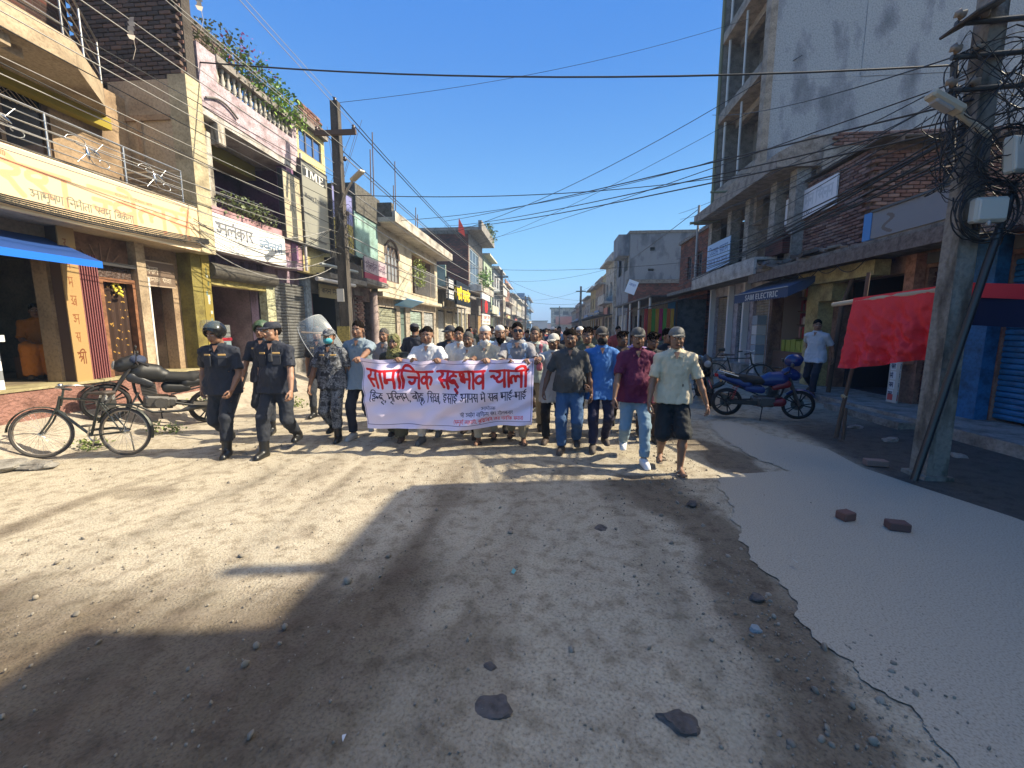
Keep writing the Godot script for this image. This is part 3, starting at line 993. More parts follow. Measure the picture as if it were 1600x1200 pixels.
func leafy(called: String, at: Vector3, size: Vector3, n: int, leaf: float, cols: Array, label: String, category := "plant", stems := true, sd := 1) -> Node3D:
	var g := RandomNumberGenerator.new()
	g.seed = sd
	var t := thing(called, label, category, at)
	if stems:
		var s := MB.new()
		for k in 9:
			var q := v3(g.randf_range(-0.4, 0.4) * size.x, g.randf_range(0.3, 0.9) * size.y, g.randf_range(-0.4, 0.4) * size.z)
			s.tube([v3(q.x * 0.3, 0, q.z * 0.6), q * v3(0.6, 0.55, 0.9), q], [0.008, 0.006, 0.003], 5)
		put("stem", s, plain("stem", lin(0.09, 0.075, 0.04), 0.9), t)
	for ci in cols.size():
		var m := MB.new()
		for k in n / cols.size():
			var d := Vector3(g.randfn(0, 0.3), g.randfn(0, 0.3), g.randfn(0, 0.3))
			d = d.limit_length(0.62)
			var p := v3(d.x * size.x, size.y * 0.5 + d.y * size.y, d.z * size.z)
			if p.y < 0: p.y = -p.y * 0.3
			var b := Basis.from_euler(Vector3(g.randf_range(-1.2, 1.2), g.randf_range(0, TAU), g.randf_range(-0.8, 0.8)))
			var l := leaf * g.randf_range(0.6, 1.3)
			m.xf = Transform3D(b, p)
			m.quad(v3(0, 0, 0), v3(l * 0.32, 0.04 * l, l * 0.45), v3(0, -0.02 * l, l), v3(-l * 0.32, 0.04 * l, l * 0.45))
		m.xf = Transform3D()
		var mat := plain("leaf_%s" % str(cols[ci]), cols[ci], 0.6)
		mat.backlight_enabled = true
		mat.backlight = cols[ci] * 0.5
		var o := put("foliage" if cols.size() == 1 or ci < 2 else "blossom", m, mat, t)
		o.set_meta("kind", "stuff")
	return t

# ---------------------------------------------------------------- left side of the street
func peach_house() -> void:
	var t := thing("jewellery_house", "peach two-storey house with faded jeweller signboard, steel balcony rail and old brick above", "building", v3(-7.6, 0, -4.5))
	var peach := plaster("peach", lin(0.52, 0.405, 0.275), 0.85, 4.0, 0.4)
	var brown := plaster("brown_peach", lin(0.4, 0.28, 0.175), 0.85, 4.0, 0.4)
	var zn := -1.2
	# plinth and step
	var red := plaster("red_plinth", lin(0.3, 0.15, 0.12), 0.9, 1.6, 1.5)
	part("plinth", bx(v3(-12, -0.2, -8.2), v3(-7.3, 0.8, zn)), red, t)
	part("floor", bx(v3(-12, 0.801, -8.2), v3(-7.28, 0.835, zn)), plaster("shopfloor", lin(0.42, 0.36, 0.2), 0.8, 2.0, 0.3), t)
	# ground-floor front, 0.83 .. 3.2
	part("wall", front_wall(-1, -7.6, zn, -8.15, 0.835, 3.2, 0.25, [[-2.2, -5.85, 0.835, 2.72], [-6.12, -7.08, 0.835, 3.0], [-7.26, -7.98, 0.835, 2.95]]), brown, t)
	dark_room(t, v3(-11.5, 0.84, -7.0), v3(-7.86, 2.9, -2.1), plaster("shop_dark", lin(0.25, 0.2, 0.13), 0.85, 3.0, 0))
	dark_room(t, v3(-10.5, 0.84, -7.97), v3(-7.86, 3.0, -7.22), plaster("shop_dim", lin(0.22, 0.16, 0.11), 0.85, 3.0, 0))
	# pillar with hand-painted writing
	var im := Image.create_empty(128, 768, false, Image.FORMAT_RGB8)
	im.fill(Color(0.64, 0.52, 0.33))
	for k in 6:
		write(im, "rpmKas"[k], 34, 60 + k * 92, 46, Color(0.5, 0.3, 0.14), 0.13, 1.0)
	write(im, "6w", 30, 620, 56, Color(0.42, 0.22, 0.08), 0.14)
	part("painted_pillar", front_wall(-1, -7.36, -5.87, -6.1, 0.835, 3.2, 0.02, []), printed("painted_pillar", im), t)
	part("pillar", bx(v3(-7.62, 0.835, -6.1), v3(-7.384, 3.2, -5.9)), plain("pillar_dark", lin(0.09, 0.05, 0.035), 0.8), t)
	part("pillar", bx(v3(-7.62, 0.835, -7.25), v3(-7.38, 3.2, -7.08)), peach, t)
	part("whitewashed_edge", bx(v3(-7.62, 0.835, -7.285), v3(-7.372, 2.6, -7.252)), plain("whitewash", lin(0.62, 0.6, 0.56), 0.9), t)
	# folding grille gate pushed together
	var gate := part("folding_gate", bx(v3(-7.5, 0.84, -6.42), v3(-7.47, 2.78, -6.14)), plaster("maroon_gate", lin(0.2, 0.07, 0.07), 0.6, 2.0, 0.3), t)
	for k in 9:
		part("gate_bar", bx(v3(-7.465, 0.84, -6.13 - k * 0.038), v3(-7.44, 2.86, -6.145 - k * 0.038)), plain("maroon_bar", lin(0.23, 0.08, 0.08), 0.5), t)
	part("gate_track", bx(v3(-7.58, 2.72, -7.1), v3(-7.4, 2.78, -2.2)), plain("gate_track", lin(0.03, 0.028, 0.028), 0.6), t)
	# doorway: brown frame, curtain with gold motifs, carved transom
	var wood := plaster("door_wood", lin(0.3, 0.13, 0.06), 0.6, 1.0, 0.3)
	for s in [[-6.46, -6.52], [-7.02, -7.08]]:
		part("door_frame", bx(v3(-7.58, 0.835, s[0]), v3(-7.45, 2.45, s[1])), wood, t)
	part("door_lintel", bx(v3(-7.58, 2.45, -7.08), v3(-7.45, 2.52, -6.46)), wood, t)
	var cim := Image.create_empty(128, 384, false, Image.FORMAT_RGB8)
	cim.fill(Color(0.2, 0.115, 0.06))
	for k in 60:
		var p := Vector2(rng.randi_range(8, 120), 20 + (k % 12) * 30 + rng.randi_range(-4, 4))
		stroke(cim, p, p + Vector2(rr(-4, 4), rr(-5, 5)), 2.0, Color(0.72, 0.56, 0.25))
	var cur := MB.new()
	cur.xf = left_frame(-7.56, -6.52, 0.85)
	for k in 16:
		var a := 0.5 * k / 16.0
		var b := 0.5 * (k + 1) / 16.0
		cur.quad(v3(a, 0, sin(k * 1.5) * 0.02), v3(b, 0, sin(k * 1.5 + 1.5) * 0.02), v3(b, 1.6, sin(k * 1.5 + 1.5) * 0.02), v3(a, 1.6, sin(k * 1.5) * 0.02), Vector2(k / 16.0, 1), Vector2((k + 1) / 16.0, 1), Vector2((k + 1) / 16.0, 0), Vector2(k / 16.0, 0))
	part("door_curtain", cur, printed("door_curtain", cim, 0.8), t)
	part("transom", bx(v3(-7.6, 2.52, -7.08), v3(-7.54, 3.2, -6.14)), plaster("transom", lin(0.26, 0.14, 0.08), 0.7, 1.0, 0.5), t)
	for k in 9:
		var an := PI * k / 8.0
		part("carved_ray", tb([v3(-7.53, 2.58, -6.61), v3(-7.53, 2.58 + 0.5 * sin(an), -6.61 + 0.42 * cos(an))], 0.012, 5), plain("carving", lin(0.3, 0.17, 0.1), 0.6), t)
	part("transom_bar", bx(v3(-7.55, 2.53, -7.06), v3(-7.5, 2.74, -6.5)), plaster("dark_carving", lin(0.1, 0.06, 0.045), 0.6, 0.4, 2.0), t)
	var sim := Image.create_empty(256, 128, false, Image.FORMAT_RGB8)
	sim.fill(Color(0.43, 0.36, 0.3))
	write_fit(sim, "n^pql", 26, 34, 90, 30, Color(0.75, 0.7, 0.62), 0.16)
	write_fit(sim, "smqj s^vq", 20, 84, 200, 22, Color(0.75, 0.7, 0.62), 0.14)
	sim.fill_rect(Rect2i(0, 0, 256, 6), Color(0.65, 0.58, 0.5))
	sim.fill_rect(Rect2i(0, 122, 256, 6), Color(0.65, 0.58, 0.5))
	part("shop_board", front_wall(-1, -7.5, -7.3, -7.96, 2.46, 2.94, 0.05, []), printed("old_board", sim), t)
	# floor slab and the long signboard on its edge
	part("slab", bx(v3(-8.4, 3.2, -8.15), v3(-7.06, 4.05, zn)), peach, t)
	var fim := Image.create_empty(2048, 256, false, Image.FORMAT_RGB8)
	fim.fill(Color(0.86, 0.76, 0.6))
	var px := 2048 / 6.9
	var faded := Color(0.88, 0.63, 0.47)
	write_fit(fim, "nr^S 8v^ls~", 980, 66, 1000, 128, faded, 0.17)
	write_fit(fim, "AB:xN Wnm~qtq evm` Wbk^tq", 1220, 152, 420, 34, Color(0.42, 0.42, 0.36), 0.13)
	write_fit(fim, "rqm l (Wksqn sq)", 980, 30, 180, 16, Color(0.4, 0.36, 0.28), 0.12)
	write_fit(fim, "yhq WDjqIn gr gjj pqyqpq. rqqw anDr kqw~jjs rqjK^nrq rqqJ jqjk^s".replace("J", "j"), 980, 212, 960, 18, Color(0.44, 0.4, 0.3), 0.13)
	write_fit(fim, "sqmqn prwsn kr^", 1560, 60, 190, 12, Color(0.5, 0.42, 0.32), 0.12)
	fim.fill_rect(Rect2i(0, 0, 2048, 5), Color(0.98, 0.9, 0.75))
	fim.fill_rect(Rect2i(0, 246, 2048, 10), Color(0.97, 0.9, 0.76))
	part("signboard", front_wall(-1, -7.0, zn, -8.13, 3.2, 4.03, 0.05, []), printed("jeweller_board", fim), t)
	# balcony
	part("balcony_floor", bx(v3(-8.6, 4.051, -8.12), v3(-7.02, 4.07, zn)), plaster("cement_floor", lin(0.3, 0.27, 0.23), 0.9), t)
	var steel := plain("steel_rail", lin(0.55, 0.54, 0.52), 0.28, 0.9)
	railing(t, v3(-7.06, 4.07, -1.3), v3(-7.06, 4.07, -7.86), 0.58, 5, 6, steel, 0.011)
	railing(t, v3(-7.06, 4.07, -7.86), v3(-8.2, 4.07, -7.86), 0.58, 5, 1, steel, 0.011)
	for k in 6:   # scroll ornaments with shiny leaves
		var c := v3(-7.04, 4.34, -1.85 - k * 1.093)
		var o := MB.new()
		for s in [-1.0, 1.0]:
			var sp := []
			for j in 15:
				var an: float = j * 0.5
				var r := 0.02 + 0.011 * (14 - j)
				sp.append(c + v3(0, s * (0.09 - 0.0 * j) + s * r * 0.55 * sin(an), s * 0.16 + r * cos(an)))
			o.tube(sp, 0.007, 5)
			o.tube([c + v3(0, s * 0.2, -s * 0.2), c + v3(0.01, s * 0.03, -s * 0.06), c, c + v3(0, s * 0.02, s * 0.1)], 0.008, 5)
		var orn := part("ornament", o, steel, t)
		var lf := MB.new()
		for s in [-1.0, 1.0]:
			lf.xf = Transform3D(Basis(Vector3.RIGHT, s * 0.5 + 0.6), c + v3(0.012, s * 0.03, -s * 0.05))
			lf.lathe([Vector2(0.001, -0.1), Vector2(0.02, -0.05), Vector2(0.026, 0), Vector2(0.018, 0.06), Vector2(0.001, 0.11)], 8)
		put("leaf", lf, plain("chrome", lin(0.8, 0.8, 0.8), 0.12, 1.0), orn, Transform3D(Basis(), -Vector3.ZERO))
	# back wall of the balcony and the return wall at its end
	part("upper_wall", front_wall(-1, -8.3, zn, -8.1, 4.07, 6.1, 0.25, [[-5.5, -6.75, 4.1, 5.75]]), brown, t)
	var grille := plaster("grille_brown", lin(0.2, 0.13, 0.08), 0.6, 1.0, 0.2)
	var gm := MB.new()
	gm.xf = left_frame(-8.33, -5.5, 4.1)
	for k in 22:
		var a := -0.6 + k * 0.085
		for s in [-1.0, 1.0]:
			var x0 := a
			var x1 := a + 0.6
			if s < 0: 
				x0 = a + 0.6
				x1 = a
			var y0 := 1.05
			var y1 := 1.65
			var p := Vector2(x0, y0)
			var q := Vector2(x1, y1)
			if minf(p.x, q.x) < 0.0 or maxf(p.x, q.x) > 1.25: continue
			gm.tube([v3(p.x, p.y, 0), v3(q.x, q.y, 0)], 0.007, 4, false)
	part("grille", gm, plain("grille_light", lin(0.4, 0.3, 0.2), 0.6), t)
	window(t, left_frame(-8.36, -5.5, 4.1), 1.25, 1.65, grille, plain("brown_glass", Color(0.12, 0.08, 0.06, 1), 0.2), 2, 1, 0.07, "balcony_door")
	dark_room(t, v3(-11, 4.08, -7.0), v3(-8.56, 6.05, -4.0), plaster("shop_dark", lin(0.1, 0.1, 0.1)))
	part("return_wall", cross_wall(-8.62, -7.35, -8.1, 4.07, 6.42, 0.2), peach, t)
	part("corner_pillar", bx(v3(-7.35, 3.2, -8.46), v3(-6.98, 6.5, -8.1)), plaster("corner_yellow", lin(0.58, 0.5, 0.33), 0.85, 3.0, 0.3), t)
	part("pilaster", bx(v3(-8.05, 4.07, -8.1), v3(-7.98, 5.7, -8.05)), brown, t)
	part("beam", bx(v3(-8.3, 5.68, -8.098), v3(-7.36, 5.78, -8.06)), brown, t)
	# old brick above the return wall
	lay_bricks(t, cross_frame(-9.3, -8.12, 6.43), 2.3, 2.7, [], 150, MT.brickold if MT.has("brickold") else [])
	part("brick_core", bx(v3(-9.3, 6.42, -8.4), v3(-7.0, 9.1, -8.19)), plaster("old_mortar", lin(0.085, 0.07, 0.06), 0.95, 2.0, 1.0), t)
	lay_bricks(t, left_frame(-7.03, -8.16, 6.43), 0.26, 2.7, [], 40, MT.brickc)
	# roof slab with a chamfered corner, its beams and the rail of the terrace above
	var sl := MB.new()
	var poly := PackedVector2Array([Vector2(-7.0, 1.2), Vector2(-7.0, 6.15), Vector2(-7.75, 7.2), Vector2(-8.3, 7.7), Vector2(-9.4, 7.7), Vector2(-9.4, 1.2)])
	sl.xf = Transform3D(Basis(Vector3(1, 0, 0), Vector3(0, 0, -1), Vector3(0, 1, 0)), v3(0, 5.5, 0))
	sl.prism(poly, 0.0, 0.36)
	part("roof_slab", sl, peach, t)
	var step := MB.new()
	step.xf = Transform3D(Basis(Vector3(1, 0, 0), Vector3(0, 0, -1), Vector3(0, 1, 0)), v3(0, 5.36, 0))
	step.prism(PackedVector2Array([Vector2(-7.12, 1.2), Vector2(-7.12, 5.45), Vector2(-7.28, 5.45), Vector2(-7.28, 5.7), Vector2(-7.5, 5.7), Vector2(-7.5, 1.2)]), 0.0, 0.14)
	part("stepped_edge", step, peach, t)
	part("beam", bx(v3(-8.3, 5.28, -5.35), v3(-7.5, 5.5, -5.1)), plain("olive_paint", lin(0.28, 0.22, 0.02), 0.8), t)
	part("beam", bx(v3(-8.28, 5.3, -7.6), v3(-8.1, 5.5, -5.35)), plain("olive_paint", lin(0.4, 0.3, 0.03), 0.8), t)
	railing(t, v3(-7.1, 5.86, -1.4), v3(-7.1, 5.86, -6.1), 0.95, 5, 5, steel, 0.012)
	railing(t, v3(-7.1, 5.86, -6.1), v3(-8.2, 5.86, -7.6), 0.95, 5, 2, steel, 0.012)
	part("top_wall", front_wall(-1, -9.4, zn, -8.2, 5.86, 8.9, 0.25, [[-3.5, -4.7, 5.9, 7.9], [-6.0, -7.2, 6.6, 7.9]]), brickwork("brick_dark", Color(0.5, 0.45, 0.42)), t)
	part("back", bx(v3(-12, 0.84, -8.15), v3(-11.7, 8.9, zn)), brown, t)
	part("end_wall", bx(v3(-11.7, 0.84, zn - 0.3), v3(-7.6, 8.9, zn)), peach, t)
	part("top_roof", bx(v3(-12, 8.9, -8.2), v3(-9.4, 9.05, zn)), peach, t)
	# blue awning of the left shop
	var aw := thing("awning", "bright blue plastic awning over the open peach shop", "awning", v3(-7.0, 2.5, -4))
	var am := MB.new()
	var blue := plain("awning_blue", lin(0.012, 0.14, 0.62), 0.4)
	am.quad(v3(-6.8, 2.57, -2.0), v3(-6.8, 2.58, -5.98), v3(-6.8, 2.68, -5.98), v3(-6.8, 2.68, -2.0))
	var top := MB.new()
	for k in 20:   # cloth sagging a little between its battens
		var za := -2.0 - 3.98 * k / 20.0
		var zb := -2.0 - 3.98 * (k + 1) / 20.0
		var ya := 2.85 - 0.025 * absf(sin(k * 0.63))
		var yb := 2.85 - 0.025 * absf(sin((k + 1) * 0.63))
		top.quad(v3(-6.802, 2.68, za), v3(-6.802, 2.68, zb), v3(-7.2, yb, zb), v3(-7.2, ya, za))
		top.quad(v3(-7.2, ya, za), v3(-7.2, yb, zb), v3(-7.6, 3.03, zb), v3(-7.6, 3.03, za))
	part("canopy", top, plain("awning_navy", lin(0.012, 0.05, 0.2), 0.6), aw)
	part("valance", am, blue, aw)
	part("batten", tb([v3(-6.82, 2.66, -2.0), v3(-6.82, 2.66, -5.97)], 0.012, 6), plain("gate_track", Color.BLACK), aw)
	# counter striped black and white, with jars
	var ct := thing("shop_counter", "sweet shop counter in white and grey stripes at the edge of the left shop", "counter", v3(-7.6, 0.84, -4.4))
	for k in 5:
		part("stripe", bx(v3(-8.4, 0.84 + k * 0.13, -5.03), v3(-7.42, 0.84 + (k + 1) * 0.13 - 0.003, -3.0)), plain("stripe%d" % (k % 2), lin(0.75, 0.75, 0.72) if k % 2 == 0 else lin(0.2, 0.21, 0.22), 0.4), ct)
	part("counter_top", bx(v3(-8.42, 1.49, -5.08), v3(-7.38, 1.58, -2.98)), plain("counter_top", lin(0.6, 0.6, 0.58), 0.4), ct)
	for k in 3:
		var jar := thing("jar", ["jar of red sweets at the right end of the striped counter", "middle jar of red sweets on the striped counter", "jar of red sweets at the outer left of the striped counter"][k], "jar", v3(-7.6, 1.58, -4.86 + k * 0.3), "jars on the striped counter")
		var jm := MB.new()
		jm.lathe([Vector2(0, 0), Vector2(0.075, 0), Vector2(0.08, 0.02), Vector2(0.08, 0.19), Vector2(0.06, 0.21), Vector2(0, 0.21)], 14)
		put("body", jm, plain("red_sweets", lin(0.4, 0.06, 0.06), 0.15), jar)
		var lm := MB.new()
		lm.lathe([Vector2(0.066, 0.21), Vector2(0.066, 0.25), Vector2(0, 0.25)], 14)
		put("lid", lm, plain("lid_white", lin(0.7, 0.66, 0.6), 0.4), jar)
	# second shop's white counter with red top
	var c2 := thing("display_counter", "white counter with a red top and a scalloped foot in the second doorway", "counter", v3(-8.2, 0.84, -7.6))
	part("front", bx(v3(-8.6, 0.98, -7.96), v3(-8.2, 1.35, -7.2)), plain("counter_white", lin(0.6, 0.6, 0.6), 0.5), c2)
	part("red_top", bx(v3(-8.62, 1.35, -7.965), v3(-8.18, 1.4, -7.2)), plain("counter_red", lin(0.45, 0.03, 0.05), 0.4), c2)
	for k in 3:
		part("foot", bx(v3(-8.6, 0.84, -7.3 - k * 0.28), v3(-8.22, 0.98, -7.4 - k * 0.28)), plain("counter_white", Color.WHITE), c2)
	# little flower garland bunches in the doorways
	for k in 2:
		var fl := MB.new()
		for j in 14:
			fl.xf = Transform3D(Basis(), v3(rr(-0.05, 0.05), rr(-0.12, 0.08), rr(-0.05, 0.05)))
			fl.lathe([Vector2(0, -0.03), Vector2(0.03, 0), Vector2(0, 0.03)], 6)
		var o := put("garland", fl, plain("marigold", lin(0.6, 0.5, 0.06), 0.8), self, Transform3D(Basis(), [v3(-7.5, 2.45, -5.0), v3(-7.48, 2.36, -6.78)][k]))
		tag(o, ["yellow flower bunch hanging under the blue awning", "yellow flower bunch hanging in the brown doorway"][k], "garland")

func purple_house() -> void:
	var t := thing("purple_house", "lilac house with a white shop board, deep balcony and stained balustrade", "building", v3(-7.6, 0, -10))
	var lilac := plaster("lilac", lin(0.45, 0.33, 0.42), 0.88, 2.2, 0.5, true)
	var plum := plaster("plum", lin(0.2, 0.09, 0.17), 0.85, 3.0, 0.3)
	var olive := plain("olive_beam", lin(0.26, 0.21, 0.03), 0.8)
	part("plinth", bx(v3(-12, -0.2, -12.7), v3(-7.3, 0.78, -8.2)), plaster("grey_plinth", lin(0.3, 0.28, 0.25), 0.9, 1.6, 1.0), t)
	# yellow pillar pasted with old bills
	var pim := Image.create_empty(128, 512, false, Image.FORMAT_RGB8)
	pim.fill(Color(0.52, 0.46, 0.2))
	for k in 26:
		var c: Color = [Color(0.75, 0.75, 0.68), Color(0.4, 0.5, 0.5), Color(0.55, 0.48, 0.2), Color(0.3, 0.32, 0.22)][k % 4]
		var q := Rect2i(rng.randi_range(40, 100), rng.randi_range(40, 470), rng.randi_range(10, 34), rng.randi_range(10, 40))
		pim.fill_rect(q, c)
	for k in 8: write(pim, ["pq", "sv", "km", "rn"][k % 4], 50 + rng.randi_range(0, 40), 50 + k * 55, 13, Color(0.2, 0.22, 0.16), 0.15)
	part("yellow_pillar", bx(v3(-7.62, 0.78, -8.4), v3(-7.3, 3.3, -8.15)), plaster("pillar_yellow", lin(0.25, 0.205, 0.05), 0.85, 2.0, 0.4), t)
	part("pasted_pillar", front_wall(-1, -7.29, -8.402, -8.62, 0.78, 3.3, 0.3, []), printed("pasted_pillar", pim, 0.85), t)
	part("lintel", bx(v3(-7.6, 2.62, -10.5), v3(-7.36, 2.8, -8.62)), plaster("lintel_yellow", lin(0.45, 0.38, 0.14), 0.85, 1.0, 0.5), t)
	part("wall", front_wall(-1, -7.55, -8.62, -12.7, 0.78, 3.3, 0.25, [[-8.66, -10.48, 0.78, 2.64], [-10.85, -12.3, 0.78, 2.95]]), lilac, t)
	part("mottled_pillar", front_wall(-1, -7.34, -10.48, -10.82, 0.78, 3.0, 0.25, []), plaster("mottled", lin(0.5, 0.5, 0.33), 0.85, 0.5, 0.8), t)
	part("blue_pillar", front_wall(-1, -7.34, -12.3, -12.55, 0.78, 3.2, 0.25, []), plaster("pale_blue", lin(0.32, 0.4, 0.5), 0.85, 0.8, 0.5), t)
	dark_room(t, v3(-10.5, 0.79, -10.46), v3(-7.82, 2.9, -8.64), plaster("pink_room", lin(0.3, 0.22, 0.22), 0.8, 3.0, 0))
	# rolled shutter box over the shop
	var roll := MB.new()
	roll.xf = Transform3D(Basis(Vector3(0, 0, -1), Vector3(0, 1, 0), Vector3(1, 0, 0)) * Basis(Vector3.BACK, -PI / 2), v3(-7.33, 2.92, -8.62))
	roll.lathe([Vector2(0, 0), Vector2(0.17, 0), Vector2(0.175, 0.02), Vector2(0.175, 2.14), Vector2(0.17, 2.16), Vector2(0, 2.16)], 18)
	part("rolled_shutter", roll, plaster("rusty_roll", lin(0.11, 0.1, 0.085), 0.6, 0.6, 0.5), t)
	shutter(t, left_frame(-7.42, -10.86, 0.8), 1.42, 2.15, plaster("grey_shutter", lin(0.17, 0.17, 0.165), 0.5, 1.2, 0.2), true)
	# shelves in the open shop: red frames with white panels
	var sh := part("shelf_back", bx(v3(-10.2, 0.8, -10.4), v3(-10.1, 2.5, -8.7)), plain("shelf_white", lin(0.5, 0.5, 0.5), 0.6), t)
	for k in 6:
		part("shelf_frame", bx(v3(-10.1, 0.8, -8.72 - k * 0.33), v3(-9.95, 2.5, -8.77 - k * 0.33)), plain("shelf_red", lin(0.38, 0.02, 0.05), 0.5), t)
	part("shelf_top", bx(v3(-10.1, 2.1, -10.4), v3(-9.9, 2.2, -8.7)), plain("shelf_red", Color.RED), t)
	var cnt := thing("glass_counter", "low glass display counter with a red rim inside the shop behind the policemen", "counter", v3(-8.5, 0.79, -9.6))
	part("base", bx(v3(-8.8, 0.79, -10.3), v3(-8.3, 1.35, -8.8)), plain("counter_blue", lin(0.2, 0.27, 0.3), 0.4), cnt)
	part("rim", bx(v3(-8.82, 1.35, -10.32), v3(-8.28, 1.42, -8.78)), plain("counter_red", Color.RED), cnt)
	part("glass_top", bx(v3(-8.8, 1.42, -10.3), v3(-8.3, 1.75, -8.8)), glass("clear_glass", 0.2), cnt)
	# slab, board
	part("slab", bx(v3(-8.4, 3.3, -11.75), v3(-7.04, 3.5, -8.46)), lilac, t)
	part("parapet", bx(v3(-7.2, 3.5, -11.75), v3(-7.04, 4.22, -8.46)), plaster("pinkish", lin(0.5, 0.3, 0.33), 0.88, 2.0, 0.5), t)
	var im := Image.create_empty(1024, 300, false, Image.FORMAT_RGB8)
	im.fill(Color(0.86, 0.86, 0.84))
	write_fit(im, "al*kqr", 130, 70, 420, 92, Color(0.42, 0.43, 0.45), 0.2)
	write_fit(im, "8v^ls~", 640, 110, 330, 84, Color(0.45, 0.52, 0.6), 0.2)
	write_fit(im, "(rqm k.mqr sunqr)".replace("u", ""), 260, 172, 330, 26, Color(0.4, 0.4, 0.4), 0.14)
	write_fit(im, "p6q. Wm 7 mq^l", 250, 232, 250, 30, Color(0.4, 0.4, 0.42), 0.14)
	for k in 7: stroke(im, Vector2(50 + 18 * sin(k * 0.9), 120 + k * 20), Vector2(50 + 18 * sin(k * 0.9 + 0.9), 140 + k * 20), 5, Color(0.5, 0.5, 0.48))
	part("shop_board", front_wall(-1, -6.99, -8.2, -10.87, 3.3, 4.06, 0.05, []), printed("alankar_board", im), t)
	part("board_post", bx(v3(-7.03, 3.2, -8.3), v3(-6.985, 4.2, -8.27)), plain("maroon_bar", Color.RED), t)
	# balcony recess
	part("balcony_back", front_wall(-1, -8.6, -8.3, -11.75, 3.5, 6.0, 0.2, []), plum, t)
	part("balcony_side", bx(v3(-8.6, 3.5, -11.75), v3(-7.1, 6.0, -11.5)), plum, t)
	part("purple_pier", bx(v3(-7.3, 3.5, -11.5), v3(-7.02, 6.0, -11.2)), plaster("purple_light", lin(0.3, 0.15, 0.28), 0.85, 2.0, 0.3), t)
	part("white_column", bx(v3(-7.3, 4.22, -8.72), v3(-7.08, 5.7, -8.52)), plaster("old_white", lin(0.5, 0.46, 0.4), 0.9, 0.8, 0.6, true), t)
	part("beam", bx(v3(-8.5, 5.75, -8.75), v3(-7.2, 6.05, -8.5)), olive, t)
	part("beam", bx(v3(-8.3, 5.6, -11.2), v3(-7.9, 5.96, -8.76)), olive, t)
	part("bracket", bx(v3(-7.2, 5.55, -9.05), v3(-7.0, 5.96, -8.85)), plaster("old_white", Color.WHITE), t)
	part("soffit", bx(v3(-8.6, 5.97, -11.75), v3(-7.02, 6.12, -8.47)), plaster("white_soffit", lin(0.55, 0.52, 0.5), 0.9, 2.0, 0.4), t)
	part("window_grille", bx(v3(-8.58, 4.2, -9.6), v3(-8.55, 5.3, -8.8)), plain("grey_dark", lin(0.08, 0.08, 0.09), 0.5), t)
	for k in 3: part("rail", tb([v3(-7.1, 4.4 + k * 0.13, -8.7), v3(-7.1, 4.4 + k * 0.13, -11.3)], 0.009, 6), plain("steel_rail", Color.WHITE), t)
	# stained upper parapet with balusters
	var stained := plaster("stained_lilac", lin(0.55, 0.44, 0.5), 0.92, 1.6, 0.9)
	part("upper_parapet", bx(v3(-7.2, 6.12, -11.75), v3(-7.0, 6.78, -8.47)), stained, t)
	part("parapet_end", bx(v3(-7.2, 6.78, -8.95), v3(-7.0, 7.3, -8.47)), stained, t)
	part("parapet_end", bx(v3(-7.2, 6.78, -11.75), v3(-7.0, 7.3, -11.55)), stained, t)
	part("coping", bx(v3(-7.24, 7.2, -11.55), v3(-6.97, 7.34, -8.95)), plaster("dirty_coping", lin(0.3, 0.27, 0.25), 0.92, 1.0, 0.8), t)
	var bal := MB.new()
	bal.lathe([Vector2(0.04, 0), Vector2(0.045, 0.03), Vector2(0.025, 0.06), Vector2(0.05, 0.16), Vector2(0.03, 0.26), Vector2(0.025, 0.33), Vector2(0.045, 0.38), Vector2(0.04, 0.42)], 10)
	var bmesh := bal.mesh()
	for k in 15:
		put("baluster", bmesh, plaster("baluster_white", lin(0.55, 0.52, 0.47), 0.85, 1.0, 0.2), t, Transform3D(Basis(), v3(-7.1, 6.78, -9.06 - k * 0.171) - t.position))
	var arch := []
	for k in 9: arch.append(v3(-6.96, 6.3 - 0.0 * k + 0.14 * sin(PI * k / 8.0), -8.55 - k * 0.11))
	part("hanging_pipe", tb(arch, 0.022, 8), plain("old_pipe", lin(0.14, 0.13, 0.12), 0.6), t)
	part("drain_pipe", tb([v3(-6.95, 6.5, -11.8), v3(-6.95, 5.6, -11.8), v3(-6.95, 5.4, -11.75), v3(-6.95, 3.3, -11.75)], 0.04, 8), plain("drain", lin(0.4, 0.38, 0.38), 0.6), t)
	part("roof", bx(v3(-12, 6.121, -11.75), v3(-7.2, 6.3, -8.47)), plaster("cement_floor", Color.WHITE), t)
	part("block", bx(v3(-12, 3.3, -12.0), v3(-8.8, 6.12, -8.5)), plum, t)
	# brick stair head behind
	var bh := thing("brick_stair_head", "dark brick block standing on the roof behind the lilac balustrade", "brick block", v3(-8.8, 6.3, -9.8))
	part("core", bx(v3(-9.6, 6.3, -11.3), v3(-8.56, 9.0, -9.9)), plaster("old_mortar", Color.BLACK), bh)
	lay_bricks(bh, cross_frame(-9.6, -9.86, 7.0), 1.05, 1.95, [], 40, MT.brickold)
	lay_bricks(bh, left_frame(-8.52, -9.9, 7.0), 1.4, 1.95, [], 40, MT.brickold)
	# yellow top storey beyond
	var y := thing("yellow_house", "pale yellow top storey with blue windows behind the lilac house", "building", v3(-7.6, 0, -12.8))
	part("wall", front_wall(-1, -7.15, -11.9, -13.5, 3.3, 7.5, 0.2, [[-12.1, -13.3, 6.75, 7.35]]), plaster("pale_yellow", lin(0.72, 0.62, 0.3), 0.85, 3.0, 0.3), y)
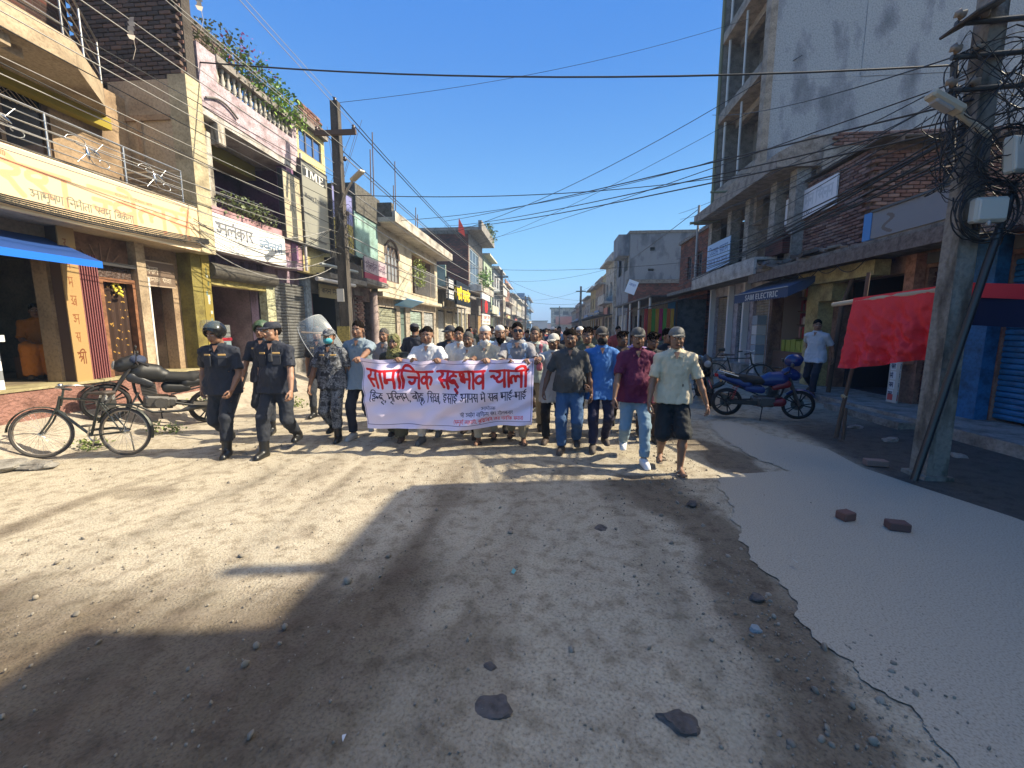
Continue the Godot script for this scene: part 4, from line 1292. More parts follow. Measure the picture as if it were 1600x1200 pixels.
	for k in 3:
		window(y, left_frame(-7.2, -12.1 - k * 0.4, 6.75), 0.4, 0.6, plain("window_frame_dark", lin(0.1, 0.09, 0.09), 0.5), plain("blue_pane", lin(0.06, 0.14, 0.36), 0.12), 1, 1, 0.03)
	part("side_wall", cross_wall(-10, -7.35, -11.9, 6.2, 7.5, 0.2), plaster("pale_yellow", Color.WHITE), y)
	part("roof", bx(v3(-10, 7.5, -13.5), v3(-7.0, 7.62, -11.85)), plaster("dirty_coping", Color.WHITE), y)
	part("block", bx(v3(-12, 0.5, -13.4), v3(-7.8, 6.6, -12.75)), plum, y)
	var by := MB.new()
	lay_bricks(y, left_frame(-7.06, -12.0, 7.63), 1.4, 0.4, [], 20, MT.brickc)
	# greenery
	var greens := [lin(0.07, 0.13, 0.02), lin(0.11, 0.19, 0.03)]
	leafy("roof_plant", v3(-7.2, 7.05, -10.7), v3(0.8, 0.95, 2.2), 1100, 0.1, greens, "leafy green creeper growing over the lilac balustrade", "plant", true, 3)
	leafy("roof_plant", v3(-7.3, 7.1, -9.6), v3(0.8, 1.0, 1.5), 600, 0.09, [lin(0.1, 0.12, 0.04), lin(0.16, 0.15, 0.07)], "dry greyish bush at the near end of the lilac balustrade", "plant", true, 4)
	leafy("bougainvillea", v3(-7.4, 7.3, -10.5), v3(0.8, 1.2, 1.6), 480, 0.085, [lin(0.08, 0.13, 0.03), lin(0.1, 0.15, 0.04), lin(0.5, 0.05, 0.22)], "flowering shrub with pink blossoms above the lilac balustrade", "plant", true, 5)
	leafy("roof_plant", v3(-7.1, 7.0, -11.4), v3(0.7, 0.8, 1.4), 600, 0.1, [lin(0.14, 0.25, 0.03), lin(0.2, 0.32, 0.05)], "bright yellow-green creeper at the far end of the lilac balustrade", "plant", true, 6)
	leafy("balcony_plant", v3(-7.1, 4.15, -9.7), v3(0.45, 0.5, 1.7), 420, 0.09, [lin(0.09, 0.12, 0.04), lin(0.14, 0.17, 0.06)], "sparse climbing plant spread along the lilac balcony", "plant", true, 7)
	leafy("roof_plant", v3(-7.3, 7.6, -13.1), v3(0.5, 0.4, 0.6), 120, 0.09, greens, "small green plant on the brick edge of the yellow storey", "plant", true, 8)

func glass(key: String, a := 0.1, c := Color(0.9, 0.95, 0.95)) -> StandardMaterial3D:
	if M.has(key): return M[key]
	var m := plain(key, Color(c.r, c.g, c.b, a), 0.05)
	m.transparency = BaseMaterial3D.TRANSPARENCY_ALPHA
	return m

func hanging_sign(called: String, label: String, x: float, zn: float, zf: float, y0: float, y1: float, im: Image, key: String) -> Node3D:
	var t := thing(called, label, "sign", v3(x, y0, (zn + zf) / 2))
	part("panel", front_wall(-1, x, zn, zf, y0, y1, 0.1, []), printed(key, im, 0.5), t)
	var fr := plain("sign_frame", lin(0.04, 0.035, 0.035), 0.5)
	part("frame", bx(v3(x - 0.12, y0 - 0.04, zn + 0.03), v3(x + 0.015, y1 + 0.04, zn + 0.003)), fr, t)
	part("frame", bx(v3(x - 0.12, y0 - 0.04, zf - 0.003), v3(x + 0.015, y1 + 0.04, zf - 0.03)), fr, t)
	part("frame", bx(v3(x - 0.12, y1 + 0.002, zf), v3(x + 0.015, y1 + 0.04, zn)), fr, t)
	part("frame", bx(v3(x - 0.12, y0 - 0.04, zf), v3(x + 0.015, y0 - 0.002, zn)), fr, t)
	return t

func left_signs() -> void:
	var im := Image.create_empty(160, 400, false, Image.FORMAT_RGB8)
	im.fill(Color(0.7, 0.66, 0.55))
	write_fit(im, "j^vr", 30, 40, 100, 34, Color(0.45, 0.43, 0.38), 0.16)
	for k in 5: stroke(im, Vector2(80, 110 + k * 24), Vector2(80 + 14 * sin(k * 2.0), 134 + k * 24), 5, Color(0.52, 0.5, 0.44))
	hanging_sign("hoarding", "cream upright shop hoarding at the far end of the lilac house", -6.95, -10.9, -11.66, 4.05, 5.75, im, "cream_hoarding")
	var i2 := Image.create_empty(256, 420, false, Image.FORMAT_RGB8)
	i2.fill(Color(0.56, 0.55, 0.5))
	i2.fill_rect(Rect2i(10, 20, 236, 52), Color(0.2, 0.2, 0.19))
	stroke(i2, Vector2(40, 190), Vector2(60, 330), 0.5, Color(0.4, 0.4, 0.4))
	var h := hanging_sign("ime_sign", "tall grey money transfer sign lettered IME beside the left pole", -6.9, -11.7, -13.05, 4.05, 6.3, i2, "ime_sign")
	var white := plain("letter_white", lin(0.75, 0.73, 0.66), 0.6)
	letters("letter_strip", "IME", 0.24, 0.95, white, h, Transform3D(Basis(Vector3(0, 0, -1), Vector3.UP, Vector3(1, 0, 0)), v3(-6.895, 6.05, -12.37) - h.position), "Droid Serif")
	letters("letter_strip", "Money Transfer", 0.16, 1.15, plain("letter_grey", lin(0.1, 0.1, 0.1), 0.6), h, Transform3D(Basis(Vector3(0, 0, -1), Vector3.UP, Vector3(1, 0, 0)), v3(-6.895, 5.4, -12.37) - h.position), "Droid Serif")
	letters("letter_strip", "money@home", 0.11, 0.9, plain("letter_grey", Color.BLACK), h, Transform3D(Basis(Vector3(0, 0, -1), Vector3.UP, Vector3(1, 0, 0)), v3(-6.895, 4.25, -12.4) - h.position), "Droid Serif")
	var i3 := Image.create_empty(128, 256, false, Image.FORMAT_RGB8)
	i3.fill(Color(0.5, 0.5, 0.68))
	i3.fill_rect(Rect2i(0, 128, 128, 128), Color(0.62, 0.55, 0.14))
	write_fit(i3, "smqj", 20, 160, 80, 24, Color(0.25, 0.3, 0.25), 0.14)
	hanging_sign("poster_board", "lavender and yellow poster board half hidden behind the left pole", -6.8, -13.15, -14.5, 4.2, 6.1, i3, "poster_board")

func dark_house() -> void:
	var t := thing("dark_shop_house", "dim recessed shop house with pipes behind the left pole", "building", v3(-7.6, 0, -14))
	part("plinth", bx(v3(-12, -0.2, -17.2), v3(-7.2, 0.7, -12.7)), plaster("grey_plinth", Color.WHITE), t)
	part("wall", front_wall(-1, -7.5, -12.75, -15.2, 0.7, 3.2, 0.25, [[-12.85, -14.8, 0.7, 2.8]]), plaster("grey_dirty", lin(0.3, 0.28, 0.26), 0.9, 2.0, 0.5), t)
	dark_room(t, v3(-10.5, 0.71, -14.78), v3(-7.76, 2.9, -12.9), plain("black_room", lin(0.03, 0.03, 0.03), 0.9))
	part("ledge", bx(v3(-7.9, 3.2, -15.2), v3(-6.7, 3.36, -12.6)), plaster("grey_dirty", Color.WHITE), t)
	part("tin_sheet", bx(v3(-8, 3.4, -15), v3(-6.8, 3.9, -13.1)), plaster("rust_dark", lin(0.09, 0.075, 0.065), 0.8, 1.0, 0.5), t)
	part("white_pipe", tb([v3(-6.75, 3.1, -11.9), v3(-6.7, 3.12, -14.2)], 0.06, 10), plain("pipe_white", lin(0.55, 0.53, 0.5), 0.5), t)
	part("grey_pipe", tb([v3(-6.72, 3.55, -12.1), v3(-6.68, 3.6, -14.4)], 0.05, 10), plain("pipe_grey", lin(0.3, 0.33, 0.32), 0.5), t)
	var im := Image.create_empty(256, 96, false, Image.FORMAT_RGB8)
	im.fill(Color(0.68, 0.62, 0.45))
	write_fit(im, "krn m^vS", 20, 30, 210, 34, Color(0.3, 0.28, 0.25), 0.14)
	part("board", front_wall(-1, -7.3, -13.0, -14.6, 2.66, 3.08, 0.04, []), printed("small_board", im), t)
	part("upper", front_wall(-1, -7.6, -13.5, -15.2, 3.9, 5.6, 0.2, []), plaster("grey_dirty", Color.WHITE), t)
	# turquoise house with a brick column
	var q := thing("turquoise_house", "house with a turquoise upper wall, rough concrete parapet and brick pier", "building", v3(-7.6, 0, -16.2))
	part("wall", front_wall(-1, -7.5, -15.2, -17.35, 0.7, 3.3, 0.25, [[-15.3, -15.7, 0.8, 2.8], [-16.5, -17.2, 0.75, 2.75]]), plaster("pinkish_grey", lin(0.35, 0.27, 0.25), 0.9, 1.5, 0.5), q)
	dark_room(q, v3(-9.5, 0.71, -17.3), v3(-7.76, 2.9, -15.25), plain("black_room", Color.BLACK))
	lay_bricks(q, left_frame(-7.4, -15.75, 0.8), 0.8, 2.2, [], 60, MT.brickc)
	part("pier_core", bx(v3(-7.7, 0.7, -16.5), v3(-7.46, 3.1, -15.78)), plaster("mortar", lin(0.4, 0.35, 0.3), 0.95), q)
	part("round_column", tb([v3(-7.2, 0.7, -16.9), v3(-7.2, 3.1, -16.9)], 0.16, 14), plaster("pinkish_column", lin(0.42, 0.33, 0.32), 0.85), q)
	part("turquoise_wall", cross_wall(-9.0, -7.1, -15.3, 4.3, 5.9, 0.2), plaster("turquoise", lin(0.32, 0.5, 0.46), 0.85, 3.0, 0.4), q)
	part("turquoise_front", front_wall(-1, -7.1, -15.5, -17.35, 4.3, 5.9, 0.2, []), plaster("turquoise", Color.WHITE), q)
	part("ledge", bx(v3(-9, 3.3, -17.3), v3(-6.7, 3.5, -15.2)), plaster("grey_dirty", Color.WHITE), q)
	part("parapet", bx(v3(-9.4, 5.9, -17.6), v3(-7.05, 6.9, -15.35)), plaster("rough_concrete", lin(0.16, 0.15, 0.13), 0.95, 0.9, 3.0), q)
	part("block", bx(v3(-12, 3.3, -17.3), v3(-7.8, 5.9, -15.4)), plaster("grey_dirty", Color.WHITE), q)
	var pi := Image.create_empty(256, 96, false, Image.FORMAT_RGB8)
	pi.fill(Color(0.66, 0.6, 0.62))
	pi.fill_rect(Rect2i(0, 64, 256, 32), Color(0.62, 0.25, 0.32))
	write_fit(pi, "mobqIl p~lqI", 16, 20, 220, 32, Color(0.4, 0.3, 0.36), 0.14)
	part("pink_board", front_wall(-1, -6.8, -15.3, -17.4, 3.45, 4.3, 0.05, []), printed("pink_board", pi), q)
	for k in 7:   # starter bars
		part("starter_bar", tb([v3(-7.3 - rr(0, 1.2), 6.8, -15.6 - k * 0.25), v3(-7.3 - rr(0, 1.2), 8.6 + rr(0, 1.2), -15.6 - k * 0.25)], 0.008, 4), plain("rebar", lin(0.12, 0.08, 0.06), 0.8), q)

func cream_house() -> void:
	var t := thing("cream_house", "cream house with an arched window, barred balcony and wide roof slab", "building", v3(-7.3, 0, -22))
	var cream := plaster("cream", lin(0.66, 0.58, 0.44), 0.85, 4.0, 0.3)
	part("plinth", bx(v3(-12, -0.2, -27.2), v3(-7.1, 0.55, -17.35)), plaster("grey_plinth", Color.WHITE), t)
	part("wall", front_wall(-1, -7.2, -17.4, -27.0, 3.2, 6.0, 0.25, [[-18.3, -20.0, 3.75, 5.35], [-22.0, -26.4, 3.5, 5.6]]), cream, t)
	part("side_wall", cross_wall(-12, -7.21, -17.4, 3.2, 6.0, 0.25), cream, t)
	# arched head over the window
	var arch := MB.new()
	arch.xf = left_frame(-7.18, -19.15, 4.85)
	var ring := []
	for k in 15: ring.append(v3(0.85 * cos(PI * k / 14.0), 0.5 + 0.75 * sin(PI * k / 14.0) - 0.5, 0))
	arch.tube(ring, 0.06, 6)
	part("window_arch", arch, plain("arch_brown", lin(0.14, 0.1, 0.08), 0.6), t)
	window(t, left_frame(-7.26, -18.3, 3.75), 1.7, 1.6, plain("arch_brown", Color.BLACK), plain("pane_grey", lin(0.25, 0.25, 0.25), 0.15), 4, 2, 0.06)
	var fan := MB.new()
	fan.xf = left_frame(-7.17, -19.15, 4.85)
	for k in 3:
		for j in 8:
			var a0 := PI * j / 8.0
			var a1 := PI * (j + 1) / 8.0
			var c0 := v3((k - 1) * 0.4, 0, 0)
			fan.tube([c0 + v3(0.38 * cos(a0), 0.5 * sin(a0), 0), c0 + v3(0.38 * cos(a1), 0.5 * sin(a1), 0)], 0.02, 4, false)
	part("fanlight", fan, plain("arch_brown", Color.BLACK), t)
	dark_room(t, v3(-9.5, 3.5, -26.3), v3(-7.46, 5.6, -22.1), plaster("balcony_brown", lin(0.3, 0.2, 0.13), 0.85, 2.0, 0.3))
	for k in 30:
		part("balcony_bar", tb([v3(-7.1, 3.5, -22.1 - k * 0.145), v3(-7.1, 4.9, -22.1 - k * 0.145)], 0.012, 4), plain("bar_grey", lin(0.3, 0.3, 0.3), 0.5), t)
	part("balcony_rail", tb([v3(-7.1, 4.9, -22.0), v3(-7.1, 4.9, -26.4)], 0.025, 6), plain("bar_grey", Color.BLACK), t)
	part("floor_slab", bx(v3(-8, 3.0, -27.1), v3(-6.95, 3.2, -17.3)), cream, t)
	part("roof_slab", bx(v3(-12, 6.0, -27.6), v3(-6.3, 6.18, -17.3)), plaster("slab_white", lin(0.6, 0.56, 0.5), 0.88, 3.0, 0.4), t)
	part("roof_rim", bx(v3(-6.42, 6.182, -27.6), v3(-6.3, 6.42, -17.3)), plaster("slab_white", Color.WHITE), t)
	part("dark_edge", bx(v3(-12, 6.181, -17.6), v3(-6.45, 6.75, -17.32)), plaster("rough_concrete", Color.WHITE), t)
	part("roof_parapet", bx(v3(-9.5, 6.185, -22), v3(-7.4, 7.0, -17.8)), plaster("rough_concrete", Color.WHITE), t)
	for b in [[-18.0, 8.6], [-18.3, 9.4], [-18.25, 8.0], [-20.6, 8.0], [-20.9, 9.2], [-24.0, 7.9], [-24.3, 7.6]]:
		part("starter_bar", tb([v3(-7.6, 6.2, b[0]), v3(-7.55, b[1] + 0.5, b[0] - 0.05)], 0.024, 4), plain("rebar", Color.BLACK), t)
	part("ground_front", front_wall(-1, -7.35, -17.4, -27.0, 0.55, 3.0, 0.25, [[-17.8, -19.9, 0.56, 2.6], [-20.4, -21.2, 0.56, 2.7], [-21.9, -24.0, 0.56, 2.6], [-24.4, -26.5, 0.56, 2.6]]), plaster("cream_dirty", lin(0.4, 0.34, 0.27), 0.88, 1.5, 0.4), t)
	shutter(t, left_frame(-7.45, -17.8, 0.56), 2.1, 2.0, plaster("shutter_olive", lin(0.36, 0.37, 0.27), 0.5, 1.2, 0.2), true, 0.1)
	shutter(t, left_frame(-7.45, -21.9, 0.56), 2.1, 2.0, plaster("shutter_mint", lin(0.4, 0.5, 0.45), 0.5, 1.2, 0.2), false, 0.1)
	shutter(t, left_frame(-7.45, -24.4, 0.56), 2.1, 2.0, plaster("shutter_pale", lin(0.45, 0.47, 0.48), 0.5, 1.2, 0.2), false, 0.1)
	part("door", bx(v3(-7.5, 0.56, -21.2), v3(-7.45, 2.7, -20.4)), plain("door_green", lin(0.1, 0.14, 0.12), 0.6), t)
	part("back_block", bx(v3(-12, 0.5, -27), v3(-9.6, 6.0, -17.5)), cream, t)
	var a := thing("small_awning", "small sky-blue tin awning under the cream balcony", "awning", v3(-6.9, 3, -20.8))
	var am := MB.new()
	am.xf = Transform3D(Basis(Vector3.BACK, 0.42), v3(-7.0, 2.9, -20.9))
	am.box(v3(-0.5, -0.012, -1.3), v3(0.35, 0.012, 1.3))
	part("sheet", am, plain("sky_tin", lin(0.06, 0.28, 0.6), 0.4), a)
	leafy("balcony_creeper", v3(-7.0, 3.9, -22.6), v3(0.5, 1.3, 1.4), 380, 0.13, [lin(0.16, 0.22, 0.04), lin(0.24, 0.3, 0.07)], "yellow-green creeper on the barred balcony of the cream house", "plant", true, 11)
	# low shops with the yellow-lettered board
	var s := thing("signboard_shops", "low row of shops under a black board with yellow letters", "building", v3(-7.4, 0, -32))
	part("wall", front_wall(-1, -7.4, -27.2, -38.2, 0.4, 4.2, 0.25, [[-27.8, -29.6, 0.5, 2.9], [-30.2, -32.2, 0.5, 2.9], [-33, -35, 0.5, 2.9], [-35.6, -37.6, 0.5, 2.9]]), plaster("shop_beige", lin(0.45, 0.4, 0.3), 0.88, 3.0, 0.4), s)
	var smat: Array = [plaster("shutter_pale", Color.WHITE), plaster("shutter_cream", lin(0.5, 0.45, 0.34), 0.5, 1.2, 0.2), plaster("shutter_olive", Color.WHITE), plaster("shutter_cream", Color.WHITE)]
	for k in 4: shutter(s, left_frame(-7.5, [-27.8, -30.2, -33.0, -35.6][k], 0.5), [1.8, 2.0, 2.0, 2.0][k], 2.4, smat[k], false, 0.11)
	part("green_wall", cross_wall(-10.5, -7.5, -30.5, 4.2, 6.2, 0.2), plaster("mint_wall", lin(0.35, 0.45, 0.38), 0.85), s)
	part("roof", bx(v3(-11, 4.2, -38.2), v3(-6.6, 4.35, -27.2)), plaster("grey_dirty", Color.WHITE), s)
	part("tin_porch", bx(v3(-7.4, 3.0, -30), v3(-5.9, 3.05, -27.3)), plaster("rust_dark", Color.WHITE), s)
	for k in 3: part("porch_post", tb([v3(-6.0, 0.2, -27.5 - k * 1.2), v3(-6.0, 3.0, -27.5 - k * 1.2)], 0.05, 6), plain("bar_grey", Color.BLACK), s)
	var im := Image.create_empty(512, 220, false, Image.FORMAT_RGB8)
	im.fill(Color(0.05, 0.05, 0.05))
	write_fit(im, "pqT~w Anl^T", 24, 74, 460, 92, Color(0.98, 0.83, 0.1), 0.22)
	var b1 := thing("yellow_letter_board", "black signboard with big yellow letters above the low shops", "sign", v3(-6.5, 3.7, -32))
	part("panel", front_wall(-1, -6.5, -29.6, -34.9, 3.35, 5.0, 0.15, []), printed("yellow_board", im, 0.5), b1)
	part("lower_panel", front_wall(-1, -6.52, -29.6, -34.9, 2.8, 3.32, 0.1, []), plaster("lower_board", lin(0.5, 0.45, 0.38), 0.7), b1)
	var i2 := Image.create_empty(256, 200, false, Image.FORMAT_RGB8)
	i2.fill(Color(0.05, 0.05, 0.055))
	for k in 4: i2.fill_rect(Rect2i(40, 16 + k * 44, 180, 36), Color(0.8, 0.8, 0.8))
	for k in 4: write_fit(i2, ["rqm b^k", "nmk s^v", "s*gm ks", "pqn mnq"][k], 60, 28 + k * 44, 140, 16, Color(0.2, 0.2, 0.22), 0.16)
	var b2 := thing("white_panel_board", "dark board with four white panels beside the yellow-lettered sign", "sign", v3(-6.6, 3.7, -28))
	part("panel", front_wall(-1, -6.6, -27.4, -29.3, 3.5, 5.0, 0.15, []), printed("panel_board", i2, 0.5), b2)

func left_row() -> void:
	# tall brick house whose bare flank shows above the low shops
	var t := thing("brick_flank_house", "tall house with a bare brick flank and blue-framed front windows", "building", v3(-7.4, 0, -41))
	part("side_wall", cross_wall(-13.5, -7.3, -38.3, 0.3, 10.3, 0.3), brickwork("brick_far", Color(0.62, 0.53, 0.48)), t)
	part("wall", front_wall(-1, -7.3, -38.6, -46.5, 0.3, 10.3, 0.3, [[-39.2, -44.0, 5.7, 9.0], [-39.3, -42, 0.4, 3.0], [-43, -45.8, 0.4, 3.0]]), plaster("grey_dirty", Color.WHITE), t)
	for k in 3:
		window(t, left_frame(-7.36, -39.2 - k * 1.6, 5.7), 1.6, 3.3, plain("frame_blue", lin(0.3, 0.38, 0.45), 0.5), plain("pane_dark", lin(0.05, 0.06, 0.08), 0.15), 2, 3, 0.1)
	part("roof_slab", bx(v3(-13.8, 10.3, -46.8), v3(-6.0, 10.55, -38.0)), plaster("grey_dirty", Color.WHITE), t)
	part("parapet", bx(v3(-6.3, 10.55, -46.8), v3(-6.0, 11.1, -38.0)), plaster("grey_dirty", Color.WHITE), t)
	part("balcony", bx(v3(-7.3, 5.0, -46.5), v3(-6.1, 5.6, -38.3)), plaster("slab_white", Color.WHITE), t)
	part("beam", bx(v3(-13.5, 10.0, -38.25), v3(-7.3, 10.3, -38.0)), plaster("rough_concrete", Color.WHITE), t)
	shutter(t, left_frame(-7.4, -39.3, 0.4), 2.7, 2.6, plaster("shutter_cream", Color.WHITE), false, 0.11)
	shutter(t, left_frame(-7.4, -43.0, 0.4), 2.8, 2.6, plaster("shutter_ochre", lin(0.5, 0.33, 0.14), 0.5, 1.2), false, 0.11)
	leafy("roof_plant", v3(-6.3, 10.6, -44.5), v3(1.2, 1.4, 3.0), 300, 0.3, [lin(0.08, 0.12, 0.03), lin(0.12, 0.15, 0.05)], "bushy plants on the roof edge of the brick-flanked house", "plant", false, 21)
	leafy("balcony_plant", v3(-6.0, 5.5, -39.2), v3(1.2, 1.2, 1.4), 200, 0.28, [lin(0.1, 0.2, 0.03), lin(0.14, 0.25, 0.05)], "green plant at the balcony corner of the brick-flanked house", "plant", false, 22)
	var im := Image.create_empty(256, 256, false, Image.FORMAT_RGB8)
	im.fill(Color(0.25, 0.2, 0.18))
	im.fill_rect(Rect2i(0, 0, 256, 50), Color(0.85, 0.85, 0.85))
	for k in 12:
		var an := TAU * k / 12.0
		stroke(im, Vector2(120, 110), Vector2(120 + 40 * cos(an), 105 + 46 * sin(an)), 10, Color(0.85, 0.12, 0.05))
	im.fill_rect(Rect2i(0, 170, 256, 86), Color(0.9, 0.88, 0.85))
	write_fit(im, "rqKl s^l", 20, 186, 210, 26, Color(0.8, 0.15, 0.1), 0.2)
	write_fit(im, "kqm bqjqr", 24, 228, 200, 18, Color(0.8, 0.15, 0.1), 0.2)
	var b := thing("red_print_board", "shop board with a red emblem and red print on white", "sign", v3(-6.1, 2.2, -42))
	part("panel", front_wall(-1, -6.1, -38.6, -44.0, 2.0, 4.9, 0.15, []), printed("red_board", im, 0.5), b)
	var rows := [
		# zn, zf, height, storeys, wall colour, trim, label, x
		[-46.8, -53.5, 9.6, 3, lin(0.42, 0.52, 0.4), lin(0.6, 0.6, 0.5), "light green framed house next beyond the brick flank", -7.2],
		[-53.7, -62, 9.2, 3, lin(0.42, 0.45, 0.5), lin(0.6, 0.6, 0.6), "grey-blue house with white jutting balcony, left of street", -7.0],
		[-62.2, -70, 7.6, 2, lin(0.55, 0.5, 0.42), lin(0.5, 0.5, 0.5), "lower beige house with a tin porch on the left side", -7.2],
		[-70.2, -80, 8.8, 3, lin(0.4, 0.2, 0.15), lin(0.55, 0.5, 0.45), "red brick house with open terrace far down the left", -7.4],
		[-80.3, -92, 7.9, 2, lin(0.5, 0.46, 0.4), lin(0.4, 0.4, 0.4), "dusty stone-coloured house before the cream terrace, left row", -7.0],
		[-92.3, -106, 7.5, 2, lin(0.56, 0.52, 0.42), lin(0.5, 0.5, 0.5), "cream terrace house far down the left row", -6.8],
		[-106.3, -124, 7.8, 2, lin(0.48, 0.44, 0.4), lin(0.4, 0.4, 0.4), "greyish house at the far end of the left row", -6.6],
		[-124.5, -150, 10.4, 3, lin(0.1, 0.22, 0.42), lin(0.4, 0.35, 0.3), "blue-clad tall building closing the left row", -6.2],
	]
	for r in rows: row_house(-1, r[0], r[1], r[2], r[3], r[4], r[5], r[6], r[7])

# an ordinary street house: front with windows per storey, balconies, shutters at the bottom, roof slab
func row_house(side: int, zn: float, zf: float, h: float, storeys: int, c: Color, trim: Color, label: String, x: float) -> void:
	var t := thing("street_house", label, "building", v3(x, 0, (zn + zf) / 2))
	var wallm := plaster("row_%s" % label.substr(0, 22), c, 0.88, 3.5, 0.6)
	var trimm := plaster("trim_%s" % label.substr(0, 22), trim, 0.85, 3.0, 0.4)
	var fh := (h - 0.3) / storeys
	var holes := []
	var glassm := plain("pane_dark", Color.BLACK)
	var w := zn - zf
	var n := maxi(2, roundi(w / 3.2))
	for s in storeys:
		for k in n:
			var c0 := zn - (k + 0.5) * w / n
			if s == 0: holes.append([c0 + 1.1, c0 - 1.1, 0.35, 2.75])
			else: holes.append([c0 + 0.7, c0 - 0.7, 0.3 + s * fh + 0.7, 0.3 + s * fh + 2.1])
	part("wall", front_wall(side, x, zn, zf, 0.25, h, 0.3, holes), wallm, t)
	var xb := x + side * 7.0
	part("side_wall", cross_wall(minf(x, xb) + (0.31 if side > 0 else 0.0), maxf(x, xb) - (0.31 if side < 0 else 0.0), zn, 0.25, h, 0.3), wallm, t)
	part("back_wall", bx(v3(xb, 0.25, zf), v3(xb + side * 0.3, h, zn)), wallm, t)
	var shut := [plaster("shutter_pale", Color.WHITE), plaster("shutter_cream", Color.WHITE), plaster("shutter_ochre", Color.WHITE), plaster("shutter_blue", lin(0.1, 0.2, 0.35), 0.5)]
	var idx := 0
	for o in holes:
		var ww: float = o[0] - o[1]
		var hh: float = o[3] - o[2]
		var xx := x + side * 0.12
		var fr := left_frame(xx, o[0], o[2]) if side < 0 else right_frame(xx, o[1], o[2])
		if idx < n:
			if rng.randf() < 0.7: shutter(t, fr, ww, hh, shut[rng.randi() % 4], false, 0.14)
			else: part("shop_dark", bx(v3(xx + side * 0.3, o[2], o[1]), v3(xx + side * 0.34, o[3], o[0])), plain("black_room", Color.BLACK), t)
		else: window(t, fr, ww, hh, trimm, glassm, 2, 1, 0.08)
		idx += 1
	for s in range(1, storeys):
		var y := 0.3 + s * fh
		var d := 0.9 if rng.randf() < 0.7 else 0.4
		part("balcony", bx(v3(x - side * d, y - 0.12, zf + 0.3), v3(x + side * -0.003, y + 0.06, zn - 0.3)), trimm, t)
		if d > 0.5:
			if rng.randf() < 0.5: part("balcony_wall", bx(v3(x - side * d, y + 0.06, zf + 0.3), v3(x - side * (d - 0.1), y + 0.8, zn - 0.3)), trimm, t)
			else: railing(t, v3(x - side * (d - 0.05), y + 0.06, zn - 0.35), v3(x - side * (d - 0.05), y + 0.06, zf + 0.35), 0.8, 3, 6, plain("bar_grey", Color.BLACK), 0.02)
	part("roof_slab", bx(v3(x - side * 0.7, h, zf), v3(xb, h + 0.2, zn + 0.01)), trimm, t)
	if rng.randf() < 0.6: part("roof_parapet", bx(v3(x - side * 0.2, h + 0.2, zf + 0.2), v3(x - side * 0.05, h + 0.9, zn - 0.2)), wallm, t)
	if rng.randf() < 0.7: part("stair_head", bx(v3(x + side * 1.5, h + 0.2, zf + w * 0.2), v3(x + side * 4.0, h + 2.2, zf + w * 0.6)), wallm, t)
	part("shop_awning", bx(v3(x - side * 1.3, 2.95, zf + 0.2), v3(x - side * 0.02, 3.02, zn - 0.2)), plaster("rust_dark", Color.WHITE), t)
	if rng.randf() < 0.8:
		var c2: Color = [lin(0.6, 0.6, 0.58), lin(0.35, 0.1, 0.08), lin(0.1, 0.2, 0.4), lin(0.5, 0.42, 0.2)][rng.randi() % 4]
		part("shop_board", bx(v3(x - side * 0.3, 3.05, zf + w * 0.2), v3(x - side * 0.2, 3.8, zf + w * 0.7)), plain("board_%s" % str(c2), c2, 0.6), t)

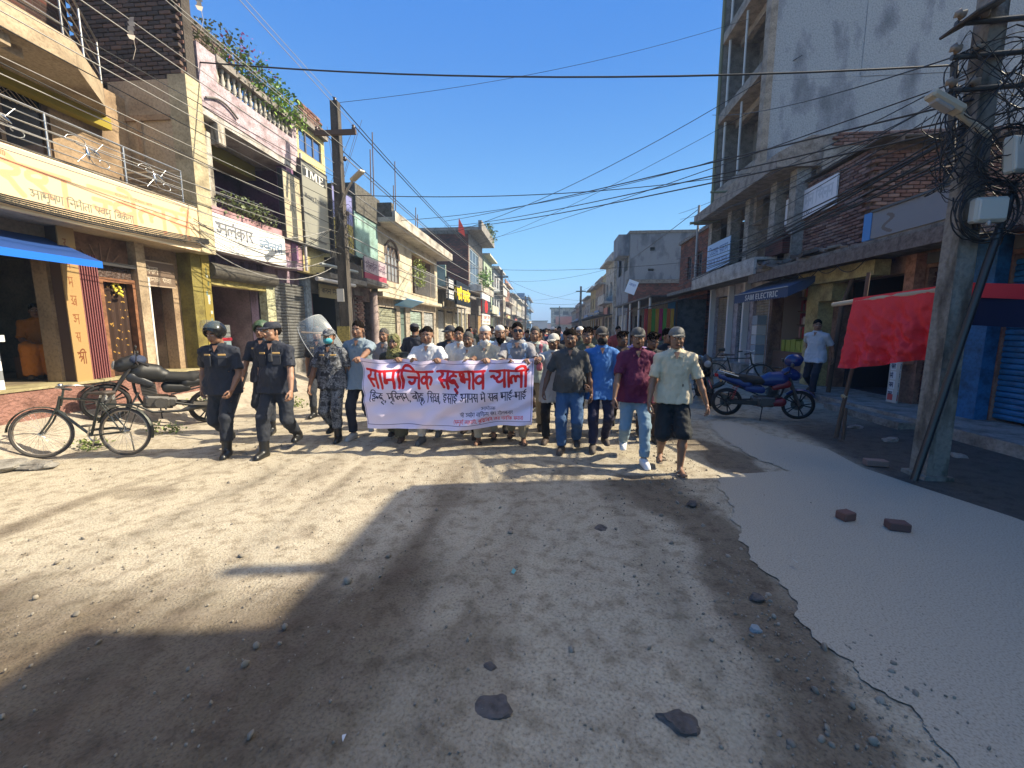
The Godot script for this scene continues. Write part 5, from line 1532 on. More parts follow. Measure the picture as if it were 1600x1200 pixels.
# ---------------------------------------------------------------- right side of the street
func tall_house() -> void:
	var t := thing("concrete_tower_house", "tall unfinished grey concrete building with open balconies and a bare cement flank", "building", v3(7.0, 0, -16.5))
	var cem := soft_cement("cement_flank", lin(0.37, 0.375, 0.38))
	var conc := plaster("raw_concrete", lin(0.3, 0.27, 0.24), 0.92, 2.0, 0.8)
	var warm := plaster("warm_concrete", lin(0.36, 0.29, 0.23), 0.92, 2.0, 0.5)
	var h := 17.2
	# flank: cast bands a little proud of each other
	for k in 4:
		var y0 := 6.62 + k * 2.65
		var bands := [[6.82, 9.4], [9.4, 12.5], [12.5, 16.5]]
		for j in 3:
			part("flank_panel", cross_wall(bands[j][0] + 0.004, bands[j][1], -14.7 - 0.012 * ((j + k) % 2), y0 + 0.012, y0 + 2.65, 0.25), cem, t)
	part("flank_core", bx(v3(6.9, 0.3, -15.1), v3(16.5, h, -14.95)), conc, t)
	part("corner_column", bx(v3(6.62, 5.0, -14.98), v3(6.82, h, -14.66)), warm, t)
	# front with balconies
	var holes := []
	for s in range(2, 6):
		holes.append([-15.2, -16.4, 1.2 + s * 2.9 + 0.3, 1.2 + s * 2.9 + 2.2])
		holes.append([-17.2, -18.0, 1.2 + s * 2.9 + 0.1, 1.2 + s * 2.9 + 2.2])
	part("wall", front_wall(1, 8.0, -15.11, -18.4, 5.0, h, 0.25, holes), conc, t)
	for s in range(2, 6):
		var y := 1.2 + s * 2.9
		window(t, right_frame(8.1, -16.4, y + 0.3), 1.2, 1.9, plain("window_frame_dark", Color.BLACK), plain("pane_dark", Color.BLACK), 2, 1, 0.06)
		part("balcony_slab", bx(v3(6.62, y - 0.25, -18.4), v3(8.0, y - 0.08, -14.98)), warm, t)
		part("balcony_beam", bx(v3(7.2, y - 0.5, -18.2), v3(7.4, y - 0.251, -15.0)), warm, t)
		part("balcony_front", bx(v3(6.62, y - 0.08, -18.4), v3(6.72, y + 0.12, -14.98)), conc, t)
		part("prop", tb([v3(6.78, y + 0.1, -18.1), v3(6.78, y + 2.62, -18.1)], 0.05, 8), plain("prop_white", lin(0.55, 0.53, 0.5), 0.6), t)
		part("prop", tb([v3(6.74, y + 0.1, -16.6), v3(6.74, y + 2.62, -16.6)], 0.04, 8), plain("prop_white", Color.BLACK), t)
	part("drain_pipe", tb([v3(6.6, 6.0, -18.45), v3(6.6, h, -18.45)], 0.07, 8), plain("drain_olive", lin(0.2, 0.19, 0.1), 0.6), t)
	part("end_wall", bx(v3(6.62, 6.6, -18.62), v3(14, h, -18.41)), conc, t)
	part("roof", bx(v3(6.6, h, -18.6), v3(16.5, h + 0.2, -14.6)), conc, t)
	part("back_wall", bx(v3(16.3, 0.3, -18.6), v3(16.5, h, -15.11)), conc, t)
	# canopy over the open first floor
	var ca := MB.new()
	ca.xf = Transform3D(Basis(Vector3(1, 0, 0), Vector3(0, 1, 0), Vector3(0, 0, 1)), v3(0, 0, -18.4))
	ca.prism(PackedVector2Array([Vector2(5.9, 5.85), Vector2(7.6, 5.85), Vector2(7.6, 6.6), Vector2(6.7, 6.6), Vector2(5.9, 6.2)]), 0.0, 6.3)
	part("canopy", ca, plaster("canopy_concrete", lin(0.33, 0.28, 0.24), 0.92, 1.4, 1.0), t)
	part("canopy_pipe", tb([v3(5.5, 5.75, -17.6), v3(6.6, 5.8, -17.6)], 0.05, 8), plain("drain_olive", Color.BLACK), t)
	part("canopy_pipe", tb([v3(5.5, 6.3, -15.6), v3(6.2, 6.3, -15.6)], 0.04, 8), plain("drain_olive", Color.BLACK), t)
	part("band_wall", cross_wall(7.0, 12.5, -12.05, 5.4, 6.3, 0.25), plaster("band_concrete", lin(0.36, 0.33, 0.29), 0.92, 1.5, 0.8), t)
	lay_bricks(t, cross_frame(7.2, -12.03, 6.3), 5.0, 0.32, [], 20, MT.brickc)
	# open floor with columns
	part("first_floor", bx(v3(5.95, 3.25, -18.4), v3(12, 3.5, -12.2)), conc, t)
	part("white_ledge", bx(v3(5.88, 3.22, -18.2), v3(5.95, 3.62, -12.9)), plaster("ledge_white", lin(0.6, 0.58, 0.55), 0.85, 2.0, 0.4), t)
	part("ledge_top", bx(v3(5.88, 3.621, -18.2), v3(6.5, 3.7, -12.9)), plaster("ledge_white", Color.WHITE), t)
	for z in [-18.2, -16.4, -15.0, -13.4, -12.4]:
		part("column", bx(v3(6.5, 3.5, z - 0.16), v3(6.85, 5.85, z + 0.16)), plaster("column_grey", lin(0.36, 0.33, 0.3), 0.9, 1.0, 0.6), t)
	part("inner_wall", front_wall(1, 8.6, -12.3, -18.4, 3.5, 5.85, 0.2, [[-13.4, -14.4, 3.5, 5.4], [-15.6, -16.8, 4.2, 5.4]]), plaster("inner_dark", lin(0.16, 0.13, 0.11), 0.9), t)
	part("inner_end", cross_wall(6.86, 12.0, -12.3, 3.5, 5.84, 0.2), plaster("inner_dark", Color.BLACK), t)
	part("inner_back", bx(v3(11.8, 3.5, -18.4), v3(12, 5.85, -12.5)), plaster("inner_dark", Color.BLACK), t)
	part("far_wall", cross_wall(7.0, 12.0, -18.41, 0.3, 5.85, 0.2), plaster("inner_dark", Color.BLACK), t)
	part("parapet_bricks", bx(v3(6.3, 3.7, -13.2), v3(6.9, 4.2, -12.3)), brickwork("brick_near_dark", Color(0.55, 0.48, 0.45)), t)
	# ground floor with shutters
	part("plinth", bx(v3(6.3, -0.1, -18.4), v3(12, 0.48, -14.2)), plaster("plinth_grey", lin(0.36, 0.34, 0.31), 0.9, 1.5, 0.8), t)
	part("ground_front", front_wall(1, 6.8, -13.7, -18.4, 0.48, 3.25, 0.25, [[-16.5, -17.9, 0.48, 2.9], [-15.15, -15.9, 0.48, 2.75], [-13.75, -14.75, 0.48, 2.8]]), plaster("lilac_tile", lin(0.5, 0.46, 0.52), 0.6, 1.5, 0.2), t)
	shutter(t, right_frame(6.92, -17.9, 0.48), 1.4, 2.4, plaster("shutter_tan", lin(0.36, 0.28, 0.2), 0.5, 1.2, 0.2), true)
	shutter(t, right_frame(6.92, -15.9, 0.48), 0.75, 2.25, plaster("shutter_teal", lin(0.06, 0.13, 0.16), 0.5, 1.2, 0.2), true)
	shutter(t, right_frame(6.92, -14.75, 0.48), 1.0, 2.3, plaster("shutter_sand", lin(0.4, 0.34, 0.27), 0.5, 1.2, 0.2), true)
	for z in [-18.0, -16.3, -15.05]:
		part("white_jamb", bx(v3(6.6, 0.48, z - 0.06), v3(6.79, 3.2, z + 0.06)), plain("jamb_white", lin(0.62, 0.6, 0.58), 0.7), t)
	var im := Image.create_empty(512, 180, false, Image.FORMAT_RGB8)
	im.fill(Color(0.62, 0.74, 0.86))
	write_fit(im, "Wpyvs skqm", 40, 40, 430, 50, Color(0.3, 0.42, 0.62), 0.15)
	write_fit(im, "Wvknv^ tXq anb", 40, 118, 430, 34, Color(0.3, 0.42, 0.62), 0.13)
	var b := thing("blue_white_banner", "pale blue printed banner hung on the open first floor of the grey tower house", "banner", v3(6.4, 4, -17.2))
	part("panel", front_wall(1, 6.42, -16.0, -18.15, 3.95, 4.95, 0.03, []), printed("bluewhite_banner", im), b)

func soft_cement(key: String, c: Color) -> StandardMaterial3D:
	if M.has(key): return M[key]
	var m := plaster(key, c, 0.9, 7.0, 0.8)
	if not MT.has("soft"): MT.soft = noise_tex(45, 0.006, [[0.0, Color(0.6, 0.61, 0.63)], [0.42, Color(0.88, 0.88, 0.9)], [0.5, Color(0.98, 0.98, 0.98)], [1.0, Color(1, 1, 1)]], 512, 5)
	m.detail_albedo = MT.soft
	m.uv2_scale = Vector3(0.22, 0.11, 0.22)
	return m

func brick_house() -> void:
	var t := thing("brick_shop_house", "low brick house with a bare brick upper floor over open shops", "building", v3(7.0, 0, -10.5))
	var z1 := -9.95
	var mort := plaster("mortar_red", lin(0.2, 0.14, 0.115), 0.95, 1.0, 1.0)
	# brick box of the upper floor
	part("upper_core", bx(v3(6.87, 3.4, -13.35), v3(12.5, 5.5, z1 - 0.07)), mort, t)
	lay_bricks(t, right_frame(6.8, -13.35, 3.4), 3.4, 2.1, [], 130, MT.brickc)
	lay_bricks(t, cross_frame(6.8, z1, 3.4), 4.2, 2.0, [], 150, MT.brickc)
	part("tin_edge", bx(v3(6.7, 5.5, -13.4), v3(12.5, 5.53, -9.6)), plaster("rust_dark", Color.WHITE), t)
	for k in 5: part("rafter", bx(v3(7.0 + k * 0.9, 5.4, -10.3), v3(7.06 + k * 0.9, 5.498, -9.55)), plain("rafter", lin(0.12, 0.09, 0.07), 0.9), t)
	# slab over the shops, rubbish on it
	var slabm := plaster("weathered_slab", lin(0.24, 0.22, 0.2), 0.93, 1.2, 1.4)
	part("ledge", bx(v3(6.0, 3.05, -13.3), v3(12.5, 3.3, -4.6)), slabm, t)
	part("ledge_front", bx(v3(5.93, 2.98, -13.3), v3(5.998, 3.22, -4.6)), plaster("ledge_dirty", lin(0.22, 0.18, 0.16), 0.93, 0.8, 1.2), t)
	for k in 26:
		var o := MB.new()
		o.obox(v3(rr(6.0, 6.6), 3.33 + rr(0, 0.1), rr(-13, -9)), v3(rr(0.1, 0.5), rr(0.03, 0.09), rr(0.1, 0.7)), Basis.from_euler(Vector3(rr(-0.3, 0.3), rr(0, 3), rr(-0.3, 0.3))))
		part("debris", o, [plain("rafter", Color.BLACK), slabm, plain("bag_grey", lin(0.14, 0.14, 0.15), 0.6), plaster("rust_dark", Color.WHITE)][k % 4], t)
	# shop fronts below
	var yel := plaster("shop_yellow", lin(0.5, 0.41, 0.2), 0.88, 1.8, 0.5)
	var tile := plaster("plinth_grey", Color.WHITE)
	part("plinth", bx(v3(5.75, -0.1, -13.7), v3(12, 0.26, -4.6)), tile, t)
	part("plinth_lip", bx(v3(5.5, -0.1, -8.7), v3(5.749, 0.2, -6.9)), plaster("lip_grey", lin(0.3, 0.28, 0.25), 0.92, 1.0, 1.2), t)
	var maroon := plaster("maroon_shutter", lin(0.1, 0.05, 0.055), 0.45, 1.2, 0.2)
	part("wall", front_wall(1, 6.8, -4.6, -13.69, 0.26, 3.05, 0.3, [[-11.25, -13.55, 0.26, 2.75], [-8.62, -10.6, 0.26, 2.72], [-7.28, -8.3, 0.26, 2.75], [-5.0, -6.92, 0.26, 2.75]]), plaster("front_pink", lin(0.36, 0.22, 0.17), 0.88, 1.8, 0.5), t)
	dark_room(t, v3(7.12, 0.27, -13.5), v3(9.6, 2.9, -11.3), plain("dim_room", lin(0.4, 0.32, 0.27), 0.9))
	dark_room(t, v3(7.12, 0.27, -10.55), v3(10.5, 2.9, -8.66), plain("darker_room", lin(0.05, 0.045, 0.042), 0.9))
	part("yellow_pillar", bx(v3(6.45, 0.26, -11.22), v3(6.795, 2.7, -10.75)), yel, t)
	part("yellow_beam", bx(v3(6.3, 2.7, -11.4), v3(6.6, 3.0, -8.9)), yel, t)
	part("yellow_bracket", bx(v3(6.45, 2.3, -10.74), v3(6.79, 2.7, -10.3)), yel, t)
	part("roof_pole", tb([v3(6.4, 3.0, -9.5), v3(6.25, 2.1, -9.62), v3(6.2, 0.26, -9.7)], 0.045, 7), plain("wood_pole", lin(0.1, 0.065, 0.045), 0.9), t)
	part("pink_pillar", bx(v3(6.6, 1.0, -8.56), v3(6.79, 3.0, -8.34)), plaster("pillar_pink", lin(0.5, 0.25, 0.17), 0.85, 1.0, 0.4), t)
	var pim := Image.create_empty(96, 256, false, Image.FORMAT_RGB8)
	pim.fill(Color(0.7, 0.7, 0.68))
	for k in 7:
		pim.fill_rect(Rect2i(rng.randi_range(2, 40), 6 + k * 34, 50, 30), Color(0.78, 0.8, 0.82))
		write(pim, ["skqr", "mno", "pks"][k % 3], 10 + rng.randi_range(0, 16), 14 + k * 34, 16, Color(0.2, 0.24, 0.34), 0.2)
	pim.fill_rect(Rect2i(8, 226, 50, 22), Color(0.7, 0.3, 0.3))
	part("bill_pillar", front_wall(1, 6.57, -8.36, -8.6, 0.26, 1.6, 0.03, []), printed("bill_pillar", pim, 0.8), t)
	shutter(t, right_frame(6.9, -8.28, 0.3), 0.98, 2.4, maroon, true)
	var bluep := plaster("blue_pillar_r", lin(0.03, 0.16, 0.38), 0.7, 1.5, 0.3)
	part("blue_pillar", bx(v3(6.6, 0.26, -7.27), v3(6.79, 3.04, -6.94)), bluep, t)
	shutter(t, right_frame(6.86, -6.92, 0.3), 1.92, 2.4, plaster("blue_shutter", lin(0.02, 0.17, 0.42), 0.45, 1.5, 0.2), true)
	part("pillar", bx(v3(6.6, 0.26, -5.0), v3(6.79, 3.04, -4.62)), bluep, t)
	for k in 2: part("shutter_ornament", bx(v3(6.66, 2.8, [-8.2, -6.8][k]), v3(6.7, 2.98, [-7.4, -5.4][k])), plain("iron", lin(0.06, 0.06, 0.06), 0.5), t)
	part("shutter_lock", bx(v3(6.7, 0.32, -6.2), v3(6.78, 0.42, -6.05)), plain("chrome", Color.WHITE), t)
	part("side_wall", bx(v3(6.8, 0.26, -4.6), v3(12.5, 3.05, -4.35)), plaster("front_pink", Color.WHITE), t)
	part("side_wall", bx(v3(7.11, 0.26, -13.69), v3(12.5, 3.04, -13.52)), plaster("front_pink", Color.WHITE), t)
	part("back_wall", bx(v3(12.2, 0.26, -13.5), v3(12.5, 3.04, -4.6)), plaster("front_pink", Color.WHITE), t)
	# white name board on the bricks
	var im := Image.create_empty(512, 160, false, Image.FORMAT_RGB8)
	im.fill(Color(0.82, 0.82, 0.84))
	write_fit(im, "p6^m qWmn W1rnp", 30, 40, 450, 56, Color(0.72, 0.73, 0.76), 0.2)
	write_fit(im, "rqm mqrg", 60, 126, 240, 20, Color(0.35, 0.36, 0.4), 0.16)
	var b := thing("white_wall_board", "white painted name board fixed to the bare brick front", "sign", v3(6.75, 4.6, -12))
	part("panel", front_wall(1, 6.72, -10.95, -13.1, 4.56, 5.28, 0.04, []), printed("white_board", im), b)
	# old display box on the ledge
	var i2 := Image.create_empty(320, 128, false, Image.FORMAT_RGB8)
	i2.fill(Color(0.5, 0.5, 0.51))
	for k in 12: stroke(i2, Vector2(66 + 16 * sin(k * 0.6), 30 + k * 7), Vector2(70 + 18 * sin(k * 0.6 + 0.6), 36 + k * 7), 6, Color(0.42, 0.37, 0.34))
	var d := thing("sign_box", "faded grey light box with a blue end lying on the shop ledge", "sign box", v3(6.1, 3.3, -8.2))
	part("panel", front_wall(1, 6.06, -6.95, -8.75, 3.34, 3.82, 0.16, []), printed("box_print", i2), d)
	part("blue_end", bx(v3(6.05, 3.33, -8.95), v3(6.24, 3.84, -8.752)), plain("box_blue", lin(0.04, 0.2, 0.5), 0.5), d)
	part("top_bar", bx(v3(6.03, 3.822, -8.75), v3(6.24, 3.86, -6.9)), plain("iron", Color.BLACK), d)
	# awning of the electric shop
	var a := thing("shop_awning", "dark blue cloth awning lettered SAM ELECTRIC", "awning", v3(6.2, 2.6, -12.2))
	var navy := grainy("navy_cloth", lin(0.05, 0.075, 0.15), 0.85, 0, 1.5)
	var am := MB.new()
	am.quad(v3(5.7, 2.66, -13.6), v3(5.7, 2.66, -10.7), v3(6.6, 3.04, -10.72), v3(6.6, 3.04, -13.55))
	am.quad(v3(6.6, 3.03, -13.55), v3(6.6, 3.03, -10.72), v3(5.7, 2.65, -10.7), v3(5.7, 2.65, -13.6))
	for k in 24:   # scalloped valance
		var za := -13.6 + 2.9 * k / 24.0
		var zb := -13.6 + 2.9 * (k + 1) / 24.0
		var zm := (za + zb) / 2
		am.quad(v3(5.7, 2.43, za), v3(5.7, 2.395, zm), v3(5.7, 2.66, zm), v3(5.7, 2.66, za))
		am.quad(v3(5.7, 2.395, zm), v3(5.7, 2.43, zb), v3(5.7, 2.66, zb), v3(5.7, 2.66, zm))
	am.quad(v3(5.7, 2.42, -10.7), v3(6.1, 2.6, -10.7), v3(6.6, 3.03, -10.72), v3(5.7, 2.65, -10.7))
	part("cloth", am, navy, a)
	part("piping", tb([v3(5.69, 2.66, -13.6), v3(5.69, 2.66, -10.7)], 0.012, 5), plain("piping", lin(0.4, 0.4, 0.4), 0.7), a)
	letters("lettering", "SAM ELECTRIC", 0.15, 1.75, plain("lettering_grey", lin(0.5, 0.5, 0.5), 0.7), a, Transform3D(Basis(Vector3(0, 0, 1), Vector3.UP, Vector3(-1, 0, 0)), v3(5.69, 2.53, -12.0) - a.position))
	# goods on the shelves of the electric shop
	var sh := thing("goods_rack", "wall rack crammed with small red and white packets in the electric shop", "rack", v3(7.6, 0.27, -12.4))
	for k in 5: part("shelf", bx(v3(7.5, 0.95 + k * 0.4, -13.45), v3(7.85, 0.975 + k * 0.4, -11.35)), plain("shelf_wood", lin(0.2, 0.13, 0.09), 0.7), sh)
	part("rack_back", bx(v3(7.86, 0.3, -13.45), v3(7.9, 2.85, -11.35)), plain("rack_back", lin(0.25, 0.2, 0.18), 0.8), sh)
	var cols := [lin(0.6, 0.05, 0.06), lin(0.75, 0.7, 0.65), lin(0.6, 0.35, 0.4), lin(0.3, 0.06, 0.08), lin(0.12, 0.12, 0.14), lin(0.5, 0.3, 0.1), lin(0.15, 0.2, 0.12)]
	for k in 5:
		var z := -13.4
		while z < -11.45:
			var w := rr(0.06, 0.16)
			part("packet", bx(v3(7.55, 0.978 + k * 0.4, z), v3(7.75, 0.978 + k * 0.4 + rr(0.15, 0.34), z + w - 0.01)), plain("packet%d" % (rng.randi() % 7), cols[rng.randi() % 7], 0.5), sh)
			z += w
	for k in 7: M["packet%d" % k].albedo_color = cols[k]
	var cb := thing("shop_bench", "brown counter with green cartons on it before the goods rack", "counter", v3(6.95, 0.27, -12.3))
	part("base", bx(v3(6.85, 0.27, -13.4), v3(7.3, 1.0, -11.5)), plain("counter_brown", lin(0.14, 0.085, 0.06), 0.7), cb)
	for k in 6:
		var g := put("carton", bx(v3(-0.13, 0, -0.11), v3(0.13, rr(0.28, 0.36), 0.11)), plain("carton_green%d" % (k % 2), [lin(0.28, 0.33, 0.05), lin(0.5, 0.5, 0.4)][1 if k == 5 else 0], 0.6), self, Transform3D(Basis(Vector3.UP, rr(-0.1, 0.1)), v3(7.05, 1.0, -11.75 - k * 0.25)))
		tag(g, ["green carton at the near end of the brown counter", "second green carton from the near end of the brown counter", "third green carton on the brown counter", "fourth green carton on the brown counter", "fifth green carton on the brown counter", "pale carton at the far end of the brown counter"][k], "carton", "cartons on the shop counter")
	var bc := thing("poster_stand", "upright stand of pale product boxes at the far side of the electric shop", "stand", v3(6.5, 0.26, -13.55))
	for k in 6: part("box", bx(v3(6.35, 0.27 + k * 0.3, -13.75), v3(6.62, 0.55 + k * 0.3, -13.45)), plain("stand%d" % (k % 3), [lin(0.4, 0.45, 0.5), lin(0.55, 0.55, 0.55), lin(0.25, 0.3, 0.36)][k % 3], 0.6), bc)
	# the tall house beside the camera that throws the long shadow; mostly out of the picture
	var n := thing("corner_house", "two-storey plastered house beside the blue shutter, only its flank near the picture", "building", v3(8, 0, -3))
	var nm := plaster("corner_plaster", lin(0.45, 0.4, 0.34), 0.88, 3.0, 0.5)
	part("wall", front_wall(1, 6.6, -3.25, -5.2, 3.31, 6.95, 0.3, [[-4.0, -4.8, 4.6, 5.9]]), nm, n)
	window(n, right_frame(6.7, -4.8, 4.6), 0.8, 1.3, plain("window_frame_dark", Color.BLACK), plain("pane_dark", Color.BLACK))
	part("side_wall", bx(v3(6.91, 3.31, -5.2), v3(13, 6.95, -4.95)), nm, n)
	part("roof", bx(v3(6.55, 6.95, -5.25), v3(13, 7.1, -3.25)), nm, n)
	part("wall", front_wall(1, 6.6, 9.0, -3.249, 0.0, 7.85, 0.3, [[-0.5, -2.8, 0.2, 2.8], [3.5, 0.5, 0.2, 2.8], [-1.0, -2.2, 4.4, 5.8], [3.0, 1.0, 4.4, 5.8]]), nm, n)
	part("flank", bx(v3(6.91, 7.1, -3.25), v3(13, 7.85, -3.0)), nm, n)
	part("roof", bx(v3(6.55, 7.85, -3.26), v3(13, 8.0, 9.0)), nm, n)
	part("back", bx(v3(12.7, 0, -5.2), v3(13, 7.85, 9.0)), nm, n)
	part("end", bx(v3(6.91, 0, 8.7), v3(12.7, 7.85, 9.0)), nm, n)
	shutter(n, right_frame(6.7, -2.8, 0.2), 2.3, 2.5, maroon, false)
	shutter(n, right_frame(6.7, 0.5, 0.2), 3.0, 2.5, plaster("blue_shutter", Color.WHITE), false)
	for w in [[-1.0, -2.2], [3.0, 1.0]]: window(n, right_frame(6.7, w[1], 4.4), w[0] - w[1], 1.4, plain("window_frame_dark", Color.BLACK), plain("pane_dark", Color.BLACK))
	part("roof_post", tb([v3(6.66, 7.0, -3.84), v3(6.66, 7.75, -3.84)], 0.07, 8), plain("pipe_grey", Color.WHITE), n)

func right_row() -> void:
	# textile stall under tin
	var t := thing("textile_stall", "dark tin-roofed stall jutting into the street beyond the grey tower house", "stall", v3(6.2, 0.1, -20.5))
	part("dark_wall", cross_wall(5.6, 7.4, -19.0, 0.1, 2.9, 0.12), plaster("stall_dark", lin(0.12, 0.12, 0.115), 0.9, 1.5, 0.5), t)
	var rs := MB.new()
	rs.xf = Transform3D(Basis(Vector3.BACK, 0.22), v3(5.9, 2.92, -20.8))
	rs.box(v3(-1.9, -0.02, -2.2), v3(1.7, 0.02, 2.1))
	part("roof_sheet", rs, plaster("rust_dark", Color.WHITE), t)
	part("post", tb([v3(4.2, 0.0, -18.95), v3(4.2, 2.5, -18.95)], 0.04, 6), plain("wood_pole", Color.BLACK), t)
	part("post", tb([v3(5.55, 0.0, -18.95), v3(5.55, 2.8, -18.95)], 0.05, 6), plain("wood_pole", Color.BLACK), t)
	part("back", bx(v3(7.0, 0.1, -22.8), v3(7.15, 3.0, -19.15)), plaster("stall_dark", Color.BLACK), t)
	part("blue_panel", cross_wall(5.2, 5.6, -19.02, 1.8, 2.8, 0.05), plain("panel_blue", lin(0.06, 0.16, 0.25), 0.7), t)
	var cl := [lin(0.55, 0.06, 0.05), lin(0.6, 0.22, 0.03), lin(0.12, 0.3, 0.05), lin(0.6, 0.3, 0.04), lin(0.5, 0.04, 0.12), lin(0.16, 0.36, 0.06), lin(0.6, 0.14, 0.04), lin(0.62, 0.34, 0.05)]
	var nm := ["red", "orange", "green", "amber", "crimson", "light green", "vermilion", "golden"]
	for k in 8:
		var m := MB.new()
		var x0 := 4.18 + k * 0.16
		for j in 4:
			var xa := x0 + j * 0.037
			m.quad(v3(xa, 1.15 + 0.02 * (k % 3), -18.9 + 0.02 * (j % 2)), v3(xa + 0.037, 1.15 + 0.02 * (k % 3), -18.9 + 0.02 * ((j + 1) % 2)), v3(xa + 0.037, 2.5, -18.9 + 0.02 * ((j + 1) % 2)), v3(xa, 2.5, -18.9 + 0.02 * (j % 2)))
		for q in 3:
			m.xf = Transform3D(Basis(), v3(0, 0, 0.004))
		var o := put("hanging_garment", m, grainy("garment%d" % k, cl[k], 0.9, 0, 4), self)
		tag(o, nm[k] + " cloth garment hanging at the front of the tin-roofed stall", "garment", "garments hanging at the stall")
	var c := MB.new()
	# brick house with two windows
	var b := thing("two_window_brick_house", "raw brick house with two dark windows just beyond the grey tower house", "building", v3(7.0, 0, -21))
	part("wall", front_wall(1, 6.8, -18.95, -23.0, 0.2, 5.9, 0.3, [[-19.8, -20.4, 4.0, 5.1], [-21.2, -21.8, 4.0, 5.1], [-20, -22.4, 0.3, 2.7]]), brickwork("brick_mid", Color(0.72, 0.62, 0.55)), b)
	for z in [-20.4, -21.8]: window(b, right_frame(6.9, z, 4.0), 0.6, 1.1, plain("window_frame_dark", Color.BLACK), plain("pane_dark", Color.BLACK), 2, 2, 0.06)
	part("side_wall", cross_wall(7.11, 12, -18.95, 0.2, 5.9, 0.3), brickwork("brick_mid", Color.WHITE), b)
	part("far_wall", cross_wall(7.11, 12, -22.7, 0.2, 5.9, 0.3), brickwork("brick_mid", Color.WHITE), b)
	part("roof", bx(v3(6.7, 5.9, -23.1), v3(12, 6.05, -18.8)), plaster("weathered_slab", Color.WHITE), b)
	part("ledge", bx(v3(6.2, 3.3, -23), v3(6.79, 3.45, -19)), plaster("weathered_slab", Color.WHITE), b)
	shutter(b, right_frame(6.95, -22.4, 0.3), 2.4, 2.4, plaster("shutter_teal", Color.WHITE), false)
	part("pole_stub", tb([v3(6.4, 3.4, -19.4), v3(6.4, 6.9, -19.4)], 0.05, 6), plain("bar_grey", Color.BLACK), b)
	# grey concrete block
	var g := thing("grey_block_house", "blocky grey cement house on a brick storey with tiny vents", "building", v3(8, 0, -38))
	part("flank", cross_wall(6.6, 14.5, -36.0, 5.6, 9.3, 0.3, [[8.2, 8.6, 7.9, 8.2], [11.3, 11.75, 7.9, 8.2], [8.1, 8.6, 6.3, 6.5], [11.2, 11.7, 6.3, 6.5]]), soft_cement("cement_flank2", lin(0.22, 0.235, 0.26)), g)
	part("vent_dark", bx(v3(7.5, 6.1, -36.45), v3(13, 8.4, -36.4)), plain("black_room", Color.BLACK), g)
	part("wall", front_wall(1, 6.6, -36.31, -42.5, 0.2, 9.3, 0.3, [[-36.8, -38.4, 6.5, 8.2], [-39.5, -41.5, 6.4, 8.4], [-37, -41.5, 0.3, 2.8]]), soft_cement("cement_flank2", Color.WHITE), g)
	part("brick_storey", cross_wall(6.62, 14.4, -35.95, 0.2, 5.3, 0.3), brickwork("brick_far2", Color(0.66, 0.52, 0.46)), g)
	part("band", bx(v3(6.4, 5.3, -36.3), v3(14.6, 5.6, -35.7)), plaster("weathered_slab", Color.WHITE), g)
	part("roof", bx(v3(6.5, 9.3, -42.5), v3(14.6, 9.5, -35.9)), plaster("weathered_slab", Color.WHITE), g)
	part("box_balcony", bx(v3(5.7, 7.6, -39), v3(6.598, 9.3, -36.3)), soft_cement("cement_flank2", Color.WHITE), g)
	for y in [0.4]: shutter(g, right_frame(6.75, -41.5, y), 4.5, 2.4, plaster("shutter_pale", Color.WHITE), false)
	var low := thing("low_shed_row", "low dark sheds with tin porches between the stall and the grey block", "building", v3(6.8, 0, -29))
	part("wall", front_wall(1, 6.9, -23.2, -35.6, 0.2, 3.6, 0.2, [[-24, -26.5, 0.3, 2.6], [-28, -30.5, 0.3, 2.6], [-32, -34.5, 0.3, 2.6]]), plaster("stall_dark", Color.BLACK), low)
	part("roof", bx(v3(5.4, 3.3, -35.6), v3(13, 3.4, -23.2)), plaster("rust_dark", Color.WHITE), low)
	part("room_back", bx(v3(8.6, 0.2, -35.6), v3(8.8, 3.3, -23.2)), plain("dim_room", Color.BLACK), low)
	for k in 5: part("post", tb([v3(5.5, 0.1, -23.6 - k * 2.8), v3(5.5, 3.3, -23.6 - k * 2.8)], 0.07, 6), plain("pipe_white", Color.WHITE), low)
	var im := Image.create_empty(128, 160, false, Image.FORMAT_RGB8)
	im.fill(Color(0.75, 0.82, 0.9))
	write_fit(im, "mmt", 20, 40, 84, 30, Color(0.4, 0.5, 0.7), 0.2)
	var hb := thing("tilted_flag_board", "pale blue tilted board hung among wires before the grey block house", "sign", v3(5.8, 4.4, -33))
	var pm := MB.new()
	pm.xf = Transform3D(Basis(Vector3.BACK, -0.35), v3(5.75, 4.4, -33))
	pm.wall(0.75, 1.0, 0.05, [])
	part("panel", pm, printed("tilted_board", im), hb)
	var rows := [
		[-43, -49, 8.2, 2, lin(0.5, 0.47, 0.43), lin(0.55, 0.53, 0.5), "grey-white house with a railed roof terrace beyond the grey block", 6.4],
		[-49.3, -57, 6.6, 2, lin(0.4, 0.3, 0.24), lin(0.5, 0.48, 0.45), "brownish house with a jutting slab on the right row", 6.2],
		[-57.3, -66, 7.0, 2, lin(0.5, 0.38, 0.16), lin(0.5, 0.45, 0.4), "ochre house with corner posts far down the right row", 6.4],
		[-66.3, -78, 6.4, 2, lin(0.52, 0.5, 0.46), lin(0.45, 0.45, 0.45), "plain pale house with green balconies, right row", 6.6],
		[-78.3, -92, 5.8, 2, lin(0.45, 0.42, 0.38), lin(0.45, 0.42, 0.4), "low stone-grey house toward the far end of the right row", 6.8],
		[-92.3, -110, 6.4, 2, lin(0.42, 0.3, 0.24), lin(0.4, 0.4, 0.4), "reddish-brown far house, last but one of the right row", 7.0],
		[-110.3, -132, 6.0, 2, lin(0.5, 0.48, 0.45), lin(0.4, 0.4, 0.4), "greyish-white far house closing the right row", 7.2],
	]
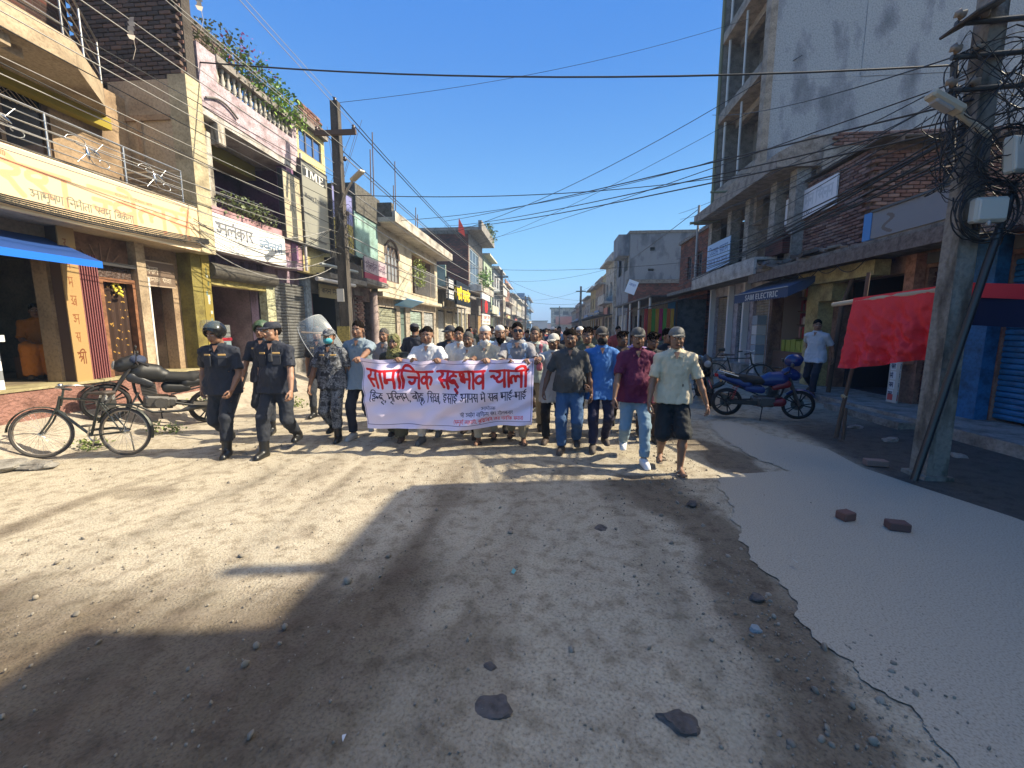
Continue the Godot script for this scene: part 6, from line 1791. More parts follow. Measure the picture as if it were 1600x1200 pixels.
	for r in rows: row_house(1, r[0], r[1], r[2], r[3], r[4], r[5], r[6], r[7])
	# buildings where the street bends, hills behind
	var e := thing("end_building", "broad three-storey building closing the street at the bend", "building", v3(6, 0, -150))
	part("wall", cross_wall(0.8, 14, -150, 0, 8.4, 0.4, [[2, 4, 6.2, 7.4], [5, 7, 6.2, 7.4], [8, 10, 6.2, 7.4], [2, 4, 3.4, 4.6], [5, 7, 3.4, 4.6]]), plaster("end_white", lin(0.45, 0.45, 0.42), 0.9), e)
	part("red_band", cross_wall(2.5, 9, -149.4, 2.8, 5.6, 0.3), plain("end_red", lin(0.42, 0.2, 0.16), 0.9), e)
	part("roof", bx(v3(0.4, 8.4, -158), v3(14.4, 8.7, -149.2)), plain("end_green", lin(0.1, 0.16, 0.13), 0.8), e)
	part("block", bx(v3(1, 0, -158), v3(14, 8.4, -150.6)), plain("end_dark", lin(0.1, 0.1, 0.1), 0.9), e)
	for k in 9:
		var w := rr(5, 9)
		var x := -4.0 + k * 2.6
		var hh := rr(2.6, 4.6)
		var z := -190.0 - k * 9
		var f := thing("distant_house", ["pinkish", "chalky", "mud-brown", "slate-grey", "straw-coloured", "faded green", "dull red", "off-white", "bluish"][k] + " tiny house in the haze where the street vanishes", "building", v3(x, 0, z))
		part("wall", bx(v3(x - w / 2, 0, z - 6), v3(x + w / 2, hh, z)), plain("far%d" % k, lin(rr(0.3, 0.5), rr(0.3, 0.42), rr(0.28, 0.4)), 0.9), f)
		part("roof", bx(v3(x - w / 2 - 0.3, hh, z - 6.3), v3(x + w / 2 + 0.3, hh + 0.25, z + 0.3)), plain("end_dark", Color.BLACK), f)
	# hills: ridged sheet far behind
	for layer in 2:
		var hm := MB.new()
		var f2 := FastNoiseLite.new()
		f2.seed = 31 + layer
		f2.frequency = 0.0011 if layer == 0 else 0.0016
		f2.fractal_octaves = 5
		var z0 := -2350.0 if layer == 0 else -1700.0
		var top := 74.0 if layer == 0 else 34.0
		var nn := 160
		for k in nn:
			var xa := -1600.0 + 3200.0 * k / nn
			var xb := -1600.0 + 3200.0 * (k + 1) / nn
			var ya := top * (0.75 + 0.6 * f2.get_noise_1d(xa)) 
			var yb := top * (0.75 + 0.6 * f2.get_noise_1d(xb))
			hm.quad(v3(xa, -2, z0 + 240), v3(xb, -2, z0 + 240), v3(xb, yb * 0.5, z0 + 90), v3(xa, ya * 0.5, z0 + 90))
			hm.quad(v3(xa, ya * 0.5, z0 + 90), v3(xb, yb * 0.5, z0 + 90), v3(xb, yb, z0), v3(xa, ya, z0))
			hm.quad(v3(xb, yb, z0), v3(xb, -2, z0 - 60), v3(xa, -2, z0 - 60), v3(xa, ya, z0))
		single("hills", hm, plain("hill%d" % layer, lin(0.07, 0.1, 0.13), 1.0), ["blue mountain ridge on the horizon at the street's end", "low wooded rise in front of the mountain ridge"][layer], "hills", "", "structure")

# ---------------------------------------------------------------- bicycles and motorcycles (local: forward +x, wheels on y = 0)
func ring_mesh(r: float, t: float, n := 36, sides := 8) -> MB:
	var m := MB.new()
	var pts := []
	for k in n: pts.append(v3(r * cos(TAU * k / n), r * sin(TAU * k / n), 0))
	m.tube(pts, t, sides, false, true)
	return m

func make_bicycle(label: String, at: Vector3, yaw: float, steer: float, dusty: Material) -> Node3D:
	var t := thing("bicycle", label, "bicycle", at)
	t.rotation = Vector3(0.06, yaw, 0)
	var blk := plain("bike_paint", lin(0.03, 0.035, 0.03), 0.35)
	var chr := plain("bike_chrome", lin(0.5, 0.5, 0.48), 0.3, 1.0)
	var rub := plain("bike_rubber", lin(0.05, 0.045, 0.04), 0.8)
	var rim := plain("bike_rim", lin(0.35, 0.3, 0.24), 0.45, 0.7)
	var R := 0.345
	var fx := 0.56
	var rx := -0.5
	var sb := Transform3D(Basis(Vector3.UP, steer), v3(fx - 0.1, 0, 0))
	var wheel := func(parent: Node3D, xf: Transform3D) -> void:
		var w := Node3D.new()
		w.name = "wheel"
		w.transform = xf
		parent.add_child(w, true)
		put("tyre", ring_mesh(R - 0.018, 0.019), rub, w)
		put("rim", ring_mesh(R - 0.042, 0.011), rim, w)
		var sp := MB.new()
		for k in 28:
			var a := TAU * k / 28.0
			sp.tube([v3(0.02 * cos(a + 1.2), 0.02 * sin(a + 1.2), 0.025 * (1 if k % 2 else -1)), v3((R - 0.04) * cos(a), (R - 0.04) * sin(a), 0)], 0.0016, 4, false)
		put("spokes", sp, chr, w)
		put("hub", tb([v3(0, 0, -0.045), v3(0, 0, 0.045)], 0.024, 10), chr, w)
	wheel.call(t, Transform3D(Basis(), v3(rx, R, 0)))
	wheel.call(t, sb * Transform3D(Basis(), v3(0.1, R, 0)))
	var head0 := v3(fx - 0.2, 0.66, 0)
	var head1 := v3(fx - 0.25, 0.86, 0)
	var bb := v3(-0.05, 0.3, 0)
	var seat := v3(-0.2, 0.83, 0)
	var fr := MB.new()
	fr.tube([v3(fx - 0.24, 0.83, 0), v3(-0.19, 0.8, 0)], 0.016, 8)
	fr.tube([head0, bb], 0.018, 8)
	fr.tube([bb, seat], 0.017, 8)
	fr.tube([head0 - v3(-0.01, 0.02, 0), head1], 0.021, 8)
	for s in [-1.0, 1.0]:
		fr.tube([bb + v3(0, 0, s * 0.03), v3(rx, R, s * 0.06)], 0.011, 6)
		fr.tube([seat + v3(0, -0.06, s * 0.015), v3(rx, R, s * 0.06)], 0.009, 6)
	put("frame", fr, blk, t)
	var fk := MB.new()
	fk.xf = sb
	for s in [-1.0, 1.0]:
		fk.tube([v3(-0.09, 0.7, s * 0.035), v3(0.0, 0.5, s * 0.05), v3(0.1, R, s * 0.05)], 0.012, 6)
	fk.tube([v3(-0.12, 0.72, 0), v3(-0.165, 0.98, 0)], 0.014, 8)
	put("fork", fk, blk, t)
	var hb := MB.new()
	hb.xf = sb
	hb.tube([v3(-0.34, 0.97, -0.27), v3(-0.2, 0.99, -0.24), v3(-0.14, 1.0, -0.1), v3(-0.14, 0.99, 0), v3(-0.14, 1.0, 0.1), v3(-0.2, 0.99, 0.24), v3(-0.34, 0.97, 0.27)], 0.011, 8)
	hb.tube([v3(-0.15, 0.94, 0), v3(-0.1, 0.72, 0.02)], 0.006, 6)
	var h := put("handlebar", hb, chr, t)
	for s in [-1.0, 1.0]:
		var g := MB.new()
		g.xf = sb
		g.tube([v3(-0.27, 0.978, s * 0.258), v3(-0.37, 0.963, s * 0.275)], 0.017, 8)
		put("grip", g, rub, h)
	var bell := MB.new()
	bell.xf = sb * Transform3D(Basis(), v3(-0.1, 1.0, 0.06))
	bell.lathe([Vector2(0.03, 0), Vector2(0.032, 0.014), Vector2(0.02, 0.03), Vector2(0, 0.034)], 12)
	put("bell", bell, chr, h)
	for w in [[v3(rx, R, 0), Transform3D(), 0.35, 3.4], [v3(0.1, R, 0), sb, 0.1, 2.4]]:
		var mg := MB.new()
		mg.xf = w[1]
		var n := 16
		for k in n:
			var a0: float = w[2] + (w[3] - w[2]) * k / n
			var a1: float = w[2] + (w[3] - w[2]) * (k + 1) / n
			var c: Vector3 = w[0]
			var q := 0.365
			for e in [[-0.028, -0.008, 0.0, 0.012], [-0.008, 0.008, 0.012, 0.012], [0.008, 0.028, 0.012, 0.0]]:
				var r0: float = q + e[2]
				var r1: float = q + e[3]
				mg.quad(c + v3(r0 * cos(a0), r0 * sin(a0), e[0]), c + v3(r1 * cos(a0), r1 * sin(a0), e[1]), c + v3(r1 * cos(a1), r1 * sin(a1), e[1]), c + v3(r0 * cos(a1), r0 * sin(a1), e[0]))
		put("mudguard", mg, dusty, t)
	var sd := Field.new(v3(-0.42, 0.78, -0.14), v3(0.1, 0.98, 0.14), 0.01)
	sd.cap(v3(-0.32, 0.9, -0.05), v3(-0.32, 0.9, 0.05), 0.045, 0.045, 0.03, 0.6, Vector3.UP)
	sd.cap(v3(-0.3, 0.9, 0), v3(-0.05, 0.9, 0), 0.06, 0.022, 0.03, 0.6, Vector3.UP)
	var sm := MB.new()
	sd.net(sm)
	var sad := put("saddle", sm, plain("saddle_brown", lin(0.06, 0.045, 0.035), 0.6), t)
	for s in [-1.0, 1.0]:
		var c := []
		for k in 26: c.append(v3(-0.33 + 0.022 * cos(k * 1.2), 0.8 + k * 0.003, s * 0.06 + 0.022 * sin(k * 1.2)))
		put("spring", tb(c, 0.004, 4), chr, sad)
	put("seat_post", tb([seat, v3(-0.22, 0.88, 0)], 0.013, 8), chr, t)
	var rk := MB.new()
	for s in [-1.0, 0.0, 1.0]: rk.tube([v3(-0.24, 0.74, s * 0.055), v3(-0.78, 0.73, s * 0.055)], 0.006, 5)
	for k in 3: rk.tube([v3(-0.3 - k * 0.2, 0.735, -0.06), v3(-0.3 - k * 0.2, 0.735, 0.06)], 0.005, 5)
	for s in [-1.0, 1.0]: rk.tube([v3(-0.66, 0.73, s * 0.058), v3(rx, R, s * 0.07)], 0.006, 5)
	put("rack", rk, blk, t)
	put("chain_guard", tb([v3(-0.02, 0.37, 0.06), v3(-0.28, 0.39, 0.06), v3(rx, 0.37, 0.06)], 0.02, 6), blk, t)
	var cr := ring_mesh(0.085, 0.008, 22, 6)
	put("chainring", cr, chr, t, Transform3D(Basis(), bb + v3(0, 0, 0.05)))
	for s in [-1.0, 1.0]:
		var dn := v3(0.06 * s, -0.16 * s, 0)
		put("crank", tb([bb + v3(0, 0, 0.06 * s), bb + dn + v3(0, 0, 0.08 * s)], 0.01, 6), chr, t)
		var pd := MB.new()
		pd.cbox(bb + dn + v3(0, 0, 0.13 * s), v3(0.09, 0.026, 0.085), 0.006)
		put("pedal", pd, rub, t)
	put("kickstand", tb([v3(rx, R - 0.02, 0.08), v3(rx + 0.03, 0.0, 0.17)], 0.009, 6), chr, t)
	return t

func make_moto(label: String, at: Vector3, yaw: float, roll: float, paint: Material, accent: Material, sporty: bool) -> Node3D:
	var t := thing("motorcycle", label, "motorcycle", at)
	t.rotation = Vector3(roll, yaw, 0)
	var rub := plain("tyre_black", lin(0.022, 0.02, 0.019), 0.85)
	var dark := plain("moto_dark", lin(0.018, 0.018, 0.018), 0.5)
	var met := plain("moto_metal", lin(0.11, 0.105, 0.1), 0.5, 0.6)
	var bright := plain("moto_bright", lin(0.5, 0.5, 0.5), 0.25, 1.0)
	var R := 0.3
	var fx := 0.66
	var rx := -0.66
	for w in [[fx, 0.05], [rx, 0.066]]:
		var n := Node3D.new()
		n.name = "wheel"
		n.position = v3(w[0], R, 0)
		t.add_child(n, true)
		var ty := MB.new()
		var pr := []
		for k in 13: pr.append(Vector2(R - w[1] * 0.8 + w[1] * 0.8 * sin(PI * k / 12.0), -w[1] * cos(PI * k / 12.0)))
		ty.xf = Transform3D(Basis(Vector3.RIGHT, PI / 2), Vector3.ZERO)
		ty.lathe(pr, 32)
		put("tyre", ty, rub, n)
		var al := ring_mesh(R - w[1] * 0.8 - 0.008, 0.019, 28, 6)
		for k in 5:
			var a := TAU * k / 5.0
			for s in [-0.16, 0.16]: al.tube([v3(0.05 * cos(a), 0.05 * sin(a), 0), v3((R - 0.06) * cos(a + s), (R - 0.06) * sin(a + s), 0)], 0.013, 5)
		put("rim", al, dark, n)
		put("brake_disc", tb([v3(0, 0, -0.05), v3(0, 0, -0.044)], 0.12, 24), met, n)
		put("hub", tb([v3(0, 0, -0.08), v3(0, 0, 0.08)], 0.04, 12), dark, n)
	# fork, bars, mirrors
	for s in [-1.0, 1.0]: put("fork_leg", tb([v3(fx, R, s * 0.085), v3(fx - 0.17, 0.74, s * 0.085), v3(fx - 0.25, 0.95, s * 0.085)], [0.026, 0.022, 0.017], 8), met, t)
	var hb := put("handlebar", tb([v3(fx - 0.4, 1.0, -0.37), v3(fx - 0.3, 1.02, -0.22), v3(fx - 0.27, 0.97, -0.08), v3(fx - 0.27, 0.97, 0.08), v3(fx - 0.3, 1.02, 0.22), v3(fx - 0.4, 1.0, 0.37)], 0.013, 8), dark, t)
	for s in [-1.0, 1.0]:
		put("grip", tb([v3(fx - 0.34, 1.012, s * 0.28), v3(fx - 0.415, 0.998, s * 0.4)], 0.019, 8), rub, hb)
		put("lever", tb([v3(fx - 0.28, 1.02, s * 0.22), v3(fx - 0.3, 1.01, s * 0.38)], 0.006, 5), bright, hb)
		put("mirror_stalk", tb([v3(fx - 0.28, 1.02, s * 0.2), v3(fx - 0.27, 1.14, s * 0.29)], 0.007, 5), dark, hb)
		var mr := MB.new()
		mr.cbox(v3(fx - 0.275, 1.17, s * 0.32), v3(0.03, 0.075, 0.13), 0.012)
		put("mirror", mr, dark, hb)
	# tank, seat, fairings: rounded shells
	var shell := func(called: String, mat: Material, prims: Array, lo: Vector3, hi: Vector3) -> void:
		var f := Field.new(lo, hi, 0.0125)
		for p in prims: f.cap(p[0], p[1], p[2], p[3], 0.04, p[4], Vector3.BACK)
		var m := MB.new()
		f.net(m)
		put(called, m, mat, t)
	shell.call("fuel_tank", paint, [[v3(0.3, 0.82, 0), v3(0.02, 0.79, 0), 0.15, 0.115, 0.95], [v3(0.26, 0.88, 0), v3(0.12, 0.87, 0), 0.1, 0.1, 1.0]], v3(-0.2, 0.55, -0.25), v3(0.55, 1.1, 0.25))
	shell.call("tank_shroud", accent, [[v3(0.4, 0.74, 0.1), v3(0.18, 0.66, 0.11), 0.075, 0.05, 0.5], [v3(0.4, 0.74, -0.1), v3(0.18, 0.66, -0.11), 0.075, 0.05, 0.5]], v3(0.0, 0.5, -0.25), v3(0.58, 0.92, 0.25))
	shell.call("seat", plain("moto_seat", lin(0.014, 0.013, 0.012), 0.8), [[v3(0.0, 0.78, 0), v3(-0.36, 0.79, 0), 0.085, 0.1, 1.25], [v3(-0.36, 0.83, 0), v3(-0.68, 0.87, 0), 0.075, 0.06, 1.3]], v3(-0.85, 0.62, -0.22), v3(0.16, 1.0, 0.22))
	shell.call("tail_cowl", paint, [[v3(-0.3, 0.7, 0.07), v3(-0.82, 0.84, 0.03), 0.085, 0.045, 0.7], [v3(-0.3, 0.7, -0.07), v3(-0.82, 0.84, -0.03), 0.085, 0.045, 0.7]], v3(-0.98, 0.52, -0.25), v3(-0.1, 1.0, 0.25))
	shell.call("side_panel", paint, [[v3(-0.05, 0.6, 0.1), v3(-0.3, 0.62, 0.1), 0.075, 0.06, 0.4], [v3(-0.05, 0.6, -0.1), v3(-0.3, 0.62, -0.1), 0.075, 0.06, 0.4]], v3(-0.5, 0.45, -0.22), v3(0.15, 0.75, 0.22))
	shell.call("headlamp_fairing", paint, [[v3(fx - 0.12, 0.9, 0), v3(fx - 0.26, 0.95, 0), 0.1, 0.11, 1.1], [v3(fx - 0.14, 0.98, 0), v3(fx - 0.24, 1.07, 0), 0.06, 0.03, 1.3]], v3(0.2, 0.7, -0.25), v3(0.8, 1.25, 0.25))
	if sporty: shell.call("belly_pan", accent, [[v3(0.34, 0.36, 0.08), v3(-0.06, 0.3, 0.07), 0.09, 0.06, 0.7], [v3(0.34, 0.36, -0.08), v3(-0.06, 0.3, -0.07), 0.09, 0.06, 0.7]], v3(-0.2, 0.15, -0.25), v3(0.5, 0.55, 0.25))
	var hl := MB.new()
	hl.xf = Transform3D(Basis(Vector3.BACK, -PI / 2), v3(fx - 0.04, 0.9, 0))
	hl.lathe([Vector2(0.075, 0), Vector2(0.06, 0.025), Vector2(0, 0.034)], 16)
	put("headlight", hl, plain("lamp_glass", lin(0.3, 0.3, 0.3), 0.08), t)
	var fm := MB.new()
	for k in 12:
		var a0 := 0.5 + 1.9 * k / 12.0
		var a1 := 0.5 + 1.9 * (k + 1) / 12.0
		var q := R + 0.035
		for e in [[-0.06, -0.02, -0.02, 0.0], [-0.02, 0.02, 0.0, 0.0], [0.02, 0.06, 0.0, -0.02]]:
			fm.quad(v3(fx + (q + e[2]) * cos(a0), R + (q + e[2]) * sin(a0), e[0]), v3(fx + (q + e[3]) * cos(a0), R + (q + e[3]) * sin(a0), e[1]), v3(fx + (q + e[3]) * cos(a1), R + (q + e[3]) * sin(a1), e[1]), v3(fx + (q + e[2]) * cos(a1), R + (q + e[2]) * sin(a1), e[0]))
	put("front_mudguard", fm, paint, t)
	# engine
	var en := MB.new()
	en.cbox(v3(0.06, 0.36, 0), v3(0.34, 0.2, 0.26), 0.03)
	en.cbox(v3(-0.12, 0.37, 0), v3(0.16, 0.16, 0.22), 0.03)
	for k in 7: en.cbox(v3(0.16 + k * 0.006, 0.48 + k * 0.024, 0), v3(0.19, 0.011, 0.21), 0.003, Basis(Vector3.BACK, -0.25))
	en.tube([v3(0.02, 0.36, 0.1), v3(0.02, 0.36, 0.17)], 0.085, 16)
	en.tube([v3(0.02, 0.36, -0.1), v3(0.02, 0.36, -0.165)], 0.08, 16)
	put("engine", en, met, t)
	put("exhaust", tb([v3(0.3, 0.5, -0.06), v3(0.36, 0.32, -0.1), v3(0.1, 0.2, -0.15), v3(-0.25, 0.24, -0.17), v3(-0.36, 0.29, -0.18), v3(-0.8, 0.43, -0.19)], [0.019, 0.019, 0.019, 0.022, 0.048, 0.05], 10), dark if not sporty else met, t)
	put("heat_shield", bx(v3(-0.66, 0.37, -0.255), v3(-0.4, 0.43, -0.235)), bright, t)
	var fr := MB.new()
	fr.tube([v3(fx - 0.22, 0.9, 0), v3(0.34, 0.5, 0), v3(0.2, 0.24, 0), v3(-0.16, 0.26, 0)], 0.02, 8)
	for s in [-1.0, 1.0]:
		fr.tube([v3(-0.16, 0.36, s * 0.09), v3(rx, R, s * 0.11)], 0.022, 6)
		fr.tube([v3(-0.1, 0.5, s * 0.1), v3(-0.7, 0.74, s * 0.1)], 0.013, 6)
	put("frame", fr, dark, t)
	for s in [-1.0, 1.0]:
		var sp := []
		for k in 40: sp.append(v3(-0.5 - 0.0022 * k, 0.68 - 0.0075 * k, s * 0.125) + v3(0.026 * cos(k * 1.3), 0, 0.026 * sin(k * 1.3)))
		put("shock_spring", tb(sp, 0.006, 4), plain("spring_red" if sporty else "spring_dark", lin(0.4, 0.03, 0.03) if sporty else lin(0.1, 0.1, 0.1), 0.4), t)
		put("footpeg", tb([v3(-0.05, 0.28, s * 0.12), v3(-0.05, 0.28, s * 0.24)], 0.015, 6), rub, t)
		put("indicator", tb([v3(-0.8, 0.78, s * 0.06), v3(-0.83, 0.78, s * 0.16)], 0.02, 8), plain("amber", lin(0.6, 0.3, 0.1), 0.2), t)
	put("chain_cover", bx(v3(-0.62, 0.28, 0.1), v3(-0.1, 0.37, 0.115)), dark, t)
	put("side_stand", tb([v3(0.0, 0.25, 0.1), v3(-0.06, 0.0, 0.26)], 0.011, 6), dark, t)
	put("grab_rail", tb([v3(-0.5, 0.88, 0.13), v3(-0.82, 0.97, 0.11), v3(-0.88, 0.97, 0), v3(-0.82, 0.97, -0.11), v3(-0.5, 0.88, -0.13)], 0.013, 8), bright, t)
	put("tail_light", bx(v3(-0.93, 0.85, -0.06), v3(-0.87, 0.9, 0.06)), plain("tail_red", lin(0.45, 0.02, 0.02), 0.15), t)
	put("rear_fender", tb([v3(-0.75, 0.72, 0), v3(-0.95, 0.6, 0), v3(-1.0, 0.48, 0)], [0.06, 0.045, 0.03], 8), dark, t)
	var pl := MB.new()
	pl.obox(v3(-1.0, 0.66, 0), v3(0.008, 0.14, 0.24), Basis(Vector3.BACK, 0.35))
	put("number_plate", pl, plain("plate_red", lin(0.5, 0.05, 0.05), 0.5), t)
	var tx := letters("plate_marks", "MA 12 P 4075", 0.05, 0.19, plain("plate_white", lin(0.7, 0.7, 0.68), 0.6), t, Transform3D(Basis(Vector3.BACK, 0.35) * Basis(Vector3(0, 0, 1), Vector3.UP, Vector3(-1, 0, 0)), v3(-1.006, 0.66, 0)))
	return t

func vehicles() -> void:
	var b0 := make_bicycle("old black roadster bicycle on its stand at the left kerb", v3(-5.93, 0.02, -4.74), PI + 0.17, 0.3, grainy("dusty_guard", lin(0.06, 0.065, 0.05), 0.5, 0.2, 6))
	b0.scale = Vector3.ONE * 0.92
	var black := grainy("moto_black", lin(0.012, 0.012, 0.012), 0.5, 0, 6)
	var grey := plain("moto_greyblue", lin(0.018, 0.02, 0.026), 0.45)
	var m0 := make_moto("dusty black motorcycle with a red number plate parked before the left shops", v3(-6.52, 0.11, -6.32), PI + 0.84, -0.1, black, grey, false)
	m0.rotation.z = 0.17
	var bl := plain("moto_blue", lin(0.006, 0.024, 0.13), 0.35)
	var rd := plain("moto_red", lin(0.16, 0.015, 0.022), 0.4)
	make_moto("blue and red motorcycle standing side-on before the electric shop", v3(3.92, 0.04, -7.92), -0.22, 0.08, bl, rd, true).scale = Vector3.ONE * 0.88
	make_moto("black motorcycle half hidden behind the man in the cream shirt", v3(3.55, 0.02, -9.7), -1.75, 0.08, black, grey, false)
	make_bicycle("dark bicycle leaning by the shutters behind the blue motorcycle", v3(4.75, 0.1, -11.0), -0.35, 0.2, plain("bike_paint", Color.BLACK))
	# blue helmet left on the bars of the blue motorcycle
	var he := put("helmet", hair_mesh("helmet"), plain("helmet_blue", lin(0.01, 0.025, 0.12), 0.2), self, Transform3D(Basis(Vector3.UP, 1.2) * 1.05, v3(4.35, 0.93, -7.75)))
	tag(he, "dark blue helmet hung on the bars of the blue motorcycle", "helmet")
	var cap := MB.new()
	cap.lathe([Vector2(0.11, 0), Vector2(0.12, 0.05), Vector2(0.09, 0.11), Vector2(0, 0.13)], 14)
	var rain := put("cloth_bundle", cap, plain("bundle_navy", lin(0.025, 0.035, 0.07), 0.8), self, m0.transform * Transform3D(Basis.from_scale(v3(1.0, 0.8, 1.5)), v3(0.36, 0.99, 0.03)))
	tag(rain, "dark cloth bundle on the handlebar of the dusty black motorcycle", "bundle")

# ---------------------------------------------------------------- poles, wires, boxes
func sag(a: Vector3, b: Vector3, s: float, n := 14) -> Array:
	var pts := []
	for k in n + 1:
		var t := float(k) / n
		pts.append(a.lerp(b, t) - v3(0, s * 4.0 * t * (1.0 - t), 0))
	return pts

func cable(a: Vector3, b: Vector3, s: float, r: float, mat: Material, label: String, group := "") -> void:
	single("cable", tb(sag(a, b, s), r, 5), mat, label, "cable", group)

func poles() -> void:
	var conc := plaster("pole_concrete", lin(0.26, 0.235, 0.2), 0.92, 1.2, 0.8, true)
	var dk := plaster("pole_dark", lin(0.1, 0.085, 0.07), 0.92, 1.2, 0.8, true)
	var iron := plain("iron", Color.BLACK)
	var wire := plain("wire_black", lin(0.018, 0.018, 0.018), 0.6)
	var pale := plain("wire_pale", lin(0.34, 0.33, 0.31), 0.45, 0.3)
	var post := func(m: MB, b: Vector3, h: float, w0: float, d0: float, w1: float, d1: float) -> void:
		var lo := [v3(-w0, 0, d0), v3(w0, 0, d0), v3(w0, 0, -d0), v3(-w0, 0, -d0)]
		var hi := [v3(-w1, h, d1), v3(w1, h, d1), v3(w1, h, -d1), v3(-w1, h, -d1)]
		for k in 4: m.quad(b + lo[k], b + lo[(k + 1) % 4], b + hi[(k + 1) % 4], b + hi[k])
		m.quad(b + hi[0], b + hi[1], b + hi[2], b + hi[3])
	# left pole
	var L := v3(-5.72, 0.0, -11.5)
	var t := thing("power_pole", "dark concrete power pole with a wooden cross arm on the left", "pole", L)
	var m := MB.new()
	post.call(m, L, 7.62, 0.15, 0.13, 0.1, 0.09)
	part("shaft", m, dk, t)
	part("cross_arm", bx(L + v3(-0.52, 6.72, 0.14), L + v3(0.62, 6.84, 0.22)), plain("wood_pole", lin(0.1, 0.065, 0.045), 0.9), t)
	for p in [v3(-0.45, 6.84, 0.18), v3(0.56, 6.84, 0.18), v3(0.0, 7.62, 0.0), v3(0.24, 5.3, 0.1), v3(0.24, 4.7, 0.1), v3(0.24, 6.1, 0.1)]:
		var ins := MB.new()
		ins.xf = Transform3D(Basis(), L + p)
		ins.lathe([Vector2(0.03, 0), Vector2(0.055, 0.03), Vector2(0.03, 0.06), Vector2(0.05, 0.09), Vector2(0.0, 0.13)], 10)
		part("insulator", ins, plain("insulator", lin(0.05, 0.03, 0.025), 0.3), t)
	part("notice", bx(L + v3(-0.15, 2.4, 0.16), L + v3(0.05, 2.75, 0.178)), plain("notice_white", lin(0.5, 0.48, 0.44), 0.7), t)
	part("yellow_bill", bx(L + v3(-0.2, 1.3, 0.165), L + v3(0.16, 1.72, 0.176)), plaster("bill_yellow", lin(0.4, 0.33, 0.1), 0.9, 0.4, 0.5), t)
	part("lamp_arm", tb([L + v3(0.1, 4.9, 0.2), L + v3(0.5, 5.2, 0.6), L + v3(0.75, 5.35, 0.8)], 0.03, 8), pale, t)
	var lh := MB.new()
	lh.cbox(L + v3(0.95, 5.42, 0.95), v3(0.5, 0.07, 0.16), 0.02, Basis(Vector3.UP, -0.6) * Basis(Vector3.BACK, 0.25))
	part("lamp_head", lh, plain("lamp_beige", lin(0.4, 0.36, 0.28), 0.5), t)
	tangle(L + v3(0.15, 4.2, 0.25), v3(0.35, 0.8, 0.25), 26, 9, wire, "thick knot of old wires wound about the left pole")
	# right pole
	var R := v3(4.32, 0.0, -4.95)
	var q := thing("power_pole", "grey concrete pole at the right overgrown with cable loops", "pole", R)
	var m2 := MB.new()
	post.call(m2, R, 5.0, 0.11, 0.11, 0.078, 0.083)
	m2.box(R + v3(-0.15, -0.05, -0.17), R + v3(0.15, 0.04, 0.15))
	part("shaft", m2, conc, q)
	for k in 3:
		var y := 4.0 + k * 0.3
		part("cross_arm", tb([R + v3(-0.42, y, 0.13), R + v3(0.5, y + 0.03, 0.13)], 0.025, 6), iron, q)
		for s in [-0.38, -0.18, 0.3]:
			var ins := MB.new()
			ins.xf = Transform3D(Basis(Vector3.BACK, 1.2), R + v3(s, y + 0.04, 0.17))
			ins.lathe([Vector2(0.02, 0), Vector2(0.045, 0.02), Vector2(0.028, 0.05), Vector2(0.042, 0.075), Vector2(0.0, 0.1)], 10)
			part("insulator", ins, plain("insulator_brown", lin(0.22, 0.17, 0.13), 0.35), q)
	part("tin_hood", (bent(R + v3(-0.24, 4.66, 0.2), v3(0.5, 0.03, 0.4), Basis(Vector3.BACK, 0.5))), plaster("rust_dark", Color.WHITE), q)
	# street lamp on an arm
	part("lamp_arm", tb([v3(4.3, 3.55, -4.78), v3(4.08, 3.68, -4.75), v3(3.9, 3.78, -4.72)], 0.028, 8), plain("lamp_beige", Color.BLACK), q)
	var lamp := MB.new()
	lamp.cbox(v3(3.8, 3.84, -4.7), v3(0.36, 0.075, 0.13), 0.02, Basis(Vector3.BACK, -0.52))
	part("lamp_head", lamp, plain("lamp_beige", Color.BLACK), q)
	part("lamp_lens", bent(v3(3.77, 3.81, -4.7), v3(0.2, 0.04, 0.1), Basis(Vector3.BACK, -0.52)), plain("lamp_glass", Color.WHITE), q)
	# meter boxes with coils of cable round them
	var bm := plain("box_cream", lin(0.42, 0.41, 0.36), 0.5)
	for k in 2:
		var c: Vector3 = [v3(4.47, 3.33, -4.68), v3(4.32, 2.83, -4.7)][k]
		var b := thing("junction_box", ["tilted white junction box, upper of two on the right pole", "cream junction box, lower of two on the right pole"][k], "junction box", c)
		var mm := MB.new()
		mm.cbox(c, [v3(0.23, 0.34, 0.1), v3(0.28, 0.24, 0.1)][k], 0.02, Basis(Vector3.BACK, [0.12, 0.0][k]) * Basis(Vector3.UP, [0.4, -0.1][k]))
		part("case", mm, bm, b)
		mm = MB.new()
		mm.cbox(c + v3(0, 0, 0.045), [v3(0.19, 0.3, 0.03), v3(0.24, 0.2, 0.03)][k], 0.01, Basis(Vector3.BACK, [0.12, 0.0][k]) * Basis(Vector3.UP, [0.4, -0.1][k]))
		part("lid", mm, plain("box_lid", lin(0.48, 0.47, 0.42), 0.45), b)
		part("latch", bent(c + [v3(0.13, 0.02, 0.03), v3(-0.02, -0.13, 0.04)][k], v3(0.03, 0.05, 0.04), Basis()), plain("lamp_glass", Color.WHITE), b)
